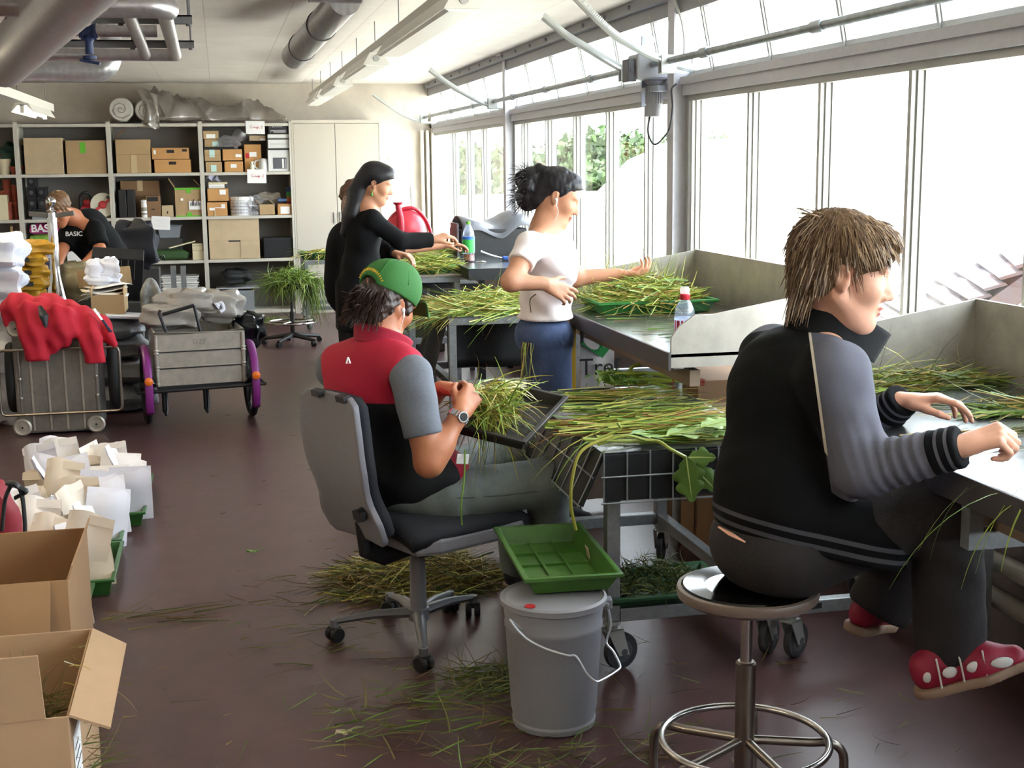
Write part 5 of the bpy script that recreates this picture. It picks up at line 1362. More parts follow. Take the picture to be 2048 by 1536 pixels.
m_skin1 = mat('fair_skin', 'cf9b82', .5, sss=.12, noise=(30, .06)); m_skin2 = mat('tanned_skin', 'b0704f', .48, sss=.1, noise=(30, .06)); m_skin3 = mat('light_brown_skin', 'c08a6c', .5, sss=.1)
m_lip1 = mat('lips', 'b0665c', .45, sss=.1); m_lip2 = mat('lips_dark', '9a5247', .45)
m_eyeline = mat('eyelashes', '3a2a22', .6)
# ---------------------------------------------------------------- people
def J(px, py, Y): return np.array(aty(px, py, Y))
def A3(*p): return np.array(p, float)
def unit(v): v = np.array(v, float); return v/np.linalg.norm(v)


def fld(pts, h, pad=.16):
    P = np.array(pts); return Field(P.min(0)-pad, P.max(0)+pad, h)


def hfld(w, lo, hi, h, pad=.03):
    return fld([w(*(lo[0] if i else hi[0], lo[1] if j else hi[1], lo[2] if k else hi[2])) for i in (0, 1) for j in (0, 1) for k in (0, 1)], h, pad)


def hvec(az, pitch=0., roll=0.):
    """axes of a head or chest facing az degrees from +X towards +Y, nodding down by pitch, tilting to its left by roll"""
    M = Matrix.Rotation(R_(az), 3, 'Z') @ Matrix.Rotation(R_(pitch), 3, 'Y') @ Matrix.Rotation(R_(-roll), 3, 'X')
    return np.array(M)


def lash(parent, w, m=m_eyeline, brow=True, s=1., eyes=(-1, 1), browm=None):
    for y in eyes:
        b = MB(); b.tube([Vector(w(.081-.012*abs(k)**2*.9, y*(.031+.013*k), .0005-.0035*(1-k*k))) for k in np.linspace(-1, 1, 7)], .0021*s, 5); b.build('eyelash', m, parent, True)
        if brow: b = MB(); b.tube([Vector(w(.0915-.016*((k+1)/2)**2, y*(.031+.019*k), .0285+.003*(1-k*k))) for k in np.linspace(-1, 1, 7)], [.0012, .0024, .0028, .0028, .0025, .002, .001], 5, flat=.6); b.build('eyebrow', browm or m, parent, True)


def shoe(parent, heel, toe, m, ms, up=(0, 0, 1), w=.047, h=.07, stripes=None, name='shoe', heelh=.075):
    heel = np.array(heel, float); toe = np.array(toe, float); d = unit(toe-heel); u = unit(np.array(up)-d*(np.array(up)@d)); l = np.cross(u, d); L = np.linalg.norm(toe-heel)
    P = lambda x, y, z: heel+d*x*L+l*y+u*z
    F = fld([P(0, -.05, 0), P(1, .05, .1), P(0, .05, .1), P(1, -.05, 0)], .0045, .04)
    F.cap(P(.14, 0, .045), P(.6, 0, .038), w*.78, w*.9, .02); F.cap(P(.6, 0, .036), P(.88, 0, .026), w*.9, w*.6, .03); F.cap(P(.13, 0, .07), P(.34, 0, .085), w*.66, w*.7, .02)
    F.cut(P(0, 0, .012), -u)
    o = F.build(name, m, parent, smooth_it=1, attrs={'lace': lambda q: ((q-heel) @ d)/L, 'lace_h': lambda q: (q-heel) @ u})
    G = fld([P(0, -.05, 0), P(1, .05, .05), P(0, .05, 0), P(1, -.05, 0)], .0045, .03); G.cap(P(.13, 0, .012), P(.6, 0, .012), w*.86, w*1., .02); G.cap(P(.6, 0, .012), P(.88, 0, .012), w*1., w*.7, .03); G.cut(P(0, 0, .02), u); G.cut(P(0, 0, -.004), -u)
    G.build('sole', ms, o, smooth_it=1); return o, P


# ======== woman in the black and grey jacket on the near stool
hc = J(1684, 551, 2.86); HA = hvec(-22, 9, 0); HS = 1.07
neck = J(1640, 672, 2.93); chest = J(1588, 800, 2.93); waist = J(1575, 935, 2.93); pel = A3(1.29, 2.89, .755)
shR, elR, wrR = J(1668, 752, 2.74), J(1724, 938, 2.66), J(1912, 896, 2.51)
shL, elL, wrL = J(1545, 716, 3.10), J(1700, 895, 3.22), J(1800, 803, 3.06)
hipR, knR, anR = A3(1.31, 2.79, .725), J(1893, 1002, 2.70), J(1900, 1300, 2.70)
hipL, knL, anL = A3(1.31, 2.99, .725), J(1842, 1075, 3.03), J(1765, 1205, 3.05)
F = fld([hc+A3(0, 0, .16), shR, wrR+A3(.2, 0, 0), wrL, anR-A3(.1, 0, .0), anL-A3(.1, 0, 0), pel-A3(.2, 0, 0)], .0047, .12)
w1 = head(F, hc, HA, HS, jaw=1.03)
F.cap(hc+HA @ A3(-.025, 0, -.03), neck+A3(.02, 0, .0), .052, .058, .03); F.cap(neck, chest, .07, .1, .05)
F.chain([chest, waist, pel], [.11, .105, .12], .05); F.chain([neck, shR, elR, wrR], [.05, .05, .038, .026], .03); F.chain([neck, shL, elL, wrL], [.05, .05, .038, .026], .03)
F.chain([pel, hipR, knR, anR], [.11, .075, .05, .036], .04); F.chain([pel, hipL, knL, anL], [.11, .075, .05, .036], .04)
dR = unit(J(2000, 868, 2.47)-wrR); dL = unit(J(1908, 792, 2.98)-wrL)
hand(F, wrR+dR*.015, dR, (-.15, -.35, .9), (.2, 1, .2), (58, 64, 68, 72), .98, 22, 3, thumb_out=20, rfac=1.08)
hand(F, wrL+dL*.015, dL, (-.1, .1, 1), (.15, -1, -.1), (20, 26, 30, 34), 1.0, 12, 5, thumb_out=24)
W1 = tag(F.build('person', [m_skin1, m_lip1], smooth_it=2), 'seated person in the near foreground with short fair hair and black jacket with grey sleeves', 'person')
lash(W1, w1, mat('fair_lash', '6a4a3a', .6), browm=mat('fair_brow', '8d6d52', .7), s=1.1)
# jacket
Jf = fld([shR, shL, elR, elL, wrR, wrL, neck+A3(0, 0, .1), pel-A3(.2, .2, .1), pel+A3(.25, .2, 0)], .0058, .13)
Jf.ell((chest+neck)/2+A3(-.02, 0, -.035), (.12, .19, .13), hvec(5, 12), .06); Jf.ell(chest+A3(-.005, 0, 0), (.15, .185, .16), hvec(5, 5), .06); Jf.ell(waist+A3(.015, 0, .0), (.155, .185, .17), hvec(4), .07)
Jf.ell(pel+A3(.02, 0, .06), (.165, .2, .19), hvec(4), .08)
Jf.chain([neck+A3(-.01, -.03, -.045), shR, elR, wrR], [.056, .078, .06, .048], .035); Jf.chain([neck+A3(-.01, .03, -.045), shL, elL, wrL], [.056, .078, .06, .046], .035)
Jf.ell(pel+A3(.135, -.07, -.01), (.15, .18, .16), hvec(4), .05)
aR, aL = unit(wrR-elR), unit(wrL-elL)
dirs_ = [(elR, unit(elR-shR), 1.), (elL, unit(elL-shL), 1.)]


def folds(x, y, z):
    o = 0
    for e, d, k in ((elR+aR*.10, aR, 1), (elL+aL*.1, aL, 1)):
        t = (x-e[0])*d[0]+(y-e[1])*d[1]+(z-e[2])*d[2]; r2 = (x-e[0])**2+(y-e[1])**2+(z-e[2])**2
        o = o+np.sin(t*230+18*(x+z))*np.exp(-r2/.012)*.9
    o = o+np.sin((z*14+x*7+y*9)*5)*.25+np.sin((x*20-z*11+y*6)*4)*.25
    return o


Jf.warp(folds, .0035)
hb, hf_, hr = J(1436, 1042, 3.0), J(1785, 1132, 2.74), J(1560, 1100, 2.70)
hn = unit(np.cross(hf_-hb, hr-hb)); hn = hn if hn[2] < 0 else -hn
Jf.cut(hb, hn, (pel, .42)); Jf.cut(wrR+aR*.012, aR, (wrR+aR*.06, .11)); Jf.cut(wrL+aL*.012, aL, (wrL+aL*.06, .11))
ncA = hvec(0, 30); Jf.cut(neck+A3(.02, 0, .03), ncA[:, 2], (neck+A3(.02, 0, .1), .16))
pN, pA = J(1616, 640, 2.86), J(1652, 905, 2.72); vv = unit(pN-EYE); sn = unit(np.cross(pA-pN, vv)); sn = sn if sn @ (shR-pN) > 0 else -sn
sag = A3(0, neck[1], 0)


def f_sleeve(P):
    a = (P-pN) @ sn; Q = P.copy(); Q[:, 1] = 2*2.925-Q[:, 1]; b_ = (Q-pN) @ sn
    low = np.where(P[:, 2] < .98, np.minimum(.09-np.minimum(seg_d(P, shR, elR), seg_d(P, elR, wrR)), 1), 9)
    return np.where(P[:, 1] < 2.925, np.minimum(a, low), np.minimum(b_, np.where(P[:, 2] < .98, .085-np.minimum(seg_d(P, shL, elL), seg_d(P, elL, wrL)), 9)))


def seg_d(P, a, b):
    d = b-a; t = np.clip(((P-a) @ d)/(d @ d), 0, 1); return np.linalg.norm(P-a-t[:, None]*d, axis=1)


def f_cuff(P):
    r = np.full(len(P), 9.)
    for wq, aq in ((wrR, aR), (wrL, aL)):
        t = (wq+aq*.012-P) @ aq; nr = np.linalg.norm(P-wq, axis=1) < .13; r = np.where(nr, np.minimum(r, t), r)
    return r


GREY = '5d5d67'
m_jk = mat('jacket_jersey', '0b0b0d', .9, bump=(500, .2), spec=.2, layers=(('sleeve', 0, 8, GREY), ('pipe', -.003, .003, 'cfc6b8'), ('cuff', -1, .062, '0b0b0d'), ('cuff', .014, .022, GREY), ('cuff', .036, .044, GREY),
           ('hem', .016, .027, '45454b'), ('hem', .042, .053, '45454b')))
jk = Jf.build('jacket', m_jk, W1, {'sleeve': f_sleeve, 'pipe': lambda P: np.where((P[:, 1] < 2.925) & (P[:, 2] > .985), (P-pN) @ sn, 9), 'cuff': f_cuff, 'hem': lambda P: np.where((P[:, 2] < .95) & (f_sleeve(P) < 0), -((P-hb) @ hn), 9)}, smooth_it=3)
# stand-up collar with an open front flap
b = MB()
nk = neck+A3(.018, .0, .02); CA = hvec(-4, 24)


def collar(u, v):
    a = PI*(1.0+.86*(2*u-1)); rx, ry = .1+.01*v+.03*max(0, abs(2*u-1)-.72)*3, .102+.006*v
    q = nk+CA @ A3(rx*math.cos(a)+.01, ry*math.sin(a), -.035+.088*v*(1-.1*abs(2*u-1)**3)); return Vector(q)


b.grid(collar, 40, 8); b.build('collar', mat('collar_knit', '0b0b0d', .9, bump=(400, .3)), W1, True, solid=.011, bevel=.0)
# trousers
Tf = fld([pel-A3(.2, .2, .05), pel, knR, knL, anR-A3(0, 0, .05), anL-A3(0, 0, .06)], .0065, .15)
Tf.ell(pel+A3(-.02, 0, -.03), (.14, .18, .12), None, .05); Tf.chain([hipR+A3(-.02, 0, .0), knR, anR], [.098, .083, .083], .045); Tf.chain([hipL+A3(-.02, 0, .0), knL, anL], [.095, .085, .085], .045)
kd = unit(anR-knR)
Tf.warp(lambda x, y, z: np.sin(55*z+40*x)*np.exp(-((x-knR[0])**2+(z-knR[2]+.08)**2)/.02)+.5*np.sin(70*x+30*y-22*z)*(z < .6), .0035)
Tf.cut(anR+kd*.035, kd, (anR+kd*.1, .14)); kl = unit(anL-knL); Tf.cut(anL+kl*.03, kl, (anL+kl*.1, .12)); Tf.cut((0, 0, SZ+.006), (0, 0, -1), (A3(SX, SY, SZ-.05), .2))
m_cord = mat('dark_brown_corduroy', '252021', .85, noise=(14, .15), bump=(180, .3))
Tf.build('trousers', m_cord, W1, smooth_it=2)
m_shoe = mat('crimson_shoe', '8e1733', .55, layers=())
m_white_l = mat('shoe_white', 'c9c4be', .5); m_sole = mat('tan_sole', '8d7460', .7)
so, SP = shoe(W1, J(1838, 1392, 2.68), J(2060, 1328, 2.60), m_shoe, m_sole, (0.2, 0, 1), .05)
for x0_, x1_, hh in ((.20, .235, .085), (.40, .43, .08), (.60, .63, .07)):
    b = MB(); b.tube([Vector(SP(x0_+(x1_-x0_)*k, -.047+.012*max(0, k-.6)*2, .02+hh*.8*k)) for k in np.linspace(0, 1, 5)], .0045, 5, flat=.5); b.build('stripe', m_white_l, so, True)
for x_, y_, z_, rx in ((.31, -.044, .05, .02), (.52, -.046, .047, .02), (.76, -.04, .036, .03), (.12, -.036, .05, .014)): b = MB(); b.sph(Vector(SP(x_, y_, z_)), (rx, .006, .014), 12, 6); b.build('inlay', m_white_l, so, True)
shoe(W1, J(1702, 1266, 3.04), J(1790, 1240, 3.24), m_shoe, m_sole, (.3, 0, 1), .045)
# bare strip at the back
b = MB(); b.tube([J(1438, 1054, 2.87), J(1462, 1069, 2.81), J(1490, 1084, 2.765)], [.004, .008, .003], 8, flat=.5); b.build('waist_skin', m_skin1, W1, True)['label'] = 'bare strip of skin at the waist'
# hair
m_hair1 = [mat('fair_hair_a', '7a6147', .5), mat('fair_hair_b', '604a37', .5), mat('fair_hair_c', '93785a', .48)]
Hf = hfld(w1, (-.16, -.1, -.15), (.13, .1, .17), .005, .03)
Hf.ell(w1(-.02, 0, .052), A3(.105, .082, .094)*HS, HA, .02); Hf.ell(w1(.06, 0, .085), A3(.05, .06, .04)*HS, HA, .03); Hf.ell(w1(-.075, 0, -.03), A3(.035, .05, .07)*HS, HA, .03)
for y in (-1, 1): Hf.ell(w1(.035, y*.056, .052), A3(.05, .024, .034)*HS, HA, .02); Hf.ell(w1(-.05, y*.052, .0), A3(.042, .026, .05)*HS, HA, .02)
Hf.cut(w1(.03, 0, -.028), HA @ unit((.35, 0, -1)), (w1(.09, 0, -.06), .085*HS)); Hf.cut(w1(.098, 0, .04), HA @ unit((.7, 0, -1)), (w1(.13, 0, .0), .06*HS))
for y in (-1, 1): Hf.ell(w1(.004, y*.088, .0), A3(.024, .03, .034)*HS, HA, .004, 0, True)
Hf.warp(noise3(5, 160.), .0022)
ho = Hf.build('hair', mat('fair_hair_base', '5f4a37', .8, spec=.2), W1, smooth_it=1)
nv = len(ho.data.vertices); co = np.zeros(nv*3); no = np.zeros(nv*3); ho.data.vertices.foreach_get('co', co); ho.data.vertices.foreach_get('normal', no); co = (co.reshape(-1, 3)+np.array(wmat(W1).translation)); no = no.reshape(-1, 3)
rg = np.random.RandomState(2); P0 = []; DD = []; LL = []
for i in rg.choice(nv, 3400):
    e = (HA.T @ (co[i]-hc))/HS; n_ = HA.T @ no[i]
    if n_[2] < -.35 or (n_[0] > .3 and e[2] < .03): continue
    away = e-A3(-.04, -.01, .17); t_ = away-n_*(away @ n_)+A3(0, 0, -.015)
    P0.append(co[i]+no[i]*.0006); DD.append(HA @ (unit(t_)+n_*rg.uniform(0, .1)+rg.normal(size=3)*.09)); LL.append((.03 if e[0] > .03 else .045)*(.6 if e[2] < -.02 else 1))
for i in range(160): x = rg.uniform(-.1, -.055); y = rg.uniform(-.055, .055); P0.append(w1(x, y, rg.uniform(-.06, -.02))); DD.append(HA @ unit((-.25+.2*rg.rand(), .2*rg.randn(), -1))); LL.append(.07)
for i in range(90): y = rg.uniform(-.055, .05); P0.append(w1(.085, y, .1-abs(y)*.4)); DD.append(HA @ unit((.62, -.25+.1*rg.randn(), -.75))); LL.append(.05)
for i in range(30): P0.append(w1(-.1+.05*rg.rand(), rg.uniform(-.05, .04), .1+.03*rg.rand())); DD.append(HA @ unit((-.8, .4*rg.randn(), .1+.4*rg.rand()))); LL.append(.05)
strands('hair_strands', m_hair1, W1, P0, DD, np.array(LL), .0017, 3, .35, .25, 5)['kind'] = 'stuff'

# ======== man with the green cap on the swivel chair
hc = J(772, 612, 4.40); HA = hvec(36, 22, -3)
neck = J(757, 688, 4.36); neck[2] -= .0
shR, elR, wrR = J(822, 752, 4.20), J(858, 925, 4.14), J(920, 828, 4.20)
shL, elL, wrL = J(672, 738, 4.50), J(800, 880, 4.72), J(882, 778, 4.46)
chest = J(750, 800, 4.40); waist = J(805, 930, 4.42); pel = A3(.64, 4.42, .535)
hipR, knR, anR = A3(.71, 4.33, .52), A3(1.08, 4.36, .545), A3(1.13, 4.56, .09)
hipL, knL, anL = A3(.60, 4.52, .52), A3(1.02, 4.74, .56), A3(1.08, 4.86, .09)
F = fld([hc+A3(0, 0, .16), shL-A3(.05, 0, 0), wrR+A3(.15, -.02, 0), knR, anR, anL+A3(.1, .05, -.07)], .0055, .12)
w2 = head(F, hc, HA, 1.0, jaw=1.08)
F.cap(hc+HA @ A3(-.03, 0, -.02), neck, .058, .064, .03); F.cap(neck, chest, .07, .08, .04); F.chain([chest, waist, pel], [.08, .085, .11], .04)
F.chain([neck, shR], [.055, .058], .03); F.chain([shR, elR, wrR], [.058, .046, .029], .025); F.chain([neck, shL, elL, wrL], [.055, .056, .045, .029], .03)
F.ell(elR+(wrR-elR)*.3, (.045, .045, .06), axes(wrR-elR, (0, 1, 0))[:, [1, 2, 0]], .03)
F.chain([pel, hipR, knR, anR], [.11, .075, .055, .04], .04); F.chain([pel, hipL, knL, anL], [.11, .075, .055, .04], .04)
dR = unit(J(950, 778, 4.28)-wrR); dL = unit(J(940, 772, 4.40)-wrL)
hand(F, wrR+dR*.015, dR, (.45, -.75, .45), (-.5, .1, .8), (48, 55, 60, 62), 1.1, 25, 3, thumb_out=30, rfac=1.06)
hand(F, wrL+dL*.012, dL, (.1, .1, 1), (.1, -1, -.2), (30, 36, 38, 44), 1.1, 15, 5, thumb_out=26, rfac=1.06)
M1 = tag(F.build('person', [m_skin2, m_lip2], smooth_it=2), 'seated person in a green cap and red vest holding grass over a dark tray', 'person')
lash(M1, w2)
# grey T-shirt
Sf = fld([shR, shL, elR, waist-A3(0, 0, .1), pel], .0065, .15)
rt = unit(A3(math.sin(R_(50)), -math.cos(R_(50)), 0)); TA = hvec(50, -8)
Sf.ell(chest, A3(.105, .16, .15), TA, .04); Sf.ell(waist, (.11, .14, .14), TA, .05)
mR = shR+(elR-shR)*.62; Sf.chain([shR, mR], [.073, .066], .035); mL = shL+(elL-shL)*.62; Sf.chain([shL, mL], [.073, .066], .035)
Sf.warp(lambda x, y, z: np.sin(60*z+30*x)*.4+np.sin(45*x-50*y+20*z)*.4, .003); aq = unit(elR-shR); Sf.cut(mR+aq*.02, aq, (mR+aq*.07, .12)); aq2 = unit(elL-shL); Sf.cut(mL+aq2*.02, aq2, (mL+aq2*.07, .12))
Sf.build('t_shirt', mat('grey_marl_jersey', '6b6f78', .9, noise=(120, .12), bump=(400, .2)), M1, smooth_it=2)
# red vest: upper part red, below dark
Vf = fld([shR, shL, neck+A3(0, 0, .08), waist, pel], .0062, .17)
Vf.ell(chest+A3(.01, .01, .02), A3(.14, .195, .18), TA, .05); Vf.ell(waist+A3(.0, .0, 0), (.145, .172, .19), TA, .06); Vf.ell(pel+A3(-.005, -.01, .06), (.165, .18, .1), hvec(50), .05)
Vf.chain([neck-A3(0, 0, .04), shR*.75+neck*.25], [.085, .075], .05); Vf.chain([neck-A3(0, 0, .04), shL*.86+neck*.14], [.085, .078], .05)
Vf.warp(lambda x, y, z: np.sin(38*z+18*x-12*y)*.35+np.sin(52*x+30*y+16*z)*.35, .0035)
nvA = hvec(45, 26); Vf.cut(neck+A3(0, 0, .012), nvA[:, 2], (neck+A3(.02, .02, .1), .15))
so_ = shR+rt*.012; Vf.cap(so_-A3(0, 0, .03), so_+(elR-shR)*.45+rt*.02, .078, .085, .012, 0, None, True); so2 = shL-rt*.025; Vf.cap(so2-A3(0, 0, .03), so2+(elL-shL)*.4-rt*.02, .07, .08, .012, 0, None, True)
yk = [J(630, 765, 4.50), J(735, 800, 4.2), J(790, 770, 4.15)]
ykn = unit(np.cross(J(660, 770, 4.45)-J(735, 803, 4.2), A3(.64, .77, 0))); ykn = ykn if ykn[2] > 0 else -ykn
b0 = J(735, 803, 4.2); fw = A3(math.cos(R_(50)), math.sin(R_(50)), 0)
m_vest = mat('red_fleece', '16171a', .8, bump=(140, .25), layers=(('yoke', 0, 9, 'b01a36'), ('front', .075, 9, 'a81a38')))
Vf.build('vest', m_vest, M1, {'yoke': lambda P: (P-b0)[:, 2]+.02, 'front': lambda P: (P-chest) @ fw}, smooth_it=2)
b = MB(); nk = neck+A3(.005, .005, .0); CA = hvec(40, 24)
b.grid(lambda u, v: Vector(nk+CA @ A3((.082+.016*v+.1*max(0, abs(2*u-1)-.8))*math.cos(PI+PI*.84*(2*u-1)), (.08+.012*v)*math.sin(PI+PI*.84*(2*u-1)), -.02+.06*v)), 40, 8); b.build('collar', mat('red_collar', '9c1833', .8, bump=(140, .25)), M1, True, solid=.01)
q = J(692, 716, 4.22); b = MB(); b.tube([Vector(q+A3(.0, -.07, .012)), Vector(q+A3(.006, -.075, -.006)), Vector(q+A3(-.006, -.075, -.006)), Vector(q+A3(0, -.07, .012))], .003, 6); b.build('vest_logo', m_paper, M1)
# jeans
Tf = fld([pel-A3(.15, .15, 0), knR, knL, anR, anL], .0075, .15)
Tf.ell(pel+A3(0, 0, -.02), (.15, .165, .1), hvec(50), .05); Tf.chain([hipR, knR, anR], [.095, .08, .068], .04); Tf.chain([hipL, knL, anL], [.095, .08, .068], .04)
Tf.warp(lambda x, y, z: np.sin(70*x+20*z)*np.exp(-((x-.72)**2)/.02)+.35*np.sin(48*x+35*z+20*y), .003)
for a_, k_ in ((anR, knR), (anL, knL)): kd = unit(a_-k_); Tf.cut(a_+kd*.02, kd, (a_+kd*.1, .13))
m_denim = mat('worn_denim', '6c7370', .85, noise=(9, .28), bump=(300, .25))
Tf.build('jeans', m_denim, M1, smooth_it=2)
b = MB(); b.tube([Vector(hipR+A3(.0, -.093, .02)), Vector((hipR+knR)/2+A3(0, -.088, .0)), Vector(knR+A3(0, -.078, -.01))], .003, 5); b.build('side_seam', mat('denim_seam', '565d5f', .9), M1, True)
for a_ in (anR, anL): shoe(M1, a_+A3(-.06, -.02, -.09), a_+A3(.2, .03, -.09), mat('dark_trainer', '2c2c30', .6), m_sole)
# studded belt with a white tag, watch
b = MB(); q = J(925, 918, 4.20); b.boxm(T(*q) @ rot('Z', 15) @ rot('Y', 8), .045, .006, .034); b.build('belt_tag', m_paper, M1, bevel=.002)['label'] = 'white tag at the belt'
ax_ = unit(wrR-elR); cw = wrR-ax_*.012; u1 = unit(np.cross(ax_, A3(0, 0, 1))); u2 = np.cross(ax_, u1)
wt = MB()
for k in range(22): a = 2*PI*k/22; c_ = cw+(u1*math.cos(a)+u2*math.sin(a))*.034; wt.boxm(frame(c_, ax_, None, tuple(u1*math.cos(a)+u2*math.sin(a))), .02, .0085, .004)
wo = wt.build('wristwatch', m_chrome, M1, bevel=.001); wo['label'] = 'steel wristwatch'
cv = unit(A3(.35, -.85, .25)); cv = unit(cv-ax_*(cv @ ax_)); b = MB(); b.lathe([(.019, 0), (.02, .004), (.018, .009), (0, .009)], n=24, M=frame(cw+cv*.032, ax_, None, tuple(cv))); wf = b.build('watch_case', m_chrome, wo, 40)
b = MB(); b.lathe([(.014, .0092), (.014, .0096)], n=20, M=frame(cw+cv*.032, ax_, None, tuple(cv))); b.build('dial', m_ink, wo)
# cap
m_capg = mat('green_cap_cloth', '2e682b', .8, bump=(350, .25))
Kf = hfld(w2, (-.13, -.1, -.02), (.2, .1, .17), .0042, .03)
Kf.ell(w2(-.008, 0, .058), (.112, .09, .1), HA, .01); Kf.ell(w2(.03, 0, .075), (.075, .075, .085), HA, .03)
Kf.cut(w2(0, 0, .035), HA @ unit((-.12, 0, -1))); Kf.ell(w2(-.112, 0, .03), (.05, .046, .042), HA, .003, 0, True)
cap_ = Kf.build('cap', m_capg, M1, smooth_it=2); cap_['label'] = 'green cap with a yellow arc of lettering'
b = MB(); b.grid(lambda u, v: Vector(w2(.085+.02*math.cos((v-.5)*2.4)+.085*u*(1-(2*v-1)**2*.55), (v-.5)*.17*(1-.1*u), .046-.03*u*u-.06*(v-.5)**2*u+.004)), 10, 18); b.build('cap_peak', m_capg, M1, True, solid=.004)
b = MB(); b.lathe([(.008, 0), (.007, .004), (0, .006)], n=12, M=frame(w2(-.008, 0, .157), HA[:, 0], None, tuple(HA[:, 2]))); b.build('cap_button', m_capg, cap_, True)
for k in range(6):
    a = k*PI/3+.5; b = MB(); b.tube([Vector(w2(-.008+.113*math.cos(a)*math.sin(t), .091*math.sin(a)*math.sin(t), .058+.101*math.cos(t))) for t in np.linspace(.05, 1.35, 9)], .0016, 5); b.build('cap_seam', mat('cap_seam', '256a24', .8), cap_, True)
b = MB()
for k in range(17):
    t = -1.05+2.1*k/16; yy, zz_ = .062*math.sin(t), .032+.062*math.cos(t)
    xx = -.008-.1135*math.sqrt(max(.05, 1-(yy/.0905)**2-((zz_-.058)/.1)**2)); c_ = Vector(w2(xx, yy, zz_)); up = Vector(HA @ A3(0, math.sin(t), math.cos(t)))
    for s_ in ((-.3, .8), (.3, .7)) if k % 3 else ((-.4, .9), (0, .5), (.4, .9)): b.beam(c_-up*.006*s_[1]+Vector(HA @ A3(0, .0042*s_[0], 0)), c_+up*.006*s_[1]+Vector(HA @ A3(0, .0042*s_[0], 0)), .0022, .0022, tuple(HA[:, 0]))
    if k % 2: b.beam(c_+Vector(HA @ A3(0, -.003, 0)), c_+Vector(HA @ A3(0, .003, 0)), .002, .002)
ltr = b.build('cap_lettering', mat('yellow_thread', 'd8b428', .6), cap_); ltr['kind'] = 'stuff'
m_hair2 = [mat('dark_brown_hair_a', '33231c', .5), mat('dark_brown_hair_b', '452e22', .5)]
Hf = hfld(w2, (-.15, -.1, -.14), (.1, .1, .1), .0055, .03)
Hf.ell(w2(-.05, 0, -.0), (.075, .08, .07), HA, .03); Hf.ell(w2(-.07, 0, -.045), (.05, .062, .05), HA, .03); Hf.ell(w2(-.01, 0, .05), (.1, .082, .07), HA, .02)
for y in (-1, 1): Hf.ell(w2(.035, y*.066, .012), (.022, .012, .03), HA, .01); Hf.ell(w2(.004, y*.088, .0), (.022, .026, .036), HA, .004, 0, True)
Hf.warp(noise3(8, 130.), .004); Hf.build('hair', m_hair2[0], M1, smooth_it=1)
rg = np.random.RandomState(4); P0 = []; DD = []
for i in range(420):
    a = rg.uniform(PI*.62, PI*1.38); e = A3(-.05+.078*math.cos(a), .084*math.sin(a), rg.uniform(-.075, .035)); P0.append(w2(*e)); DD.append(HA @ unit((math.cos(a)*.5, math.sin(a)*.5, -1+.4*rg.randn())))
strands('hair_strands', m_hair2, M1, P0, DD, .042, .0024, 5, .2, 1.0, 5)['kind'] = 'stuff'


def earphone(parent, w, y, hang):
    b = MB(); b.sph(Vector(w(.004, y*.081, -.004)), (.008, .008, .008), 12, 8); b.tube([Vector(w(.006, y*.085, -.006)), Vector(w(.012, y*.086, -.026))], .0034, 8); b.tube(bez([Vector(w(.012, y*.086, -.026))]+[Vector(p) for p in hang], 6), .0016, 6)
    b.build('earphone', mat('white_earphone', 'e2e0de', .4), parent, True)['label'] = 'white earphone on a thin cable'


earphone(M1, w2, -1, [w2(.02, -.075, -.07), w2(.02, -.055, -.115), neck+A3(.06, .0, -.02)])

# ======== woman in the white T-shirt
hc = J(1113, 396, 5.747); HA = hvec(-16, 22, 0)
neck = J(1090, 462, 5.747); chest = J(1100, 520, 5.747); waist = J(1092, 592, 5.766); pel = J(1090, 665, 5.766)
shR, elR, wrR = J(1060, 492, 5.597), J(1022, 563, 5.485), J(1092, 568, 5.485)
shL, elL, wrL = J(1118, 487, 5.897), J(1152, 556, 5.953), J(1236, 548, 5.916)
hipR, hipL = pel+A3(.0, -.085, -.04), pel+A3(.01, .085, -.04)
knR, knL = A3(hipR[0]+.03, hipR[1], .47), A3(hipL[0]+.02, hipL[1]+.02, .47); anR, anL = A3(knR[0]-.02, knR[1], .08), A3(knL[0]-.02, knL[1], .08)
F = fld([hc+A3(0, 0, .15), elR, wrL+A3(.17, 0, 0), anR-A3(0, 0, .07), anL, pel-A3(.15, 0, 0)], .0062, .1)
w3 = head(F, hc, HA, 1.0, mouth_open=.004)
F.cap(hc+HA @ A3(-.03, 0, -.03), neck, .049, .055, .03); F.cap(neck, chest, .065, .1, .05); F.chain([chest, waist, pel], [.1, .095, .11], .05)
F.chain([neck, shR, elR, wrR], [.045, .047, .041, .027], .025); F.chain([neck, shL, elL, wrL], [.045, .047, .041, .027], .025)
F.chain([pel, hipR, knR, anR], [.1, .08, .05, .036], .04); F.chain([pel, hipL, knL, anL], [.1, .08, .05, .036], .04)
dR = unit(J(1130, 586, 5.504)-wrR); dL = unit(J(1292, 548, 5.878)-wrL)
hand(F, wrR+dR*.01, dR, (.1, -.95, .25), (.2, .1, 1), (14, 18, 22, 26), 1.0, 10, 5, rfac=1.1)
hand(F, wrL+dL*.01, dL, (-.1, -.2, -.85), (.1, 1, .3), (28, 34, 38, 42), 1.0, 20, 5, rfac=1.1)
W2 = tag(F.build('person', [m_skin3, m_lip2], smooth_it=2), 'standing person in a white T-shirt and blue jeans with dark hair pinned up', 'person')
lash(W2, w3, m_eyeline)
Sf = fld([shR, shL, elR, pel, chest], .0075, .13)
TA = hvec(-6)
Sf.ell(chest+A3(-.01, 0, .02), (.115, .17, .13), hvec(-6, 10), .05); Sf.ell(chest+A3(.05, -.055, -.035), (.066, .065, .065), TA, .06); Sf.ell(chest+A3(.05, .055, -.035), (.066, .065, .065), TA, .06)
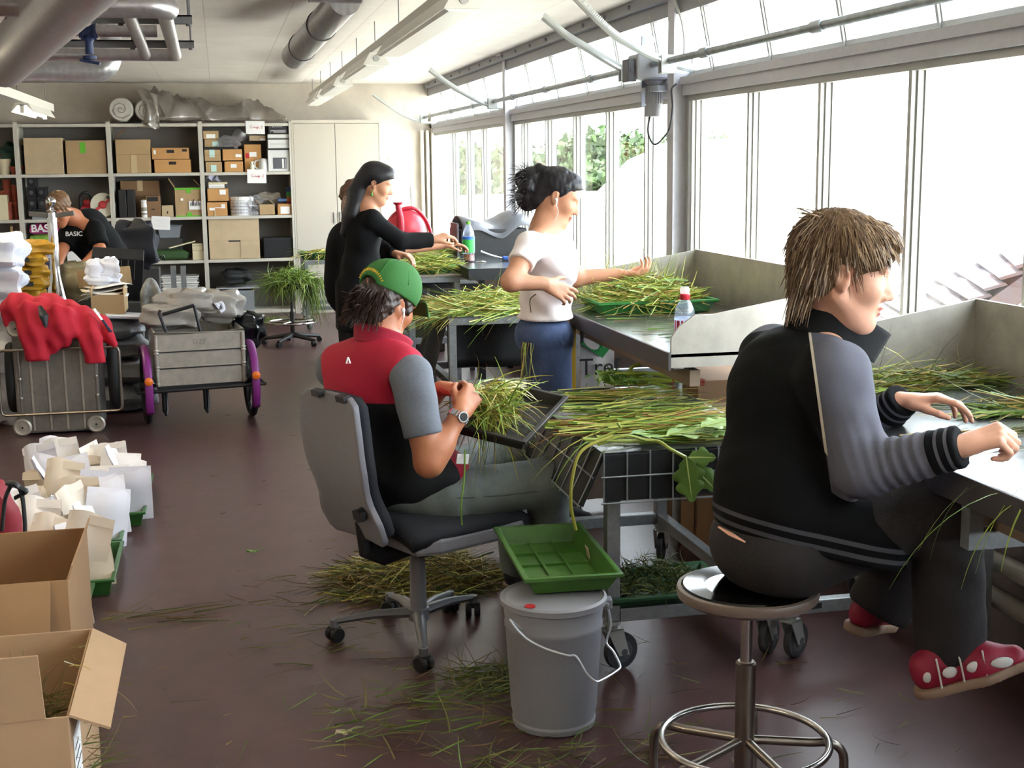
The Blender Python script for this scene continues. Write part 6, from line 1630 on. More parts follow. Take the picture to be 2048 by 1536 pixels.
Sf.ell(waist, (.118, .15, .13), TA, .07); Sf.ell(pel+A3(0, 0, .03), (.135, .17, .1), TA, .06)
mR = shR+(elR-shR)*.5; mL = shL+(elL-shL)*.5; Sf.chain([neck-A3(0, .03, .05), shR, mR], [.05, .06, .06], .03); Sf.chain([neck-A3(0, -.03, .05), shL, mL], [.05, .06, .06], .03)
Sf.warp(lambda x, y, z: np.sin(60*z+45*x-20*y)*np.exp(-((z-waist[2])**2)/.02)+.3*np.sin(40*x+50*z), .004)
for a_, e_, m_ in ((shR, elR, mR), (shL, elL, mL)): q = unit(e_-a_); Sf.cut(m_+q*.0, q, (m_+q*.06, .1))
Sf.cut(pel+A3(0, 0, .065), (0, 0, -1), (pel, .3)); Sf.cut(neck+A3(0, 0, -.012), hvec(-6, 35)[:, 2], (neck+A3(0, 0, .07), .13))
Sf.build('t_shirt', mat('white_cotton', 'e6dcdb', .85, bump=(300, .15)), W2, smooth_it=2)
Tf = fld([pel-A3(.1, .1, -.1), anR, anL], .0085, .13)
Tf.ell(pel+A3(-.005, 0, -.01), (.135, .168, .11), TA, .05); Tf.chain([hipR, knR, anR], [.098, .075, .07], .04); Tf.chain([hipL, knL, anL], [.098, .075, .07], .04); Tf.cut(pel+A3(0, 0, .085), (0, 0, 1)); Tf.cut((0, 0, .05), (0, 0, -1))
Tf.build('jeans', mat('blue_denim', '303e5c', .85, noise=(8, .3, '44557a'), bump=(300, .25)), W2, smooth_it=2)
for a_ in (anR, anL): shoe(W2, A3(a_[0]-.06, a_[1], .0), A3(a_[0]+.19, a_[1], .0), MATS['dark_trainer'], m_sole)
m_hair3 = [mat('near_black_hair', '17141a', .42), mat('near_black_hair_b', '231d22', .42)]
Hf = hfld(w3, (-.22, -.1, -.12), (.12, .1, .16), .0055, .03)
Hf.ell(w3(-.016, 0, .051), (.103, .08, .088), HA, .01); Hf.ell(w3(.045, 0, .08), (.052, .058, .042), HA, .03); Hf.ell(w3(-.075, 0, -.02), (.05, .055, .06), HA, .03)
Hf.cut(w3(.04, 0, .036), HA @ unit((1, 0, -.6)), (w3(.1, 0, -.04), .115)); Hf.cut(w3(.0, 0, -.02), HA @ unit((.3, 0, -1)), (w3(.04, 0, -.07), .075))
for y in (-1, 1): Hf.ell(w3(.004, y*.086, .0), (.022, .022, .034), HA, .004, 0, True)
for c_, r_ in (((-.135, 0, .045), .05), ((-.165, .02, .025), .045), ((-.105, -.01, .085), .028), ((-.14, -.02, -.0), .042), ((-.115, 0, -.055), .05), ((-.145, .01, -.045), .035), ((-.125, 0, .095), .022)): Hf.ell(w3(*c_), (r_, r_*.9, r_), HA, .012)
Hf.warp(noise3(11, 120.), .0018); Hf.build('hair', m_hair3[0], W2, smooth_it=2)
rg = np.random.RandomState(6); P0 = []; DD = []
for i in range(260): v = unit(rg.normal(size=3)); c_ = [(-.15, 0, .03), (-.13, 0, -.05)][i % 2]; P0.append(w3(*(np.array(c_)+v*.05))); DD.append(HA @ (v+A3(-.3, 0, -.3)))
strands('hair_strands', m_hair3, W2, P0, DD, .05, .0018, 7, .4, 2.2, 6)['kind'] = 'stuff'
earphone(W2, w3, -1, [w3(.03, -.075, -.05), w3(.03, -.065, -.09), w3(.02, -.055, -.125)])
b = MB(); b.tube(bez([J(1062, 625, 5.588), J(1060, 600, 5.579), J(1072, 588, 5.569)], 5), .0025, 5); b.build('grass_stem', mat('dry_stem', '4a3f2c', .7), W2, True)

# ======== woman in black at the back
hc = J(752, 369, 8.56); HA = hvec(-14, 16, 0)
neck = J(735, 415, 8.58); chest = J(728, 470, 8.6); waist = J(722, 535, 8.62); pel = J(716, 592, 8.64)
shR, elR, wrR = J(745, 440, 8.45), J(800, 482, 8.44), J(866, 480, 8.50)
shL, elL, wrL = J(735, 438, 8.78), J(768, 500, 8.85), J(792, 508, 8.7)
hipR, hipL = pel+A3(0, -.085, -.04), pel+A3(0, .085, -.04); knR, knL = A3(hipR[0]+.02, hipR[1], .47), A3(hipL[0]+.02, hipL[1], .47); anR, anL = A3(hipR[0], hipR[1], .08), A3(hipL[0], hipL[1], .08)
F = fld([hc+A3(0, 0, .15), wrR+A3(.17, 0, 0), anR-A3(.1, 0, .07), anL], .008, .1)
w4 = head(F, hc, HA, 1.02)
F.cap(hc+HA @ A3(-.03, 0, -.03), neck, .048, .055, .03); F.cap(neck, chest, .065, .1, .05); F.chain([chest, waist, pel], [.1, .1, .11], .05)
F.chain([neck, shR, elR, wrR], [.045, .045, .036, .026], .025); F.chain([neck, shL, elL, wrL], [.045, .045, .036, .026], .025); F.chain([hipR, knR, anR], [.08, .05, .035], .04); F.chain([hipL, knL, anL], [.08, .05, .035], .04)
dR = unit(J(905, 466, 8.52)-wrR); hand(F, wrR+dR*.01, dR, (0, -.3, .95), (.1, -1, .1), (30, 36, 40, 44), 1.0, 15, 8, rfac=1.2, thumb_out=34)
dL = unit(J(830, 512, 8.6)-wrL); hand(F, wrL+dL*.01, dL, (0, 0, 1), (.1, -1, 0), (25, 30, 34, 38), 1., 15, 5, rfac=1.2)
W3 = tag(F.build('person', [m_skin3, m_lip2], smooth_it=2), 'standing person all in black with smooth black hair reaching across the back table', 'person')
lash(W3, w4, m_eyeline)
Sf = fld([shR, shL, wrR, elL, pel-A3(0, 0, .35), neck], .009, .15)
TA = hvec(-6); Sf.ell(chest+A3(0, 0, .01), (.12, .175, .16), hvec(-6, 10), .05); Sf.ell(waist, (.13, .16, .17), TA, .07); Sf.ell(pel, (.15, .185, .16), TA, .06); Sf.cap(pel, pel-A3(.01, 0, .22), .16, .185, .06)
Sf.chain([neck-A3(0, .03, .04), shR, elR, wrR-A3(.0, 0, .0)], [.05, .062, .055, .05], .03); Sf.chain([neck-A3(0, -.03, .04), shL, elL, wrL], [.05, .062, .055, .05], .03)
for a_, e_, m_ in ((elR, wrR, wrR), (elL, wrL, wrL)): q = unit(e_-a_); Sf.cut(m_-q*.01, q, (m_+q*.05, .1))
Sf.cut(pel-A3(0, 0, .22), (0, 0, -1)); Sf.cut(neck+A3(0, 0, .0), hvec(-6, 30)[:, 2], (neck+A3(0, 0, .08), .13)); Sf.warp(noise3(17, 22.), .003)
Sf.build('dress', mat('black_jersey', '0c0c0e', .9, spec=.25), W3, smooth_it=2)
Tf = fld([pel, anR, anL], .01, .12); Tf.chain([hipR, knR, anR], [.09, .07, .065], .03); Tf.chain([hipL, knL, anL], [.09, .07, .065], .03); Tf.cut((0, 0, .05), (0, 0, -1)); Tf.build('trousers', mat('black_trouser', '18181b', .85), W3)
for a_ in (anR, anL): shoe(W3, A3(a_[0]-.06, a_[1], 0), A3(a_[0]+.19, a_[1], 0), MATS['dark_trainer'], m_sole)
Hf = hfld(w4, (-.16, -.1, -.28), (.12, .1, .16), .0075, .04)
Hf.ell(w4(-.015, 0, .055), (.11, .085, .092), HA, .01); Hf.ell(w4(.05, 0, .085), (.055, .06, .045), HA, .03)
Hf.chain([w4(-.08, 0, 0), w4(-.1, 0, -.09), neck+A3(-.1, 0, -.05), chest+A3(-.12, 0, .02)], [.065, .06, .06, .035], .03)
Hf.cut(w4(.06, 0, .03), HA @ unit((1, 0, -.6)), (w4(.11, 0, -.04), .105)); Hf.cut(w4(.0, 0, -.01), HA @ unit((.5, 0, -1)), (w4(.04, 0, -.07), .07))
Hf.build('hair', m_hair3[0], W3, smooth_it=2)
b = MB(); b.tube([Vector(w4(-.0, -.082, -.035)), Vector(w4(.0, -.084, -.06))], .004, 6); b.sph(Vector(w4(.0, -.084, -.065)), .01, 8, 6); b.build('earring', mat('green_bead', '5d8a3a', .4), W3)

# ======== person half hidden behind her
hc = J(716, 399, 9.35); HA = hvec(-10, 20)
neck = J(702, 440, 9.35); chest = J(702, 490, 9.36); pel = J(700, 575, 9.36); wrR = J(890, 490, 9.2); elR = J(800, 500, 9.2); shR = J(715, 460, 9.2)
hipR, hipL = pel+A3(0, -.085, -.04), pel+A3(0, .085, -.04); anR, anL = A3(hipR[0], hipR[1], .08), A3(hipL[0], hipL[1], .08)
F = fld([hc+A3(0, 0, .15), wrR+A3(.15, 0, 0), anR-A3(.15, 0, .07), anL], .0095, .1); w5 = head(F, hc, HA, 1.)
F.cap(hc, neck, .05, .055, .03); F.chain([neck, chest, pel], [.06, .1, .11], .05); F.chain([neck, shR, elR, wrR], [.045, .045, .036, .028], .025); F.chain([hipR, anR], [.08, .04]); F.chain([hipL, anL], [.08, .04])
dR = unit(J(925, 487, 9.2)-wrR); hand(F, wrR, dR, (0, 0, 1), (.1, -1, 0), (20, 25, 28, 30), 1., 15, 5, rfac=1.25)
W4 = tag(F.build('person', [m_skin3, m_lip2]), 'person in black with brown matted hair, mostly hidden behind the person in black', 'person')
Sf = fld([shR, elR, pel-A3(.1, 0, .3), neck], .011, .15); Sf.ell(chest+A3(-.03, 0, .0), (.14, .18, .17), hvec(-6), .05); Sf.ell((chest+pel)/2+A3(-.03, 0, 0), (.15, .17, .2), None, .06); Sf.ell(pel+A3(-.02, 0, 0), (.16, .18, .2), None, .06); Sf.chain([shR, elR], [.06, .05], .03); Sf.cut(neck+A3(0, 0, .0), (0, 0, 1), (neck+A3(0, 0, .08), .12))
Sf.build('sweater', MATS['black_jersey'], W4); Tf = fld([hipR, hipL, anR, anL], .012, .12); Tf.chain([hipR, anR], [.1, .07]); Tf.chain([hipL, anL], [.1, .07]); Tf.cut((0, 0, .06), (0, 0, -1)); Tf.build('trousers', MATS['black_trouser'], W4)
for a_ in (anR, anL): shoe(W4, A3(a_[0]-.06, a_[1], 0), A3(a_[0]+.19, a_[1], 0), MATS['dark_trainer'], m_sole)
Hf = hfld(w5, (-.16, -.1, -.1), (.1, .1, .16), .008, .03); Hf.ell(w5(-.02, 0, .05), (.11, .09, .095), HA, .01); Hf.ell(w5(-.09, 0, .01), (.05, .06, .06), HA, .02); Hf.warp(noise3(3, 90.), .006); Hf.cut(w5(.06, 0, .03), HA @ unit((1, 0, -.5)), (w5(.11, 0, -.04), .1))
Hf.build('hair', mat('matted_brown_hair', '5e4230', .7, noise=(40, .5)), W4, smooth_it=1)
b = MB()
for k, (px_, py_) in enumerate(((686, 445), (692, 440), (700, 446))): b.tube(bez([J(688+4*k, 392, 9.28), J(684+3*k, 412, 9.26), J(px_, py_, 9.24)], 5), .008, 6)
b.build('dreadlock', MATS['matted_brown_hair'], W4, True)['kind'] = 'stuff'

# ======== man bending by the shelves
hc = J(119, 420, 10.7); HA = hvec(-112, 34, 0)
neck = J(147, 436, 10.85); chest = J(175, 465, 10.95); pel = J(222, 520, 11.15)
shR, elR, wrR = J(140, 462, 10.9), J(125, 500, 10.75), J(116, 532, 10.62)
shL, elL, wrL = J(190, 462, 10.8), J(200, 498, 10.7), J(162, 534, 10.6)
hipR, hipL = pel+A3(-.07, .06, -.06), pel+A3(.08, -.02, -.06); knR, knL = A3(hipR[0]-.03, hipR[1]-.05, .47), A3(hipL[0], hipL[1]-.05, .47); anR, anL = A3(hipR[0], hipR[1], .08), A3(hipL[0], hipL[1], .08)
F = fld([hc+A3(-.05, 0, .16), wrR-A3(.1, .1, .1), wrL-A3(.1, .1, .1), anR-A3(0, 0, .07), anL, pel+A3(.15, .1, 0)], .0095, .1); w6 = head(F, hc, HA, 1.)
F.cap(hc+HA @ A3(-.03, 0, -.03), neck, .055, .06, .03); F.chain([neck, chest, pel], [.07, .11, .12], .05); F.chain([neck, shR, elR, wrR], [.05, .055, .042, .03], .025); F.chain([neck, shL, elL, wrL], [.05, .055, .042, .03], .025)
F.chain([hipR, knR, anR], [.085, .055, .04], .03); F.chain([hipL, knL, anL], [.085, .055, .04], .03)
for wr_, tgt in ((wrR, J(108, 552, 10.55)), (wrL, J(140, 548, 10.55))): d_ = unit(tgt-wr_); hand(F, wr_, d_, (.2, -.7, .6), (-.5, -.2, .3), (20, 25, 28, 30), 1.05, 15, 5, rfac=1.25)
M2 = tag(F.build('person', [m_skin2, m_lip2]), 'person in a black T-shirt bending over sacks by the shelves', 'person'); lash(M2, w6)
Sf = fld([neck, shR, shL, elR, elL, pel+A3(.1, .1, -.1)], .011, .15); ch_ = axes(neck-chest, (0, -1, .3)); Sf.ell(chest, (.2, .19, .13), ch_, .05); Sf.ell((chest+pel)/2, (.2, .18, .135), ch_, .06); Sf.ell(pel, (.14, .16, .13), ch_, .06)
mL = shL+(elL-shL)*.72; mR = shR+(elR-shR)*.72; Sf.chain([shL, mL], [.085, .078], .04); Sf.chain([shR, mR], [.085, .078], .04)
for a_, e_, m_ in ((shL, elL, mL), (shR, elR, mR)): q = unit(e_-a_); Sf.cut(m_+q*.02, q, (m_+q*.08, .12))
Sf.warp(noise3(9, 20.), .004); ts = Sf.build('t_shirt', MATS['black_jersey'], M2); tp = J(148, 468, 10.66)
text('BASIC', T(*tp) @ rot('Z', -8) @ rot('X', 75), .05, m_paper, ts)
Tf = fld([pel+A3(.1, 0, .05), anR, anL], .012, .14); Tf.ell(pel, (.14, .16, .12), None, .05); Tf.chain([hipR, knR, anR], [.1, .08, .075], .03); Tf.chain([hipL, knL, anL], [.1, .08, .075], .03); Tf.cut((0, 0, .06), (0, 0, -1)); Tf.build('jeans', mat('dark_denim', '232a3a', .85), M2)
for a_ in (anR, anL): shoe(M2, A3(a_[0]+.03, a_[1]+.08, 0), A3(a_[0]-.06, a_[1]-.17, 0), MATS['dark_trainer'], m_sole)
Hf = hfld(w6, (-.16, -.1, -.1), (.12, .1, .16), .008, .03); Hf.ell(w6(-.015, 0, .052), (.11, .087, .095), HA, .01); Hf.ell(w6(.05, 0, .09), (.05, .06, .04), HA, .03); Hf.ell(w6(-.07, 0, -.01), (.05, .06, .06), HA, .02)
Hf.cut(w6(.055, 0, .03), HA @ unit((1, 0, -.6)), (w6(.11, 0, -.03), .1)); Hf.warp(noise3(13, 110.), .005); Hf.build('hair', mat('light_brown_hair', '6e4f33', .6, noise=(60, .4)), M2, smooth_it=1)
# ---------------------------------------------------------------- left side: trailers, sacks, cartons, paper bags
m_alubox = mat('worn_aluminium', 'b3aca2', .4, .6, noise=(16, .16), bump=(40, .1))
m_alud = mat('dull_aluminium', '827c76', .5, .5, noise=(14, .22), bump=(30, .15))
m_purple = mat('purple_fender', '7b2a78', .35)
m_orange = mat('orange_reflector', 'e0701c', .3)
m_tyre = mat('bicycle_tyre', '1c1b1b', .7)
m_blackst = mat('black_tube', '1d1d20', .4)


def bike_wheel(t, M, R, spokes=5):
    """wheel about the x axis of frame M (origin at the hub)"""
    b = MB(); b.tube([M @ Vector((0, (R-.022)*math.cos(a), (R-.022)*math.sin(a))) for a in np.linspace(0, 2*PI, 37)[:-1]], .022, 8, True); w = b.build('tyre', m_tyre, t, True)
    b = MB(); b.tube([M @ Vector((0, (R-.05)*math.cos(a), (R-.05)*math.sin(a))) for a in np.linspace(0, 2*PI, 33)[:-1]], .012, 6, True); b.build('rim', m_blackst, w, True)
    for k in range(spokes): a = 2*PI*k/spokes+.3; b = MB(); b.beam(M @ Vector((0, .02*math.cos(a), .02*math.sin(a))), M @ Vector((0, (R-.05)*math.cos(a), (R-.05)*math.sin(a))), .012, .035, tuple((M.to_3x3() @ Vector((0, -math.sin(a), math.cos(a)))))); b.build('spoke', m_blackst, w)
    b = MB(); b.lathe([(.025, -.04), (.025, .04)], n=12, M=M @ rot('Y', 90)); b.build('hub', m_blackst, w, 40)


# --- trailer with purple fenders
TX, TY = -.165, 8.58
tr = thing('bike_trailer', 'aluminium box bike trailer with purple fenders and orange reflectors', 'trailer', (TX, TY, 0))
TM = T(TX, TY, 0) @ rot('Z', 7)
bw, bd, z0, z1 = .545, .62, .265, .60
b = MB(); b.X = TM; k = .006
b.box(-bw/2, 0, z0, bw/2, bd, z0+k); b.box(-bw/2, 0, z0+k, bw/2, k, z1); b.box(-bw/2, bd-k, z0+k, bw/2, bd, z1); b.box(-bw/2, k, z0+k, -bw/2+k, bd-k, z1); b.box(bw/2-k, k, z0+k, bw/2, bd-k, z1)
b.build('box', m_alubox, tr)
for z in (z0+.115, z0+.22):
    b = MB(); b.X = TM; b.box(-bw/2-.003, -.008, z-.006, bw/2+.003, -.001, z-.001); b.build('panel_groove', m_blackst, tr)
    b = MB(); b.X = TM; b.box(-bw/2-.004, -.007, z, bw/2+.004, -.001, z+.008); b.build('panel_bead', m_alubox, tr, bevel=.002)
b = MB(); b.X = TM; b.tube([(-bw/2-.004, -.006, z1), (bw/2+.004, -.006, z1), (bw/2+.004, bd+.006, z1), (-bw/2-.004, bd+.006, z1)], .012, 8, True); b.build('rim_profile', m_alubox, tr, True)
for x in (-bw/2, bw/2):
    b = MB(); b.X = TM; b.tube([(x, 0, z0), (x, 0, z1)], .014, 10); b.build('corner_profile', m_alubox, tr, 40)
    for z in (z0+.015, z0+.105, z0+.125, z0+.21, z0+.23): b = MB(); b.X = TM; b.lathe([(.018, -.006), (.02, 0), (.018, .006)], (x, -.002, z), 10); b.build('corner_rivet', m_alubox, tr, 40)
text('DZF', TM @ T(-.0, -.002, z0+.275) @ rot('X', 90), .045, mat('faint_stamp', '8d857b', .6), tr, ext=.0006, spacing=1.1)
for s in (-1, 1):
    x = s*.335; Mw = TM @ T(x, .17, .245)
    bike_wheel(tr, Mw @ rot('Z', 0), .245)
    b = MB(); b.X = TM; b.grid(lambda u, v: Vector((x+(v-.5)*.05, .17-(.268-.006*(2*v-1)**2)*math.sin(R_(-45+170*u)), .245+(.268-.012*(2*v-1)**2)*math.cos(R_(-45+170*u)))), 22, 6); fd = b.build('fender', m_purple, tr, True, solid=.004)
    a = R_(92); b = MB(); b.lathe([(.026, 0), (.026, .01), (.018, .016), (0, .018)], n=20, M=TM @ T(x, .17-.272*math.sin(a), .245+.272*math.cos(a)+.08) @ rot('X', 90)); b.build('reflector', m_orange, fd, 40)
b = MB(); b.X = TM; b.tube([(-.40, -.03, .235), (.40, -.03, .245)], .011, 8); b.tube([(-.40, -.03, .235), (-.40, .3, .235)], .011, 8); b.tube([(.40, -.03, .245), (.40, .3, .245)], .011, 8); b.build('rear_bar', m_blackst, tr, True)
for x in (-.24, .02): b = MB(); b.X = TM; b.tube([(x, .05, z0), (x, .03, .1), (x+.01, .03, .075), (x+.02, .05, .1), (x+.02, .08, z0)], .011, 8); b.build('prop_leg', m_blackst, tr, True)
b = MB(); b.X = TM; b.box(-.27, .0, z0-.03, .27, bd, z0-.003); b.tube([(-.33, .17, .245), (.33, .17, .245)], .012, 8); b.build('chassis', m_blackst, tr)
b = MB(); b.X = TM; b.tube([(-.20, .02, z1), (-.24, .03, z1+.13), (-.23, .03, z1+.15)], .010, 8); b.tube([(-.22, .03, z1+.12), (-.02, .03, z1+.17)], .012, 8); b.tube([(-.02, .03, z1+.17), (.01, .03, z1)], .010, 8); b.build('handle_bow', m_blackst, tr, True)
m_sack = mat('grey_translucent_sack', '9a948e', .32, noise=(6, .2)); m_sackw = mat('white_sack', 'd9dbe6', .4, noise=(7, .12)); m_sackg = mat('grey_sack', '8d8e92', .5, noise=(6, .2)); m_yel = mat('yellow_sack', 'c39022', .5, noise=(10, .3, '8a6410'))
for k, (px, py, sx_, sz_, Y, lab) in enumerate(((340, 655, .34, .17, 8.8, 'grey plastic sack lying lowest in the purple fendered trailer'), (372, 628, .36, .17, 8.86, 'grey plastic sack on top in the purple fendered trailer'), (440, 640, .3, .2, 8.9, 'bulging knotted grey sack at the right of the trailer'))):
    p = aty(px, py, Y); tag(soft('plastic_sack', m_sack, pillow((p.x, Y+.12, p.z-.02), sx_, .3, sz_, 60+k, bumpy=.25), nu=32, nv=18), lab, 'sack')
b = MB(); q = aty(433, 612, 8.85); b.tube(bez([q, q+Vector((.03, 0, .02)), q+Vector((.045, 0, -.02)), q+Vector((.02, -.02, -.04))]), [.03, .02, .024, .018, .014]+[.012]*20, 8); tag(b.build('sack_knot', m_sackw, None, True), 'pale knot of the bulging grey sack', 'knot')
q = aty(495, 665, 9.05); tag(soft('bin_bag', mat('black_film', '111114', .25), pillow((q.x, 9.1, q.z-.1), .22, .3, .22, 70, bumpy=.35), nu=28, nv=18), 'black bin bag hanging out beside the trailer', 'bag')
# --- upright silver trailer with red jacket
uy = 8.5
ut = thing('bike_trailer', 'aluminium trailer tipped on end with its wheels and tube frame showing', 'trailer', (-1.0, uy, 0))
xL, xR = aty(36, 860, uy).x, aty(204, 860, uy).x; zT = aty(60, 640, uy).z
b = MB(); b.box(xL, uy, .012, xR, uy+.4, zT); b.build('box', m_alud, ut, bevel=.012)
for k in range(1, 5): x = xL+(xR-xL)*k/5; b = MB(); b.box(x-.006, uy-.005, .03, x+.006, uy, zT-.02); b.build('rib', m_alubox, ut, bevel=.002)
for (x, z) in ((xL+.03, .055), (xR-.03, .055), (xL+.03, zT-.05), (xR-.03, zT-.05)):
    b = MB(); b.lathe([(.055, -.0), (.055, .014), (.045, .02), (.035, .016), (.02, .018), (0, .018)], n=24, M=T(x, uy, z) @ rot('X', 90)); c_ = b.build('corner_roller', m_alubox, ut, 40)
    b = MB(); b.lathe([(.006, .018), (.006, .022)], n=10, M=T(x, uy, z) @ rot('X', 90)); b.build('bolt', m_blackst, c_)
lz0, lz1 = .142, .545; lx0, lx1 = aty(-3, 750, uy-.05).x, aty(241, 750, uy-.05).x
lp_ = [(lx0+.03, lz0), (lx1-.03, lz0), (lx1-.008, lz0+.008), (lx1, lz0+.03), (lx1, lz1-.03), (lx1-.008, lz1-.008), (lx1-.03, lz1), (lx0+.03, lz1), (lx0+.008, lz1-.008), (lx0, lz1-.03), (lx0, lz0+.03), (lx0+.008, lz0+.008)]
b = MB(); b.tube([(x, uy-.05, z) for x, z in lp_], .009, 8, True); b.build('tube_frame', m_chr2, ut, True)
for x in (xL+.04, xR-.01):
    b = MB(); b.tube([(x, uy-.05, lz0), (x, uy-.05, lz1)], .008, 8); b.build('frame_bar', m_chr2, ut, True)
    for z in (lz0+.1, lz0+.22): b = MB(); b.lathe([(.013, -.012), (.016, 0), (.013, .012)], (x, uy-.05, z), 10); b.build('clamp', m_chr2, ut, 40)
for px in (20, 226):
    x = aty(px, 755, uy).x; Mw = T(x, uy+.06, .355)
    b = MB(); b.tube([Mw @ Vector((0, .05+.19*math.cos(a)*.4, .19*math.sin(a))) for a in np.linspace(0, 2*PI, 33)[:-1]], .034, 10, True); b.build('tyre', m_tyre, ut, True)
# red jacket over it
jy = uy+.06
Gf = fld([aty(5, 590, jy), aty(230, 730, jy-.3)], .011, .14); Q = lambda x, y, d=0.: np.array(aty(x, y, jy+d))
FL = ((0, 1, 0), .55)
Gf.cap(Q(34, 612, .02), Q(150, 640, .0), .085, .095, .06); Gf.cap(Q(100, 614, .12), Q(200, 655, .02), .09, .075, .06); Gf.cap(Q(25, 622, -.04), Q(22, 645, -.04), .06, .04, .05)
Gf.chain([Q(58, 630, -.09), Q(68, 668, -.16), Q(74, 722, -.17)], [.085, .078, .07], .03, 0, FL); Gf.chain([Q(178, 650, -.07), Q(184, 684, -.16), Q(190, 726, -.17)], [.075, .066, .058], .03, 0, FL)
Gf.chain([Q(116, 640, -.1), Q(122, 664, -.15), Q(104, 700, -.16)], [.1, .085, .03], .03, 0, FL); Gf.chain([Q(196, 652, -.02), Q(216, 672, -.08), Q(230, 688, -.1)], [.05, .04, .025], .03)
Gf.warp(lambda x, y, z: np.sin(75*x+22*z)*.6+np.sin(42*z-50*y+40*x)*.4, .009)
for c_, n_ in ((Q(72, 722, -.17), (0, 0, -1)), (Q(190, 726, -.16), (0, 0, -1))): Gf.cut(c_, n_, (c_-A3(0, 0, .05), .09))
rj = Gf.build('red_jacket', mat('red_fleece_jacket', 'b3142c', .8, bump=(120, .3)), None, smooth_it=2); tag(rj, 'bright red jacket draped over the tipped silver trailer', 'jacket')
b = MB(); b.tube([Vector(Q(188, 618, -.08)), Vector(Q(204, 640, -.1))], [.016, .012], 8, flat=.4); b.build('white_trim', m_paper, rj, True); b = MB(); b.tube([Vector(Q(205, 640, -.1)), Vector(Q(222, 664, -.12))], .014, 8, flat=.4); b.build('navy_trim', mat('navy_cloth', '1c1c34', .8), rj, True)
b = MB(); b.tube([Vector(Q(80, 612, -.14)), Vector(Q(88, 632, -.19)), Vector(Q(92, 655, -.2))], [.012, .03, .008], 8, flat=.4); b.build('dark_lining', m_foil, rj, True)
# sacks on the left
for k, (px, py, w, h, Y) in enumerate(((-5, 700, .5, .3, 9.0), (2, 640, .5, .24, 9.0), (8, 590, .46, .2, 9.02), (4, 545, .44, .19, 9.03), (10, 505, .38, .17, 9.02))):
    p = aty(px, py, Y); zb = [0, .33, .58, .80, 1.0][k]; h = [.36, .29, .26, .24, .23][k]
    tag(soft('white_sack', m_sackw, pillow((p.x-.08, Y, zb), w, .42, h, 80+k, bumpy=.3), nu=36, nv=20), ['lowest', 'second', 'third', 'fourth', 'topmost'][k]+' white plastic sack of the pile at the picture edge', 'sack', 'white plastic sacks')
for k, (px, py) in enumerate(((52, 590), (58, 565), (54, 543), (50, 518), (55, 496))):
    p = aty(px, py, 9.45); zb = p.z-.05 if k else 0
    if k == 0: b = MB(); b.box(p.x-.2, 9.3, 0, p.x+.18, 9.66, p.z-.055); tag(b.build('pallet_box', MATS['dark_box'], None), 'dark box carrying the yellow sacks', 'box'); zb = p.z-.055
    ys_ = thing('yellow_sack', ['lowest', 'second', 'third', 'fourth', 'topmost'][k]+' yellow printed sack beside the white sacks', 'sack', (p.x, 9.45, zb), group='yellow printed sacks')
    soft('sack', m_yel, pillow((p.x+.03, 9.45, zb), .19, .34, .105, 90+k, bumpy=.2, rz=8*k), ys_, 30, 16)
    b = MB(); b.boxm(T(p.x+.03, 9.265, zb+.055) @ rot('Z', 5) @ rot('X', -15), .045, .008, .03); b.build('print_mark', m_ink, ys_)
# stanchion post
sp = thing('barrier_post', 'chrome barrier post with ball top and dark belt arms', 'post', (0, 0, 0)); p = aty(109, 430, 9.75)
sp.location = (p.x, 9.75, 0); WM[sp.name] = T(p.x, 9.75, 0)
zt_, zb = aty(101, 410, 9.75).z, aty(115, 588, 9.75).z
pa, pb = aty(103, 425, 9.75), aty(113, 575, 9.75)
b = MB(); b.tube([pb-Vector((0, 0, .08)), pb, pb.lerp(pa, .15), pb.lerp(pa, .3), pa], [.075, .055, .038, .034, .033], 24); b.build('post', mat('polished_chrome', 'cfd0d4', .08, 1.), sp, True)
b = MB(); b.lathe([(.033, 0), (.036, .01), (.018, .022), (.014, .035), (.022, .045), (.033, .062), (.036, .078), (.03, .096), (.014, .108), (0, .11)], pa, 24); b.build('ball_top', MATS['polished_chrome'], sp, True)
for sx2 in (-1, 1): b = MB(); b.beam(pa+Vector((sx2*.03, 0, -.02)), pa+Vector((sx2*.15, -.01, -.005)), .03, .035); b.build('belt_arm', mat('dark_belt', '4d4a48', .6), sp, bevel=.004)
b = MB(); b.tube([(pb.x, 9.75, 0.012), (pb.x, 9.75, pb.z-.08)], [.08, .075], 20); b.build('socket', m_blackst, sp, 40); b = MB(); b.lathe([(.17, 0), (.17, .012), (.09, .02)], (pb.x, 9.75, 0), 28); b.build('base_plate', m_blackst, sp, 40)
# grey sacks between the trailers, carton of papers, odd things on top
for k, (zb, h) in enumerate(((0, .2), (.19, .17), (.35, .16), (.50, .13))):
    x = aty(244, 700, 9.3).x; tag(soft('grey_sack', m_sackg, pillow((x-.02*k, 9.35, zb), .42, .5, h, 100+k, bumpy=.16), nu=32, nv=16), ['lowest', 'second', 'third', 'top'][k]+' grey sack of the stack between the two trailers', 'sack', 'grey sacks between the trailers')
p = aty(262, 640, 9.25); tag(MB().boxm(T(p.x-.02, 9.2, .655) @ rot('Z', 12) @ rot('Y', 6), .3, .3, .02).build('seed_envelope', m_sackw, None, bevel=.006), 'flat white printed bag under the carton of papers', 'bag')
cx0, cx1 = aty(186, 645, 9.2).x, aty(252, 645, 9.2).x; zc0 = .672
cp = thing('open_carton', 'open brown carton full of white papers behind the red jacket', 'carton', ((cx0+cx1)/2, 9.3, zc0)); hh = .13
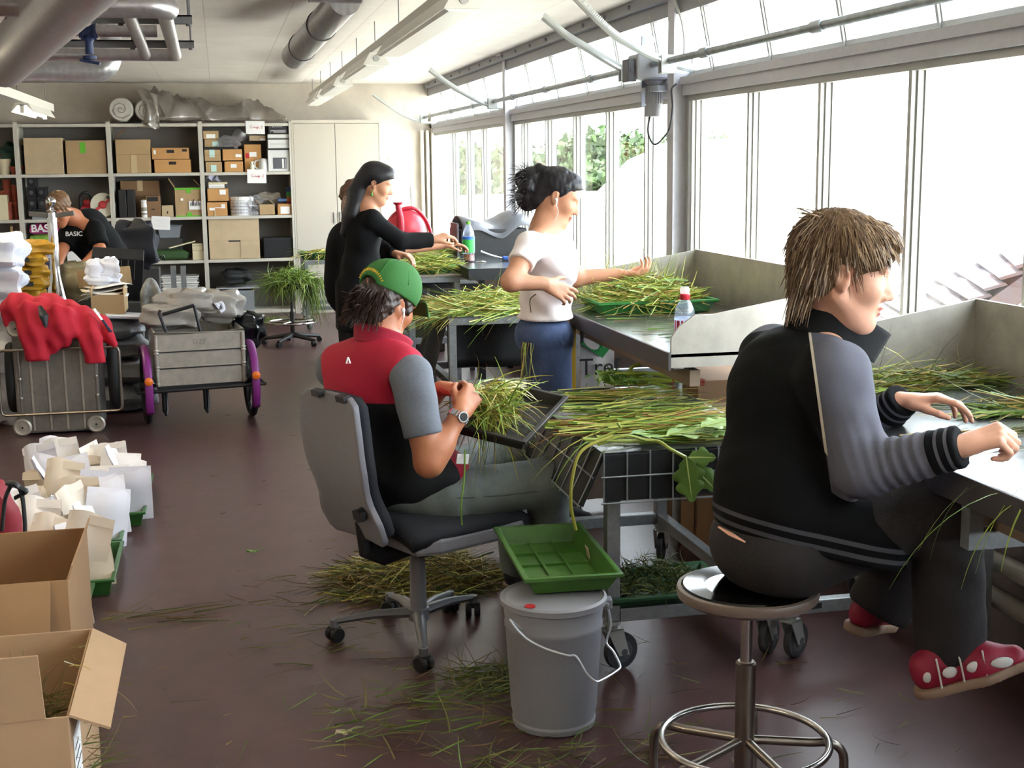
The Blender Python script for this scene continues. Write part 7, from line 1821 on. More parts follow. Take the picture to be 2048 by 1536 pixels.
b = MB(); b.box(cx0, 9.15, zc0, cx1, 9.155, zc0+hh); b.box(cx0, 9.5, zc0, cx1, 9.505, zc0+hh+.09); b.box(cx0, 9.155, zc0, cx0+.005, 9.5, zc0+hh+.05); b.box(cx1-.005, 9.155, zc0, cx1, 9.5, zc0+hh+.05); b.box(cx0, 9.155, zc0, cx1, 9.5, zc0+.005); b.build('body', m_card, cp)
b = MB(); b.boxm(T((cx0+cx1)/2-.05, 9.62, zc0+hh+.085) @ rot('Y', -4), .36, .005, .12); b.build('flap', m_card, cp)
ORD6 = ('first', 'second', 'third', 'fourth', 'fifth', 'sixth')
for k in range(6): b = MB(); x = (cx0+cx1)/2-.05+.02*(k % 3); M = T(x, 9.28+.02*k, zc0+hh*.8+.014*k) @ rot('Z', -12+7*k) @ rot('Y', -8+3*k); b.grid(lambda u, v: M @ Vector(((u-.5)*.27, (v-.5)*.2, .025*math.sin(3*u+k))), 8, 5); tag(b.build('paper_sheet', m_paper if k != 3 else m_cream, None, True, solid=.002), ORD6[k]+' loose paper sheet from below in the open brown carton', 'paper', 'papers in the open brown carton')
p = aty(212, 572, 9.5)
tq = thing('tissue', 'crumpled white tissue on the brown carton', 'tissue', (p.x, 9.5, .87))
for dx, dz, w_, sd in ((-.02, .0, .22, 201), (-.06, .04, .12, 202), (.04, .05, .12, 205)): soft('fold', m_sackw, pillow((p.x+dx, 9.45, .85+dz), w_, .14, .13 if dz else .09, sd, bumpy=.3), tq, 30, 18)
# slotted black crate stack, tilted
p = aty(236, 552, 9.9)
ctn = thing('slotted_crate', 'tilted black slotted crate behind the papers', 'crate', (p.x, 9.9, p.z-.2)); CM = T(p.x, 9.95, p.z-.02) @ rot('X', 28) @ rot('Y', 6)
b = MB(); b.X = CM; b.box(-.19, -.005, -.19, .17, .14, .17); b.build('body', m_blk, ctn, bevel=.006)
for k in range(7): b = MB(); b.X = CM; x = -.17+.046*k; b.box(x, -.01, .0, x+.006, -.004, .16); b.build('slot_edge', mat('crate_edge', '6b6560', .5), ctn)
b = MB(); b.box(p.x-.17, 9.9, .0, p.x+.15, 10.15, p.z-.2); tag(b.build('pallet_box', MATS['dark_box'], None), 'dark box below the tilted slotted crate', 'box')
p = aty(155, 565, 9.9); tag(soft('film_bag', mat('olive_film', '8d8468', .25, noise=(12, .3)), pillow((p.x, 9.9, p.z-.12), .3, .22, .26, 110, bumpy=.22), nu=32, nv=20), 'shiny olive plastic bag beside the barrier post', 'bag')
b = MB(); b.box(p.x-.16, 9.8, 0, p.x+.16, 10.05, p.z-.12); tag(b.build('pallet_box', MATS['dark_box'], None), 'dark box below the shiny olive bag', 'box')
p = aty(88, 545, 10.2); tag(soft('film_bag', mat('blue_film', '4d5680', .3, noise=(14, .5)), pillow((p.x, 10.2, p.z-.14), .16, .2, .26, 112, bumpy=.3), nu=28, nv=18), 'dark blue crumpled bag beside the yellow sacks', 'bag'); b = MB(); b.box(p.x-.12, 10.1, 0, p.x+.1, 10.35, p.z-.14); tag(b.build('pallet_box', MATS['dark_box'], None), 'dark box below the dark blue bag', 'box')
p = aty(302, 600, 9.4); b = MB(); b.grid(lambda u, v: Vector((p.x-.06+.12*u, 9.4+.05*math.sin(3*u), p.z-.1+.25*v-.1*(2*u-1)**2)), 8, 8); tag(b.build('striped_cushion', mat('grey_black_stripe', '1b1b1d', .7, wave=None, noise=(3, 0, 'bdbcb6')), None, True, solid=.03), 'black and white striped pad beside the trailer', 'pad')
for px in (346, 366): q0, q1 = aty(px, 532, 13.2), aty(px, 640, 13.2); b = MB(); b.beam((q0.x, 13.2, 0), q0, .05, .03); tag(b.build('steel_upright', m_sq), ['left grey steel upright before the white tubs', 'right grey steel upright before the white tubs'][px > 350], 'post')
q = aty(270, 495, 12.5); tag(soft('dark_jacket', mat('navy_nylon', '14161f', .7), pillow((q.x, 12.6, q.z-.2), .42, .3, .42, 120, bumpy=.3), nu=30, nv=20), 'dark navy jacket heap behind the bending man', 'jacket'); b = MB(); b.box(q.x-.2, 12.5, 0, q.x+.2, 12.8, q.z-.2); tag(b.build('pallet_box', MATS['dark_box'], None), 'dark box below the navy jacket heap', 'box')

# ---------------------------------------------------------------- cartons in front
def open_box(label, x0, x1, y0, y1, h, m, flaps, name='open_carton'):
    t = thing(name, label, 'carton', ((x0+x1)/2, (y0+y1)/2, 0)); k = .006
    for nm, bx in (('front_wall', (x0, y0, 0, x1, y0+k, h)), ('back_wall', (x0, y1-k, 0, x1, y1, h)), ('side_wall', (x0, y0+k, 0, x0+k, y1-k, h)), ('side_wall', (x1-k, y0+k, 0, x1, y1-k, h)), ('bottom', (x0+k, y0+k, 0, x1-k, y1-k, k))):
        b = MB(); b.box(*bx); b.build(nm, m, t, bevel=.0015, seg=1)
    for side, ang, ln in flaps:
        b = MB(); a = R_(ang); c, s = math.cos(a)*ln, math.sin(a)*ln
        if side == 'front': p4 = [(x0+.004, y0, h), (x1-.05, y0, h), (x1-.055, y0-c, h+s), (x0+.012, y0-c, h+s)]
        if side == 'back': p4 = [(x0+.004, y1, h), (x1-.004, y1, h), (x1-.012, y1+c, h+s), (x0+.012, y1+c, h+s)]
        if side == 'right': p4 = [(x1, y0+.004, h), (x1, y1-.004, h), (x1+c, y1-.02, h+s), (x1+c, y0+.02, h+s)]
        if side == 'left': p4 = [(x0, y0+.004, h), (x0, y1-.004, h), (x0-c, y1-.02, h+s), (x0-c, y0+.02, h+s)]
        b.add(p4, [(0, 1, 2, 3)]); b.build('flap', m, t, solid=.006)
    return t


m_cb = mat('kraft_cardboard', '9e7a57', .8, noise=(4, .07), bump=(150, .06)); m_cb2 = mat('kraft_cardboard_pale', 'a88868', .8, noise=(4, .07), bump=(150, .06))
BX = -.395
ob = open_box('nearest open carton with hay inside and a spread right flap', -1.02, BX, 3.02, 3.62, .40, m_cb2, (('front', 84, .16), ('right', -28, .10), ('left', 60, .2)))
b = MB(); b.box(BX+.001, 3.07, .05, BX+.0025, 3.2, .33); b.build('address_label', m_paper, ob)['label'] = 'white printed label'
b = MB()
for i in range(9): b.box(BX+.0025, 3.08, .08+.026*i, BX+.003, 3.08+.11-.02*(i % 3), .086+.026*i)
b.build('label_print', m_ink, ob)['kind'] = 'stuff'
open_box('second open carton, empty, behind the nearest carton', -1.12, -.50, 4.02, 4.62, .42, m_cb, (('front', -72, .17), ('right', 72, .04), ('left', 50, .2)))
tc = thing('tall_carton', 'tall pale printed carton leaning at the picture edge', 'carton', (-1.15, 5.35, 0)); KM = T(-1.13, 5.25, 0) @ rot('Z', 18) @ rot('Y', -7)
b = MB(); b.X = KM; b.box(-.5, 0, .02, .18, .4, .55); b.build('body', m_cb2, tc, bevel=.004)
b = MB(); b.X = KM; b.prism([(-.5, .55), (.18, .55), (.06, .74), (-.5, .74)], Matrix(((1, 0, 0, 0), (0, 0, -1, .012), (0, 1, 0, 0), (0, 0, 0, 1))), .006); b.build('flap', m_card2, tc)
b = MB(); b.X = KM; b.box(-.04, -.0015, .34, .02, 0, .54); b.build('tape', m_tape, tc)
b = MB(); b.X = KM; b.box(.1, -.002, .12, .17, 0, .24); b.build('label', m_paper, tc)
b = MB(); b.X = KM
for x, z, w in ((.07, .5, .05), (.07, .47, .05), (.1, .35, .05), (.1, .31, .06), (-.15, .46, .05), (-.15, .43, .04), (-.13, .25, .1)): b.box(x, -.002, z, x+w, -.0005, z+.008)
b.prism([(-.12, .27), (-.07, .27), (-.07, .33), (-.095, .35), (-.12, .33)], Matrix(((1, 0, 0, 0), (0, 0, -1, -.0005), (0, 1, 0, 0), (0, 0, 0, 1))), .0015); b.build('print', m_ink, tc)['kind'] = 'stuff'
bp = thing('rucksack', 'black and red rucksack with straps in front of the tall carton', 'rucksack', (-1.02, 4.95, 0)); q = aty(10, 1000, 4.95)
soft('body', mat('rucksack_red', '8e1c2c', .7), pillow((q.x-.1, 4.98, 0), .3, .2, q.z+.06, 130, bumpy=.12), bp, 26, 18)
for k, pts in enumerate(([(12, 966), (32, 968), (44, 990), (50, 1050), (48, 1080)], [(22, 970), (10, 1000), (4, 1060)], [(20, 966), (46, 978), (52, 984), (30, 996)])): b = MB(); b.tube(bez([aty(x, y, 4.8) for x, y in pts], 5), .021, 8, flat=.35); b.build('strap', m_foil, bp, True)

# ---------------------------------------------------------------- green trays with paper packets
m_pk = [mat('packet_white', 'f0ebe9', .75), mat('packet_cream', 'e8dac9', .75), mat('packet_cool', 'e4e2ec', .7)]
TRAYS = [(-.98, -.40, 6.14, 6.94, 'rearmost green tray full of white paper packets on the floor', 'rearmost green tray'), (-1.0, -.475, 5.70, 6.12, 'second green tray of packets from the back', 'second green tray'), (-1.0, -.465, 5.13, 5.68, 'third green tray of packets behind the open carton', 'third green tray'), (-1.0, -.535, 4.68, 5.11, 'nearest green tray of packets beside the cartons', 'nearest green tray')]
m_gtr2 = mat('deep_green_tray', '34602c', .35)
rg = random.Random(12); ORD = ('first', 'second', 'third', 'fourth', 'fifth', 'sixth')
protos = []
for k in range(4):     # packet meshes: a folded paper bag, upright, with a rolled top
    w, h = (.13, .2), (.24, .2)
    W_, H_ = [(.17, .22), (.20, .25), (.15, .19), (.19, .30)][k]; th = [.022, .035, .016, .03][k]
    b = MB()
    f = lambda u, v, s: Vector(((u-.5)*W_*(1-.06*v), s*th*.5*(1-v**3)*math.sin(PI*min(1, u*.94+.03))**.5+.02*math.sin(5*v+k)*v+.012*math.sin(7*u+k)*v, H_*v+.012*math.sin(6*u+2*k)*v))
    b.grid(lambda u, v: f(u, v, -1), 7, 7); b.grid(lambda u, v: f(1-u, v, 1), 7, 7)
    b.add([f(0, 1, -1)+Vector((0, -.004, -.0)), f(1, 1, -1)+Vector((0, -.004, 0)), f(1, 1, -1)+Vector((0, -.012, -.035)), f(0, 1, -1)+Vector((0, -.012, -.035))], [(0, 1, 2, 3)])
    protos.append(b)
pk_mesh = []
for k, b in enumerate(protos):
    for mm in m_pk:
        me = bpy.data.meshes.new('paper_packet'); me.from_pydata([tuple(p) for p in b.v], [], b.f); me.materials.append(mm); me.polygons.foreach_set('use_smooth', [True]*len(me.polygons)); me.update(); pk_mesh.append(me)
for ti, (x0, x1, y0, y1, lab, short) in enumerate(TRAYS):
    tray(lab, T((x0+x1)/2, (y0+y1)/2, 0), x1-x0-.05, y1-y0-.05, .07, m_gtr2, ribs=None, flare=.025)
    rows = [(.1, 6), (.3, 6), (.5, 6), (.7, 6), (.9, 5)] if ti == 0 else ([(.18, 6), (.5, 5), (.82, 5)] if ti < 3 else [(.3, 4), (.7, 4)])
    for ri, (v, n_) in enumerate(rows):
        for i in range(n_):
            o = bpy.data.objects.new('paper_packet', rg.choice(pk_mesh)); COL.objects.link(o)
            x = x0+.06+(x1-x0-.11)*(i+.5+rg.uniform(-.25, .25))/n_
            side = rg.random() < .4
            o.location = (x, y0+.05+(y1-y0-.1)*v+rg.uniform(-.02, .02), .007); o.rotation_euler = (rg.uniform(-.45, .2), rg.uniform(-.28, .28), (R_(80) if side else 0)+rg.uniform(-.35, .35))
            WM[o.name] = o.matrix_basis.copy(); tag(o, '%s paper packet, %s from left in %s row of the %s' % ({'packet_white': 'white', 'packet_cream': 'cream', 'packet_cool': 'bluish'}[o.data.materials[0].name], ORD[i], ('front', 'second', 'third', 'fourth', 'fifth')[ri] if ri < len(rows)-1 else 'back', short), 'packet', 'paper packets in the '+short)
# ---------------------------------------------------------------- plants: cut grass, stalks, leaves
m_gr = [mat('grass_green', '8aa03c', .5), mat('grass_yellow_green', 'b0ad52', .5), mat('grass_mid_green', '64842f', .5), mat('grass_straw', '9c8440', .6)]
m_grd = [mat('grass_dark', '4b5a25', .6), mat('grass_olive', '6b6a30', .6), mat('grass_brownish', '6a5430', .65), mat('grass_green', '', .5)]
m_gbr = [mat('stem_rust', '8f6634', .6), m_gr[0], m_gr[1], m_gr[2]]


def grass(name, label, P, D, L, w, mats, zmin=None, droop=.5, curl=.5, seed=0, seg=5, parent=None, cat='grass', up=0.):
    """many thin curved blades as one uncountable mass; P starts, D directions, L lengths"""
    rg = np.random.RandomState(seed); P = np.array(P, float); N = len(P); D = np.array(D, float); D /= np.linalg.norm(D, axis=1)[:, None]
    L = np.broadcast_to(np.asarray(L, float), (N,))*rg.uniform(.6, 1.2, N); w = w*rg.uniform(.6, 1.3, N)
    side = np.cross(D, rg.normal(size=(N, 3))); side /= np.linalg.norm(side, axis=1)[:, None]; bend = np.cross(D, side); lift = rg.uniform(0, .012, N)
    cv = rg.normal(size=N)*curl/seg; dr = droop*rg.uniform(.3, 1.4, N)/seg; V = np.zeros((N, seg+1, 2, 3)); p = P.copy()
    for j in range(seg+1):
        if zmin is not None: p[:, 2] = np.maximum(p[:, 2], zmin(p[:, 0], p[:, 1])+lift)
        ww = (w*(1-.75*(j/seg)**2))[:, None]
        V[:, j, 0] = p-side*ww; V[:, j, 1] = p+side*ww
        D = D+bend*cv[:, None]; D[:, 2] -= dr; D /= np.linalg.norm(D, axis=1)[:, None]; p = p+D*(L/seg)[:, None]
    n2 = (seg+1)*2; base = (np.arange(N)*n2)[:, None]
    Fq = np.concatenate([np.stack([base[:, 0]+2*j, base[:, 0]+2*j+1, base[:, 0]+2*j+3, base[:, 0]+2*j+2], 1) for j in range(seg)]); mi = np.tile(rg.randint(0, len(mats), N), seg).astype(np.int32)
    Vf = V.reshape(-1, 3)
    off = np.array(wmat(parent).translation) if parent is not None else np.array([(Vf[:, 0].min()+Vf[:, 0].max())/2, (Vf[:, 1].min()+Vf[:, 1].max())/2, Vf[:, 2].min()])
    me = bpy.data.meshes.new(name); me.vertices.add(len(Vf)); me.vertices.foreach_set('co', (Vf-off).astype(np.float32).ravel()); me.loops.add(Fq.size); me.loops.foreach_set('vertex_index', Fq.astype(np.int32).ravel())
    me.polygons.add(len(Fq)); me.polygons.foreach_set('loop_start', np.arange(0, Fq.size, 4, dtype=np.int32)); me.polygons.foreach_set('loop_total', np.full(len(Fq), 4, np.int32))
    for m in mats: me.materials.append(m)
    me.polygons.foreach_set('material_index', mi); me.update(calc_edges=True); me.validate()
    o = bpy.data.objects.new(name, me); COL.objects.link(o); o['kind'] = 'stuff'
    if parent is not None: o.parent = parent; WM[o.name] = wmat(parent)
    else: o.location = off; tag(o, label, cat)
    return o


def heap(n, c, rx, ry, h, az, spread, seed, tilt=.15):
    """points and directions of a heap: centre c, half sizes, height h, main direction az (deg)"""
    rg = np.random.RandomState(seed); r = np.sqrt(rg.uniform(0, 1, n)); a = rg.uniform(0, 2*PI, n); x = r*np.cos(a)*rx; y = r*np.sin(a)*ry
    z = h*(1-r**2)*rg.uniform(0, 1, n); t = R_(az)+rg.normal(size=n)*R_(spread)+PI*(rg.uniform(size=n) < .5)
    D = np.stack([np.cos(t), np.sin(t), rg.normal(size=n)*tilt+.04], 1); P = np.stack([x, y, z], 1)+np.array(c, float)
    return P, D


def onto(tops, floor=0.004):
    """ground height under (x, y): the first matching box (x0, x1, y0, y1, z) or the floor"""
    def f(x, y):
        z = np.full(x.shape, floor)
        for (x0, x1, y0, y1, zt) in tops: z = np.where((x > x0) & (x < x1) & (y > y0) & (y < y1), zt, z)
        return z
    return f


TC = (1.29, 2.02, 7.62, 8.45, .752); BFAR = (BF, BB, 4.46, 6.32, BZ+.002); BNEAR = (BF, BB, 1.05, 3.77, BZ+.002); CA_ = (CX0-.02, CX1+.02, CY0-.02, CY1+.02, CZ+.008)
# heap on the centre table
P, D = heap(1500, (1.6, 7.95, .755), .40, .30, .13, 12, 26, 1); grass('cut_grass', 'long green cut grass heaped on the steel table behind the capped man', P-D*.2, D, .42, .0028, m_gr, onto([TC], .5), .55, .5, 1)
P, D = heap(320, (1.95, 8.2, .80), .2, .14, .1, 15, 18, 2); grass('cut_grass', 'upper sheaf of grass sloping up behind the elbow of the woman in white', P-D*.2, D, .45, .0025, m_gr, onto([TC], .5), .25, .4, 2)
# tray and heap on the far bench
tq = aty(1200, 600, 5.75); trf = tray('green seed tray under the grass on the far work bench', T(1.93, 5.85, BZ+.001), .50, .30, .06, mat('bright_green_tray', '2f7a35', .35), ribs=None)
P, D = heap(1300, (1.92, 5.85, BZ+.06), .22, .18, .12, 8, 45, 3); grass('cut_grass', 'grass piled over the green tray on the far work bench', P-D*.1, D, .23, .0024, m_gr, onto([BFAR], .6), .7, .6, 3)
rg = np.random.RandomState(4); n = 420; P = np.stack([rg.uniform(1.62, 2.15, n), rg.uniform(5.95, 6.25, n), np.full(n, BZ+.03)], 1); D = np.stack([rg.normal(size=n)*.5, rg.normal(size=n)*.25, rg.uniform(.45, 1.2, n)], 1); grass('tall_grass', 'tall feathery grass standing up behind the tray on the far bench', P, D, .24, .0015, [m_gr[1], m_gr[0], mat('seed_head', 'c3bf78', .6)], None, .45, .8, 5)
n = 130; P = np.stack([rg.uniform(1.6, 2.2, n), rg.uniform(4.8, 6.1, n), np.full(n, BZ+.004)], 1); D = np.stack([np.ones(n), rg.normal(size=n)*.3, rg.normal(size=n)*.02], 1); grass('grass_litter', 'single stems strewn over the shiny far bench', P, D, .16, .0022, m_grd[:3]+[m_gr[2]], onto([BFAR]), .1, .4, 6)
# sorting trolley
rg = np.random.RandomState(7)
for k, (y, n, lab, mm, w) in enumerate(((4.03, 60, 'front row of stems laid along the wire trolley', m_gr, .003), (4.25, 330, 'rusty and green long stems bundled across the wire trolley', m_gbr, .0026), (4.52, 150, 'fine green row of stems across the middle of the wire trolley', m_grd[:2]+m_gr[:3], .002), (4.82, 150, 'rear row of short green stems on the wire trolley', m_gr, .0022))):
    P = np.stack([rg.uniform(CX0+.0, CX1-.2, n), y+rg.normal(size=n)*(.035 if k != 1 else .05), CZ+.012+rg.uniform(0, .03, n)], 1); D = np.stack([np.ones(n), rg.normal(size=n)*.12, rg.normal(size=n)*.05], 1)
    grass('laid_stems', lab, P-(D*.12 if k == 1 else D*.02), D, .30 if k != 1 else .42, w, mm, onto([CA_], .4), .15, .25, 20+k)
P = np.stack([rg.uniform(CX0-.02, CX0+.1, 12), rg.uniform(4.0, 4.3, 12), np.full(12, CZ+.03)], 1); D = np.stack([-np.ones(12), -.35+rg.normal(size=12)*.25, rg.normal(size=12)*.1], 1); grass('hanging_stems', 'stems sticking out over the left edge of the wire trolley', P, D, .25, .0022, m_gbr, None, .8, .3, 30)
m_stalk = [mat('celery_green', '8e9b3c', .4), mat('celery_red', '9b4a3f', .4), mat('celery_leaf', '4f7a2c', .5)]
cs = thing('celery', 'bundle of thick green stalks with reddish ends at the far edge of the trolley', 'celery', (1.6, 4.98, CZ+.008))
for k, (a, c, r) in enumerate((((1245, 748), (1408, 762), .011), ((1240, 760), (1408, 770), .010), ((1262, 745), (1395, 775), .010), ((1256, 768), (1350, 778), .009), ((1290, 772), (1348, 762), .012))):
    p, q = aty(a[0], a[1], 4.95), aty(c[0], c[1], 4.93); p.z = max(p.z, CZ+.02+.008*(k < 3)); q.z = max(q.z, CZ+.018+.008*(k < 3)); b = MB(); b.tube(bez([p+Vector((-.03, .01, .0)), p.lerp(q, .4)+Vector((0, 0, .012)), q.lerp(p, .06)], 5), [r*.6]+[r]*10, 8, flat=.7); s_ = b.build('stalk', m_stalk[0], cs, True)
    b = MB(); b.tube([q.lerp(p, .12), q], [r*1.0, r*1.02], 8, flat=.7); b.build('stalk_end', m_stalk[1], s_, True)['label'] = 'reddish cut end'
b = MB(); b.tube(bez([aty(1335, 778, 4.93), aty(1290, 758, 4.95), aty(1262, 742, 4.96), aty(1268, 732, 4.97), aty(1280, 728, 4.97)], 5), .007, 8); b.build('bent_stalk', m_stalk[0], cs, True)
rg = np.random.RandomState(9); n = 160; c0 = np.array(aty(1240, 758, 4.95)); P = c0+rg.normal(size=(n, 3))*[.05, .035, .012]; D = rg.normal(size=(n, 3)); D[:, 2] = np.abs(D[:, 2])*.5; grass('celery_leaves', None, P, D, .05, .006, [m_stalk[2], m_gr[2], m_gr[0]], onto([CA_], .4), .4, .8, 31, 4, parent=cs)


def leaf(t, base, tip, width, nrm, m, lobes=4, name='leaf', bend=.15, thick=.0012):
    """lobed leaf blade from base to tip"""
    base = Vector(base); tip = Vector(tip); d = tip-base; L = d.length; d.normalize(); n = Vector(nrm); n = (n-d*n.dot(d)).normalized(); s = n.cross(d); b = MB(); K = 28; rows = []
    for i in range(K+1):
        u = i/K; w = width*(math.sin(PI*min(1, u*.96+.04))**.75)*(.62+.38*abs(math.cos(PI*lobes*u)))*(1.05-.35*u)
        rows.append([base+d*(L*u+.08*L*abs(v)*(1-u))+s*(w*v)+n*(bend*L*(-(u**2)+.25*math.cos(6*u)*abs(v)+.25*v*v)) for v in (-1, -.5, 0, .5, 1)])
    vs = sum(rows, []); fs = [(5*i+j, 5*i+j+1, 5*i+j+6, 5*i+j+5) for i in range(K) for j in range(4)]; b.add(vs, fs); o = b.build(name, m, t, True, solid=thick)
    b = MB(); b.tube([rows[i][2]+n*.001 for i in range(0, K+1, 4)], [.0025]*4+[.0018]*2+[.001, .0008][:max(0, len(range(0, K+1, 4))-6)], 5); b.build('midrib', mat('leaf_rib', 'a9b86a', .5), o, True)
    return o


m_lf = [mat('big_leaf', '5c7d33', .5, noise=(20, .2)), mat('big_leaf_pale', '87a05c', .5, noise=(20, .2)), mat('big_leaf_dark', '3f6327', .5)]
lf = thing('leafy_plant', 'leafy plant lying at the front of the trolley with one big lobed leaf hanging down', 'plant', (1.45, 3.98, CZ))
yq = 3.9
leaf(lf, aty(1372, 912, 3.86), aty(1385, 1006, 3.85), .062, (-.2, -1, .15), m_lf[0], 3, 'hanging_leaf', .06)
leaf(lf, aty(1378, 925, 3.87), aty(1436, 985, 3.85), .045, (-.2, -1, .2), m_lf[0], 2, 'hanging_leaf', .06)
leaf(lf, aty(1376, 915, 3.87), aty(1432, 915, 3.85), .04, (-.2, -1, .3), m_lf[0], 2, 'hanging_leaf', .05)
for a, c, w, k in (((1290, 880), (1400, 862), .05, 2), ((1330, 872), (1440, 850), .06, 1), ((1390, 868), (1462, 855), .05, 0), ((1260, 868), (1330, 885), .035, 0), ((1400, 855), (1470, 835), .05, 1)):
    p, q = aty(a[0], a[1], 4.0), aty(c[0], c[1], 4.02); p.z = max(p.z, CZ+.02); q.z = max(q.z, CZ+.035); leaf(lf, p, q, w, (0, -.3, 1), m_lf[k], 3, 'leaf', .1)
for pts, r in (([(1165, 878), (1230, 882), (1310, 882), (1340, 898), (1372, 915)], .006), ([(1180, 885), (1215, 870), (1240, 858), (1235, 845)], .0045), ([(1195, 890), (1250, 872), (1290, 880)], .005)):
    P = [aty(x, y, 3.96 if x < 1330 else 3.88) for x, y in pts]
    for q in P[:-2]: q.z = max(q.z, CZ+.014)
    b = MB(); b.tube(bez(P, 5), r, 7); b.build('stem', m_stalk[0], lf, True)
b = MB(); b.tube(bez([aty(1225, 872, 3.94), aty(1165, 900, 3.9), aty(1146, 950, 3.88), aty(1142, 1010, 3.87), aty(1152, 1060, 3.87)], 6), .0055, 7); tag(b.build('hanging_stalk', mat('ochre_stalk', '8d8a30', .5), None, True), 'single ochre green stalk hanging from the trolley to the green tray', 'stalk')
# dark tray on the man's lap with grass
qa, qb, qc, qd = aty(975, 768, 4.62), aty(1133, 796, 4.42), aty(1047, 893, 4.16), aty(905, 850, 4.28)
ct = (qa+qb+qc+qd)/4; xd = ((qb-qa)+(qc-qd)).normalized(); yd = ((qa-qd)+(qb-qc)).normalized(); zd = xd.cross(yd).normalized()
LM = frame(ct-zd*.03, xd, None, tuple(zd)); wx = ((qb-qa).length+(qc-qd).length)/2; wy = ((qa-qd).length+(qb-qc).length)/2
tray('dark brown plastic tray held on the lap of the capped man', LM, wx-.03, wy-.03, .045, m_dtray, ribs=(2, 0), flare=.02)
rg = np.random.RandomState(11); n = 420; c0 = np.array(aty(975, 812, 4.32)); P = c0+rg.normal(size=(n, 3))*[.045, .04, .03]; D = rg.normal(size=(n, 3))+[.6, 0, .1]; D[:, 2] *= .8; grass('grass_bunch', 'bunch of fresh grass in the hands of the capped man', P, D, .15, .0022, m_gr, None, 1.3, .8, 40)
n = 70; P = c0+rg.normal(size=(n, 3))*[.03, .03, .02]; D = np.stack([rg.normal(size=n)*.35+.2, rg.normal(size=n)*.3, -np.ones(n)], 1); grass('hanging_grass', 'long blades trailing from the bunch of the capped man', P, D, .26, .0018, m_gr, None, .2, .6, 41)
n = 60; c1 = np.array(aty(1000, 770, 4.45)); P = c1+rg.normal(size=(n, 3))*[.03, .03, .01]; D = np.stack([np.ones(n)*.9, rg.normal(size=n)*.3, .15+rg.normal(size=n)*.2], 1); grass('grass_bunch', 'pale root ends lying over the rim of the dark tray', P-D*.03, D, .12, .003, [m_gr[1], mat('pale_root', 'cfcf9a', .5)], None, .9, .4, 42)
b = MB(); b.tube(bez([aty(930, 900, 4.2), aty(928, 960, 4.14), aty(922, 1010, 4.12), aty(924, 1050, 4.12)], 6), .003, 6); tag(b.build('loose_grass', m_gr[2], None, True), 'green stem hanging down beside the hip of the capped man', 'stem')
# floor heaps and litter
P, D = heap(1300, (.70, 5.05, .01), .34, .3, .15, 20, 45, 50); grass('grass_heap', 'heap of cut grass on the floor behind the swivel chair', P-D*.1, D, .26, .0022, [m_gr[3], m_grd[0], m_grd[1], m_gr[1], m_grd[2]], onto([]), .8, .6, 50)
rg = np.random.RandomState(12); n = 90; P = np.stack([rg.uniform(.0, .5, n), rg.uniform(4.2, 5.2, n), np.full(n, .005)], 1); D = np.stack([rg.normal(size=n), rg.normal(size=n)*.5, rg.uniform(0, .1, n)], 1); grass('grass_litter', 'grass scraps strewn on the floor left of the heap', P, D, .14, .0018, m_grd[:3], onto([]), .3, .8, 51)
n = 210; P = np.stack([rg.normal(size=n)*.2+.52, rg.normal(size=n)*.16+3.75, np.full(n, .005)], 1); D = np.stack([rg.normal(size=n)+.6, rg.normal(size=n)*.8, rg.uniform(0, .12, n)], 1); grass('grass_litter', 'green grass scraps strewn in front of the swivel chair', P, D, .15, .0022, m_grd[:3]+[m_gr[2]], onto([]), .35, .9, 52)
n = 150; P = np.stack([rg.uniform(.55, 1.15, n), rg.normal(size=n)*.1+3.33, np.full(n, .005)], 1); D = np.stack([rg.normal(size=n), rg.normal(size=n)*.5, rg.uniform(0, .12, n)], 1); grass('grass_litter', 'grass scraps around the foot of the grey pail', P, D, .15, .0020, m_grd[:3]+[m_gr[2]], onto([]), .35, .9, 53)
P, D = heap(180, (.78, 3.95, .0), .12, .12, .06, 30, 60, 54); grass('grass_litter', 'small dark grass tuft beside the grey pail', P, D, .14, .002, m_grd[:2], onto([]), .4, .8, 54)
n = 70; P = np.stack([rg.uniform(1.0, 2.0, n), rg.uniform(2.9, 4.2, n), np.full(n, .004)], 1); D = np.stack([rg.normal(size=n), rg.normal(size=n), rg.uniform(0, .05, n)], 1); grass('grass_litter', 'dark scraps on the shiny floor around the stool', P, D, .11, .0016, m_grd[:3], onto([]), .2, .6, 55)
n = 34; P = np.stack([rg.uniform(-.5, -.1, n), rg.normal(size=n)*.08+4.85, np.full(n, .004)], 1); D = np.stack([np.ones(n), rg.normal(size=n)*.25, rg.uniform(0, .05, n)], 1); grass('grass_litter', 'trail of stems on the floor beside the green packet trays', P, D, .2, .002, m_grd[:3], onto([]), .2, .4, 56)
n = 160; P = np.stack([rg.uniform(-.5, 1.4, n), rg.uniform(3.2, 9.0, n), np.full(n, .003)], 1); D = np.stack([rg.normal(size=n), rg.normal(size=n), rg.uniform(0, .03, n)], 1); grass('floor_scraps', 'tiny plant scraps dotted over the whole floor', P, D, .045, .0014, m_grd[:3]+[m_gr[3]], onto([]), .1, .6, 57, 3)
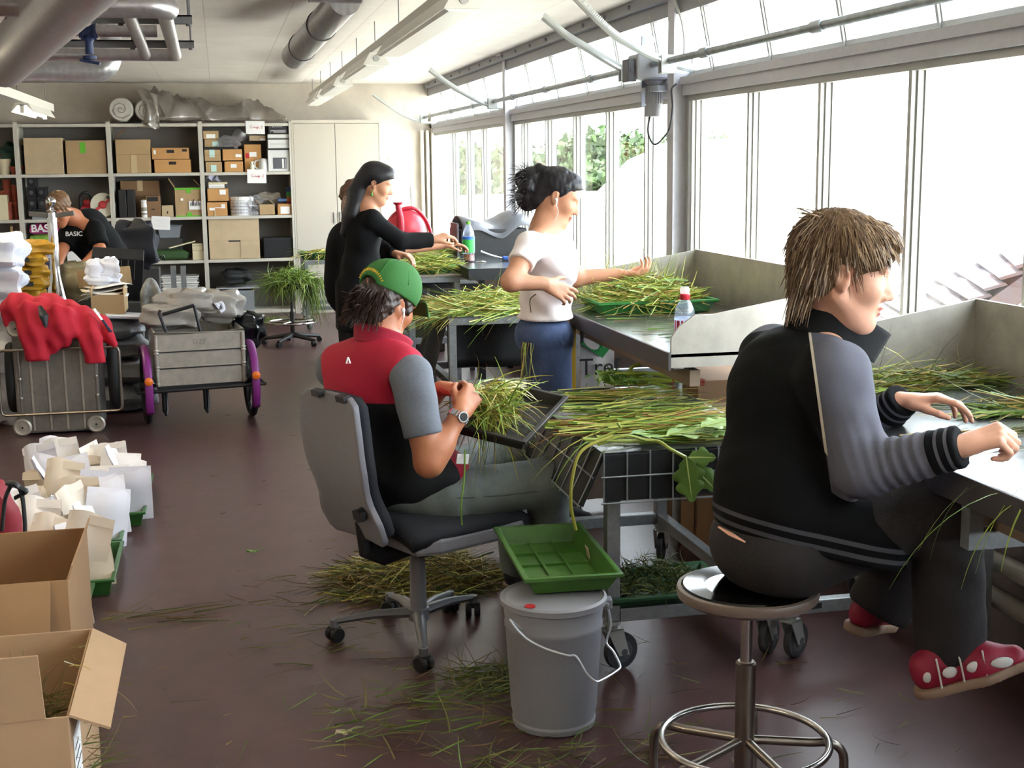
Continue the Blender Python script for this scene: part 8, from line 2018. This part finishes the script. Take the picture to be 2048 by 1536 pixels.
for (px, py), lab, m_ in (((502, 1106), 'small curled green leaf alone on the floor', m_lf[0]), ((684, 1470), 'pale dry leaf with a stalk on the floor at the bottom of the picture', mat('dry_leaf', 'a08a78', .7))):
    t = thing('fallen_leaf', lab, 'leaf', tuple(atz(px, py, .004))); p = atz(px, py, .006); leaf(t, p+Vector((-.02, 0, .005)), p+Vector((.03, .012, .012)), .018, (0, -.2, 1), m_, 2, 'blade', .3)
    b = MB(); b.tube(bez([p+Vector((.01, 0, .006)), p+Vector((.04, .02, .012)), p+Vector((.06, .03, .004))], 4), .0015, 5); b.build('stalk', m_, t, True)
# moss tray on the trolley's lower rails
mt_ = tray('dark seed tray of mossy weeds on the lower rails of the wire trolley', T(1.36, 4.06, .2165), .42, .26, .04, m_dgtray, ribs=None)
P, D = heap(1100, (1.36, 4.06, .245), .2, .13, .10, 0, 90, 60, .5); grass('mossy_weeds', 'dark mossy weeds heaped in the tray on the trolley', P, D, .07, .0018, [m_grd[0], mat('moss', '3c4a1c', .8), m_grd[1]], onto([(1.1, 1.6, 3.9, 4.25, .24)]), .7, 1.3, 60, 4)
# near bench
P, D = heap(560, (2.02, 3.6, BZ+.006), .3, .08, .06, -4, 15, 61); grass('cut_grass', 'dense grass along the far end panel of the nearest bench', P-D*.12, D, .26, .0021, m_gr[:1]+[m_grd[0], m_grd[1], m_gr[3]], onto([BNEAR]), .4, .4, 61)
P, D = heap(300, (2.14, 3.12, BZ+.006), .16, .035, .04, -4, 11, 62); grass('cut_grass', 'bundle of green grass at the left hand of the seated woman', P-D*.1, D, .28, .0022, m_gr[:1]+[m_grd[0], m_gr[2], m_gr[3]], onto([BNEAR]), .3, .3, 62)
rg = np.random.RandomState(14)
for k, (y, n) in enumerate(((2.90, 110), (2.74, 50), (3.28, 60))):
    P = np.stack([rg.uniform(1.62, 2.2, n), y+rg.normal(size=n)*.018, np.full(n, BZ+.005)], 1); D = np.stack([np.ones(n), rg.normal(size=n)*.4, rg.uniform(0, .1, n)], 1); grass('grass_row', ['row of fine sprigs between the hands of the seated woman', 'thin row of sprigs before the right hand of the seated woman', 'ochre row of stems under the end panel grass'][k], P, D, .10, .0016, [m_grd[0], m_grd[1], m_gr[3]], onto([BNEAR]), .2, .6, 63+k)
n = 6; P = np.stack([rg.uniform(1.57, 1.66, n), rg.uniform(2.3, 2.5, n), np.full(n, BZ+.006)], 1); D = np.stack([-np.ones(n), rg.normal(size=n)*.2, rg.normal(size=n)*.02], 1); grass('hanging_grass', 'long green blades hanging over the rim of the nearest bench', P, D, .34, .0028, m_gr[:3:2], onto([BNEAR], .4), 2.2, .2, 66, 7)
n = 24; P = np.stack([rg.uniform(1.8, 2.3, n), rg.uniform(3.55, 3.7, n), np.full(n, BZ+.03)], 1); D = np.stack([rg.normal(size=n)*.8+.3, rg.normal(size=n)*.2, rg.uniform(.3, 1, n)], 1); grass('tall_grass', 'a few long stems leaning against the end panel of the nearest bench', P, D, .3, .0012, m_grd[:2]+[m_gr[1]], None, .4, .4, 67)
n = 14; P = np.stack([rg.uniform(1.28, 1.34, n), rg.uniform(5.6, 5.7, n), np.full(n, .86)], 1); D = np.stack([rg.normal(size=n)*.2, rg.normal(size=n)*.2, -np.ones(n)], 1); grass('hanging_grass', 'green blades hanging at the hip of the woman in white', P, D, .2, .0025, m_gr, None, .1, .5, 68)
# back tables, far stool, left trolley, floor by the shelves, hay
gb = tray('green seed tray of cut grass on the board topped steel table', T(1.49, 9.7, .851), .28, .34, .06, mat('bright_green_tray', '', .35), ribs=None)
P, D = heap(700, (1.5, 9.7, .91), .22, .3, .09, 10, 45, 70); grass('cut_grass', 'grass piled in the green tray by the sleeve of the woman in black', P-D*.08, D, .2, .0022, m_gr, onto([(1.29, 1.69, 9.39, 10.9, .852)], .6), .6, .6, 70)
P, D = heap(300, (1.68, 10.6, .95), .22, .2, .08, 10, 45, 71); grass('cut_grass', 'grass lying at the far end of the board topped table', P-D*.08, D, .22, .0022, m_gr, onto([(1.2, 1.9, 9.39, 11.2, .852)], .6), .5, .6, 71)
q = Vector((.61, 12.3, .585)); P, D = heap(1100, q, .22, .2, .14, 0, 90, 72, .5); grass('cut_grass', 'mop of green grass drooping from the far stool', P, D, .26, .003, [m_gr[0], m_gr[2], m_grd[0]], None, 1.5, .8, 72)
n = 160; rg = np.random.RandomState(16); P = np.stack([rg.normal(size=n)*.05+.80, rg.normal(size=n)*.06+12.25, np.full(n, .62)], 1); D = np.stack([rg.normal(size=n)*.12+.1, rg.normal(size=n)*.1, -np.ones(n)], 1); grass('hanging_grass', 'long grass hanging down on the right of the far stool', P, D, .42, .003, [m_gr[0], m_gr[2], m_grd[0]], None, .1, .3, 73)
gl = tray('green seed tray with trailing yellow stems on the low steel trolley', T(1.05, 13.55, .701), .5, .34, .07, m_dgtray, ribs=None)
P, D = heap(260, (.98, 13.5, .76), .2, .14, .04, 0, 70, 74); grass('cut_grass', 'yellowish stems in the tray on the low steel trolley', P, D, .22, .003, [m_gr[1], m_gr[3], m_gr[0]], None, .9, .6, 74)
P, D = heap(500, (.42, 14.2, .0), .3, .22, .05, 0, 90, 75); grass('grass_heap', 'flat grass heap on the floor before the grey lidded box', P, D, .15, .003, [m_grd[0], m_gr[2], m_grd[1]], onto([]), .5, .8, 75)
P, D = heap(1300, (-.56, 3.3, .1), .15, .26, .31, 0, 90, 76, .6); grass('hay', 'dark hay filling the nearest open carton', P, D, .16, .002, m_grd[:3], None, .6, .9, 76)
n = 26; P = np.stack([rg.uniform(-.45, -.36, n), rg.uniform(3.1, 3.6, n), rg.uniform(.3, .42, n)], 1); D = np.stack([np.ones(n), rg.normal(size=n)*.5, rg.normal(size=n)*.3], 1); grass('hay', 'hay stems poking out around the right flap of the nearest carton', P, D, .12, .0014, [m_gr[1], m_gr[3], mat('pale_stem', 'b9b794', .6)], None, 1.2, .6, 77)

# ---------------------------------------------------------------- small things on benches and tables
bt = thing('water_bottle', 'clear water bottle with a red cap behind the bench end panel', 'bottle', (0, 0, 0)); q = aty(1369, 650, 4.64); q.z = BZ+.001; bt.location = q; WM[bt.name] = T(*q)
m_pet = clear_mat('clear_pet', (.86, .92, 1.), .1, .05, .1, (.8, .88, 1.)); hB = aty(1369, 574, 4.64).z-BZ
b = MB(); b.lathe([(.0, .004), (.034, .0), (.038, .008), (.038, .05), (.036, .055), (.038, .06), (.038, hB*.5), (.036, hB*.62), (.026, hB*.72), (.016, hB*.78), (.014, hB*.8)], q, 28, caps=False); b.build('bottle', m_pet, bt, 40)
b = MB(); b.lathe([(.0386, .025), (.0386, .11)], q, 28, caps=False); b.build('label', clear_mat('pale_label', (.8, .85, .95), .05, .2, .55, (.85, .88, .95)), bt, True)
b = MB()
for k in range(6): a = -PI*.95+k*.42; b.boxm(T(q.x+.0392*math.cos(a), q.y+.0392*math.sin(a), q.z+.068) @ rot('Z', math.degrees(a)), .0014, .008+.006*(k % 2), .066)
b.build('label_print', mat('label_red', 'b8283c', .5), bt)['kind'] = 'stuff'
b = MB(); b.lathe([(.019, hB*.79), (.02, hB*.8), (.02, hB*.87), (.016, hB*.89)], q, 20); b.build('cap', mat('cap_red', 'c02434', .35), bt, 40); b = MB(); b.lathe([(.017, hB*.88), (.018, hB*.96), (.013, hB)], q, 18); b.build('spout_cover', clear_mat('milky_cap', (.9, .9, .92), .08, .1, .4, (.9, .9, .92)), bt, 40)
bt = thing('soda_bottle', 'big soda bottle with a green label and amber drink on the black edged table', 'bottle', (0, 0, 0)); q = aty(938, 531, 9.9); q.z = .901; bt.location = q; WM[bt.name] = T(*q); hB = aty(938, 443, 9.9).z-.9
b = MB(); b.lathe([(.03, .0), (.043, .01), (.044, hB*.2), (.046, hB*.3), (.046, hB*.62), (.042, hB*.74), (.022, hB*.88), (.014, hB*.92), (.014, hB*.95)], q, 24, caps=False); b.build('bottle', m_pet, bt, 40)
b = MB(); b.lathe([(.03, .002), (.041, .012), (.042, hB*.2), (0, hB*.2)], q, 24); b.build('drink', mat('amber_drink', '8c3a1c', .2), bt, 40)
b = MB(); b.lathe([(.0472, hB*.24), (.0472, hB*.56)], q, 24, caps=False); b.build('label', mat('label_green', '35a54a', .5), bt, True); b = MB(); b.lathe([(.0474, hB*.56), (.0474, hB*.63)], q, 24, caps=False); b.build('label_band', mat('label_blue', '2c62b4', .5), bt, True); b = MB(); b.lathe([(.017, hB*.93), (.017, hB), (0, hB)], q, 16); b.build('cap', m_gsticker, bt, 40)
kb = thing('covered_crate', 'black crate half covered by black film, its grey sheen painted, behind the soda bottle', 'crate', (2.03, 10.5, .9)); q0, q1 = aty(915, 520, 10.6), aty(1035, 520, 10.6)
b = MB(); b.box(q0.x, 10.45, .901, q1.x+.05, 10.95, 1.12); b.build('crate', m_blk, kb, bevel=.01)
b = MB(); b.grid(lambda u, v: Vector((q0.x+.02+(q1.x-q0.x+.1)*u, 10.42+.6*v, 1.13+.06*math.sin(PI*v)+.035*math.sin(9*u+3*v)*(1-v*.3)+.04*(u > .55)*math.sin(PI*(u-.55)/.45)-.05*(v < .1))), 24, 10); b.build('film_cover', mat('film_cover_sheen', '5d5e63', .3), kb, True, solid=.004)  # black film cover; the grey is its sheen put into the colour
b = MB(); b.box(q0.x-.035, 10.4, .901, q0.x-.02, 10.7, 1.17); tag(b.build('dark_board', m_rim), 'dark board standing behind the soda bottle', 'board')
br = thing('hand_brush', 'hand brush with a white handle and a blue head on the back table', 'brush', (2.1, 9.95, .9)); p, q = aty(962, 503, 9.95), aty(1005, 516, 9.9)
b = MB(); b.tube(bez([p, p.lerp(q, .5)+Vector((0, 0, -.005)), q], 6), [.018]+[.012]*8+[.01]*4, 10, flat=.6); b.build('handle', m_paper, br, True); b = MB(); b.beam(q, q+Vector((.16, -.02, -.02)), .05, .03); b.build('head', mat('brush_blue', '274a9c', .4), br, bevel=.008); b = MB(); b.beam(q+Vector((.0, 0, -.03)), q+Vector((.16, -.02, -.05)), .05, .045); b.build('bristles', m_foil, br)
b = MB(); p = aty(962, 532, 9.85); b.lathe([(.03, 0), (.036, .003), (.02, .012), (0, .013)], (p.x, 9.85, .9005), 16, sx=1.3); tag(b.build('metal_lid', m_chrome, None, True), 'small shiny metal lid before the soda bottle', 'lid')
bx = thing('plastic_box', 'white and blue plastic box on the rail under the black edged table', 'box', (1.6, 10.1, .62)); p = aty(880, 552, 10.1); b = MB(); b.box(p.x-.12, 10.0, p.z-.05, p.x+.12, 10.25, p.z+.03); b.build('tub', mat('pale_blue_tub', '9fb0cc', .4), bx, bevel=.02); b = MB(); b.box(p.x-.03, 9.99, p.z-.03, p.x+.02, 10.0, p.z); b.build('mark', m_ink, bx)
b = MB(); b.box(p.x-.3, 9.95, p.z-.08, p.x+.3, 10.3, p.z-.052); b.box(p.x-.3, 10.28, 0, p.x-.26, 10.3, p.z-.08); b.box(p.x+.26, 10.28, 0, p.x+.3, 10.3, p.z-.08); b.box(p.x-.3, 9.95, 0, p.x-.26, 9.98, p.z-.08); b.box(p.x+.26, 9.95, 0, p.x+.3, 9.98, p.z-.08); tag(b.build('low_shelf', m_rim), 'low dark shelf stand under the board topped table', 'shelf')
# printed bag, yellow board and cartons under the far bench
ty_ = 5.95; bgp = thing('seed_sack', 'white paper sack printed with a green leaf diamond and Tref under the bench', 'bag', (1.75, ty_+.1, 0)); p0, p1 = aty(1161, 700, ty_), aty(1228, 700, ty_)
b = MB(); b.grid(lambda u, v: Vector((p0.x+(p1.x-p0.x)*u, ty_-.012*math.sin(PI*u)*math.sin(PI*v)-.004*math.sin(9*u+5*v), .04+.83*v)), 10, 12); b.grid(lambda u, v: Vector((p1.x+(p0.x-p1.x)*u, ty_+.14*math.sin(PI*v)**.4*math.sin(PI*u)**.4+.002, .04+.83*v)), 10, 12); b.build('sack', mat('printed_paper', 'cdc5c0', .6), bgp, True)
g = lambda x, y, d=.022: aty(x, y, ty_-d)
def poly(name, pts, m, parent, d):
    P = [g(x, y, d) for x, y in pts]; b = MB(); n_ = len(P); b.add([*P, *[p+Vector((0, .0015, 0)) for p in P]], [tuple(range(n_)), tuple(range(n_, 2*n_))[::-1]]+[(i, n_+i, n_+(i+1) % n_, (i+1) % n_) for i in range(n_)]); return b.build(name, m, parent)
lg = poly('logo_diamond', [(1194, 652), (1229, 685), (1205, 716), (1162, 688)], mat('logo_green', '1d8a3c', .6), bgp, .022); pp = mat('printed_paper', '', .6)
ell_ = lambda cx, cy, rx, ry, a: [(cx+rx*math.cos(t)*math.cos(a)-ry*math.sin(t)*math.sin(a), cy+rx*math.cos(t)*math.sin(a)+ry*math.sin(t)*math.cos(a)) for t in np.linspace(0, 2*PI, 19)[:-1]]
for c_ in ((1183, 684, 19, 12, .75), (1206, 670, 15, 8, 1.25), (1215, 686, 11, 6.5, -.75)): poly('logo_leaf', ell_(*c_), pp, lg, .025)
b = MB()
for pts in ([(1178, 676), (1190, 684), (1202, 692)], [(1206, 662), (1204, 680), (1202, 692)], [(1221, 681), (1210, 688), (1202, 692), (1197, 704)]): b.tube([g(x, y, .027) for x, y in pts], .0025, 5, flat=.4)
b.build('leaf_vein', MATS['logo_green'], lg)['kind'] = 'stuff'
tpos = g(1199, 735, .024); text('Tref', T(*tpos) @ rot('X', 90), .115, m_ink, bgp, ext=.0008)
p = aty(1143, 650, 5.98); b = MB(); b.box(p.x-.016, 5.95, 0, p.x+.014, 6.05, .90); tag(b.build('yellow_board', mat('yellow_paint', 'c59a1c', .5), None, bevel=.003), 'narrow upright yellow board behind the woman in white', 'board')
for k, (x0, y0, y1, h, lab) in enumerate(((1.95, 4.7, 5.25, .62, 'brown carton with a handle hole under the far bench, nearer one'), (2.0, 5.35, 5.85, .7, 'brown carton under the far bench beside the printed sack'))):
    t = thing('carton', lab, 'box', (2.15, (y0+y1)/2, 0)); b = MB(); b.box(x0, y0, 0, 2.33, y1, h); b.build('body', m_cardd, t, bevel=.004); b = MB(); b.box(x0-.002, (y0+y1)/2-.04, h*.6, x0, (y0+y1)/2+.04, h*.78); b.build('label', m_card2, t); b = MB(); b.box(x0-.002, (y0+y1)/2-.05, h*.45, x0+.0, (y0+y1)/2+.05, h*.5); b.build('hand_hole', m_ink, t)
b = MB(); p = aty(1356, 735, 5.24); b.tube([(p.x, 5.24, 0), (p.x, 5.24, BZ-.075)], .019, 12); b.tube([(p.x, 5.24, BZ-.1), (p.x, 5.24, BZ-.07)], .027, 12); tag(b.build('support_pipe', m_galv, None, 40), 'round galvanised pipe propping the front of the far bench', 'pipe')
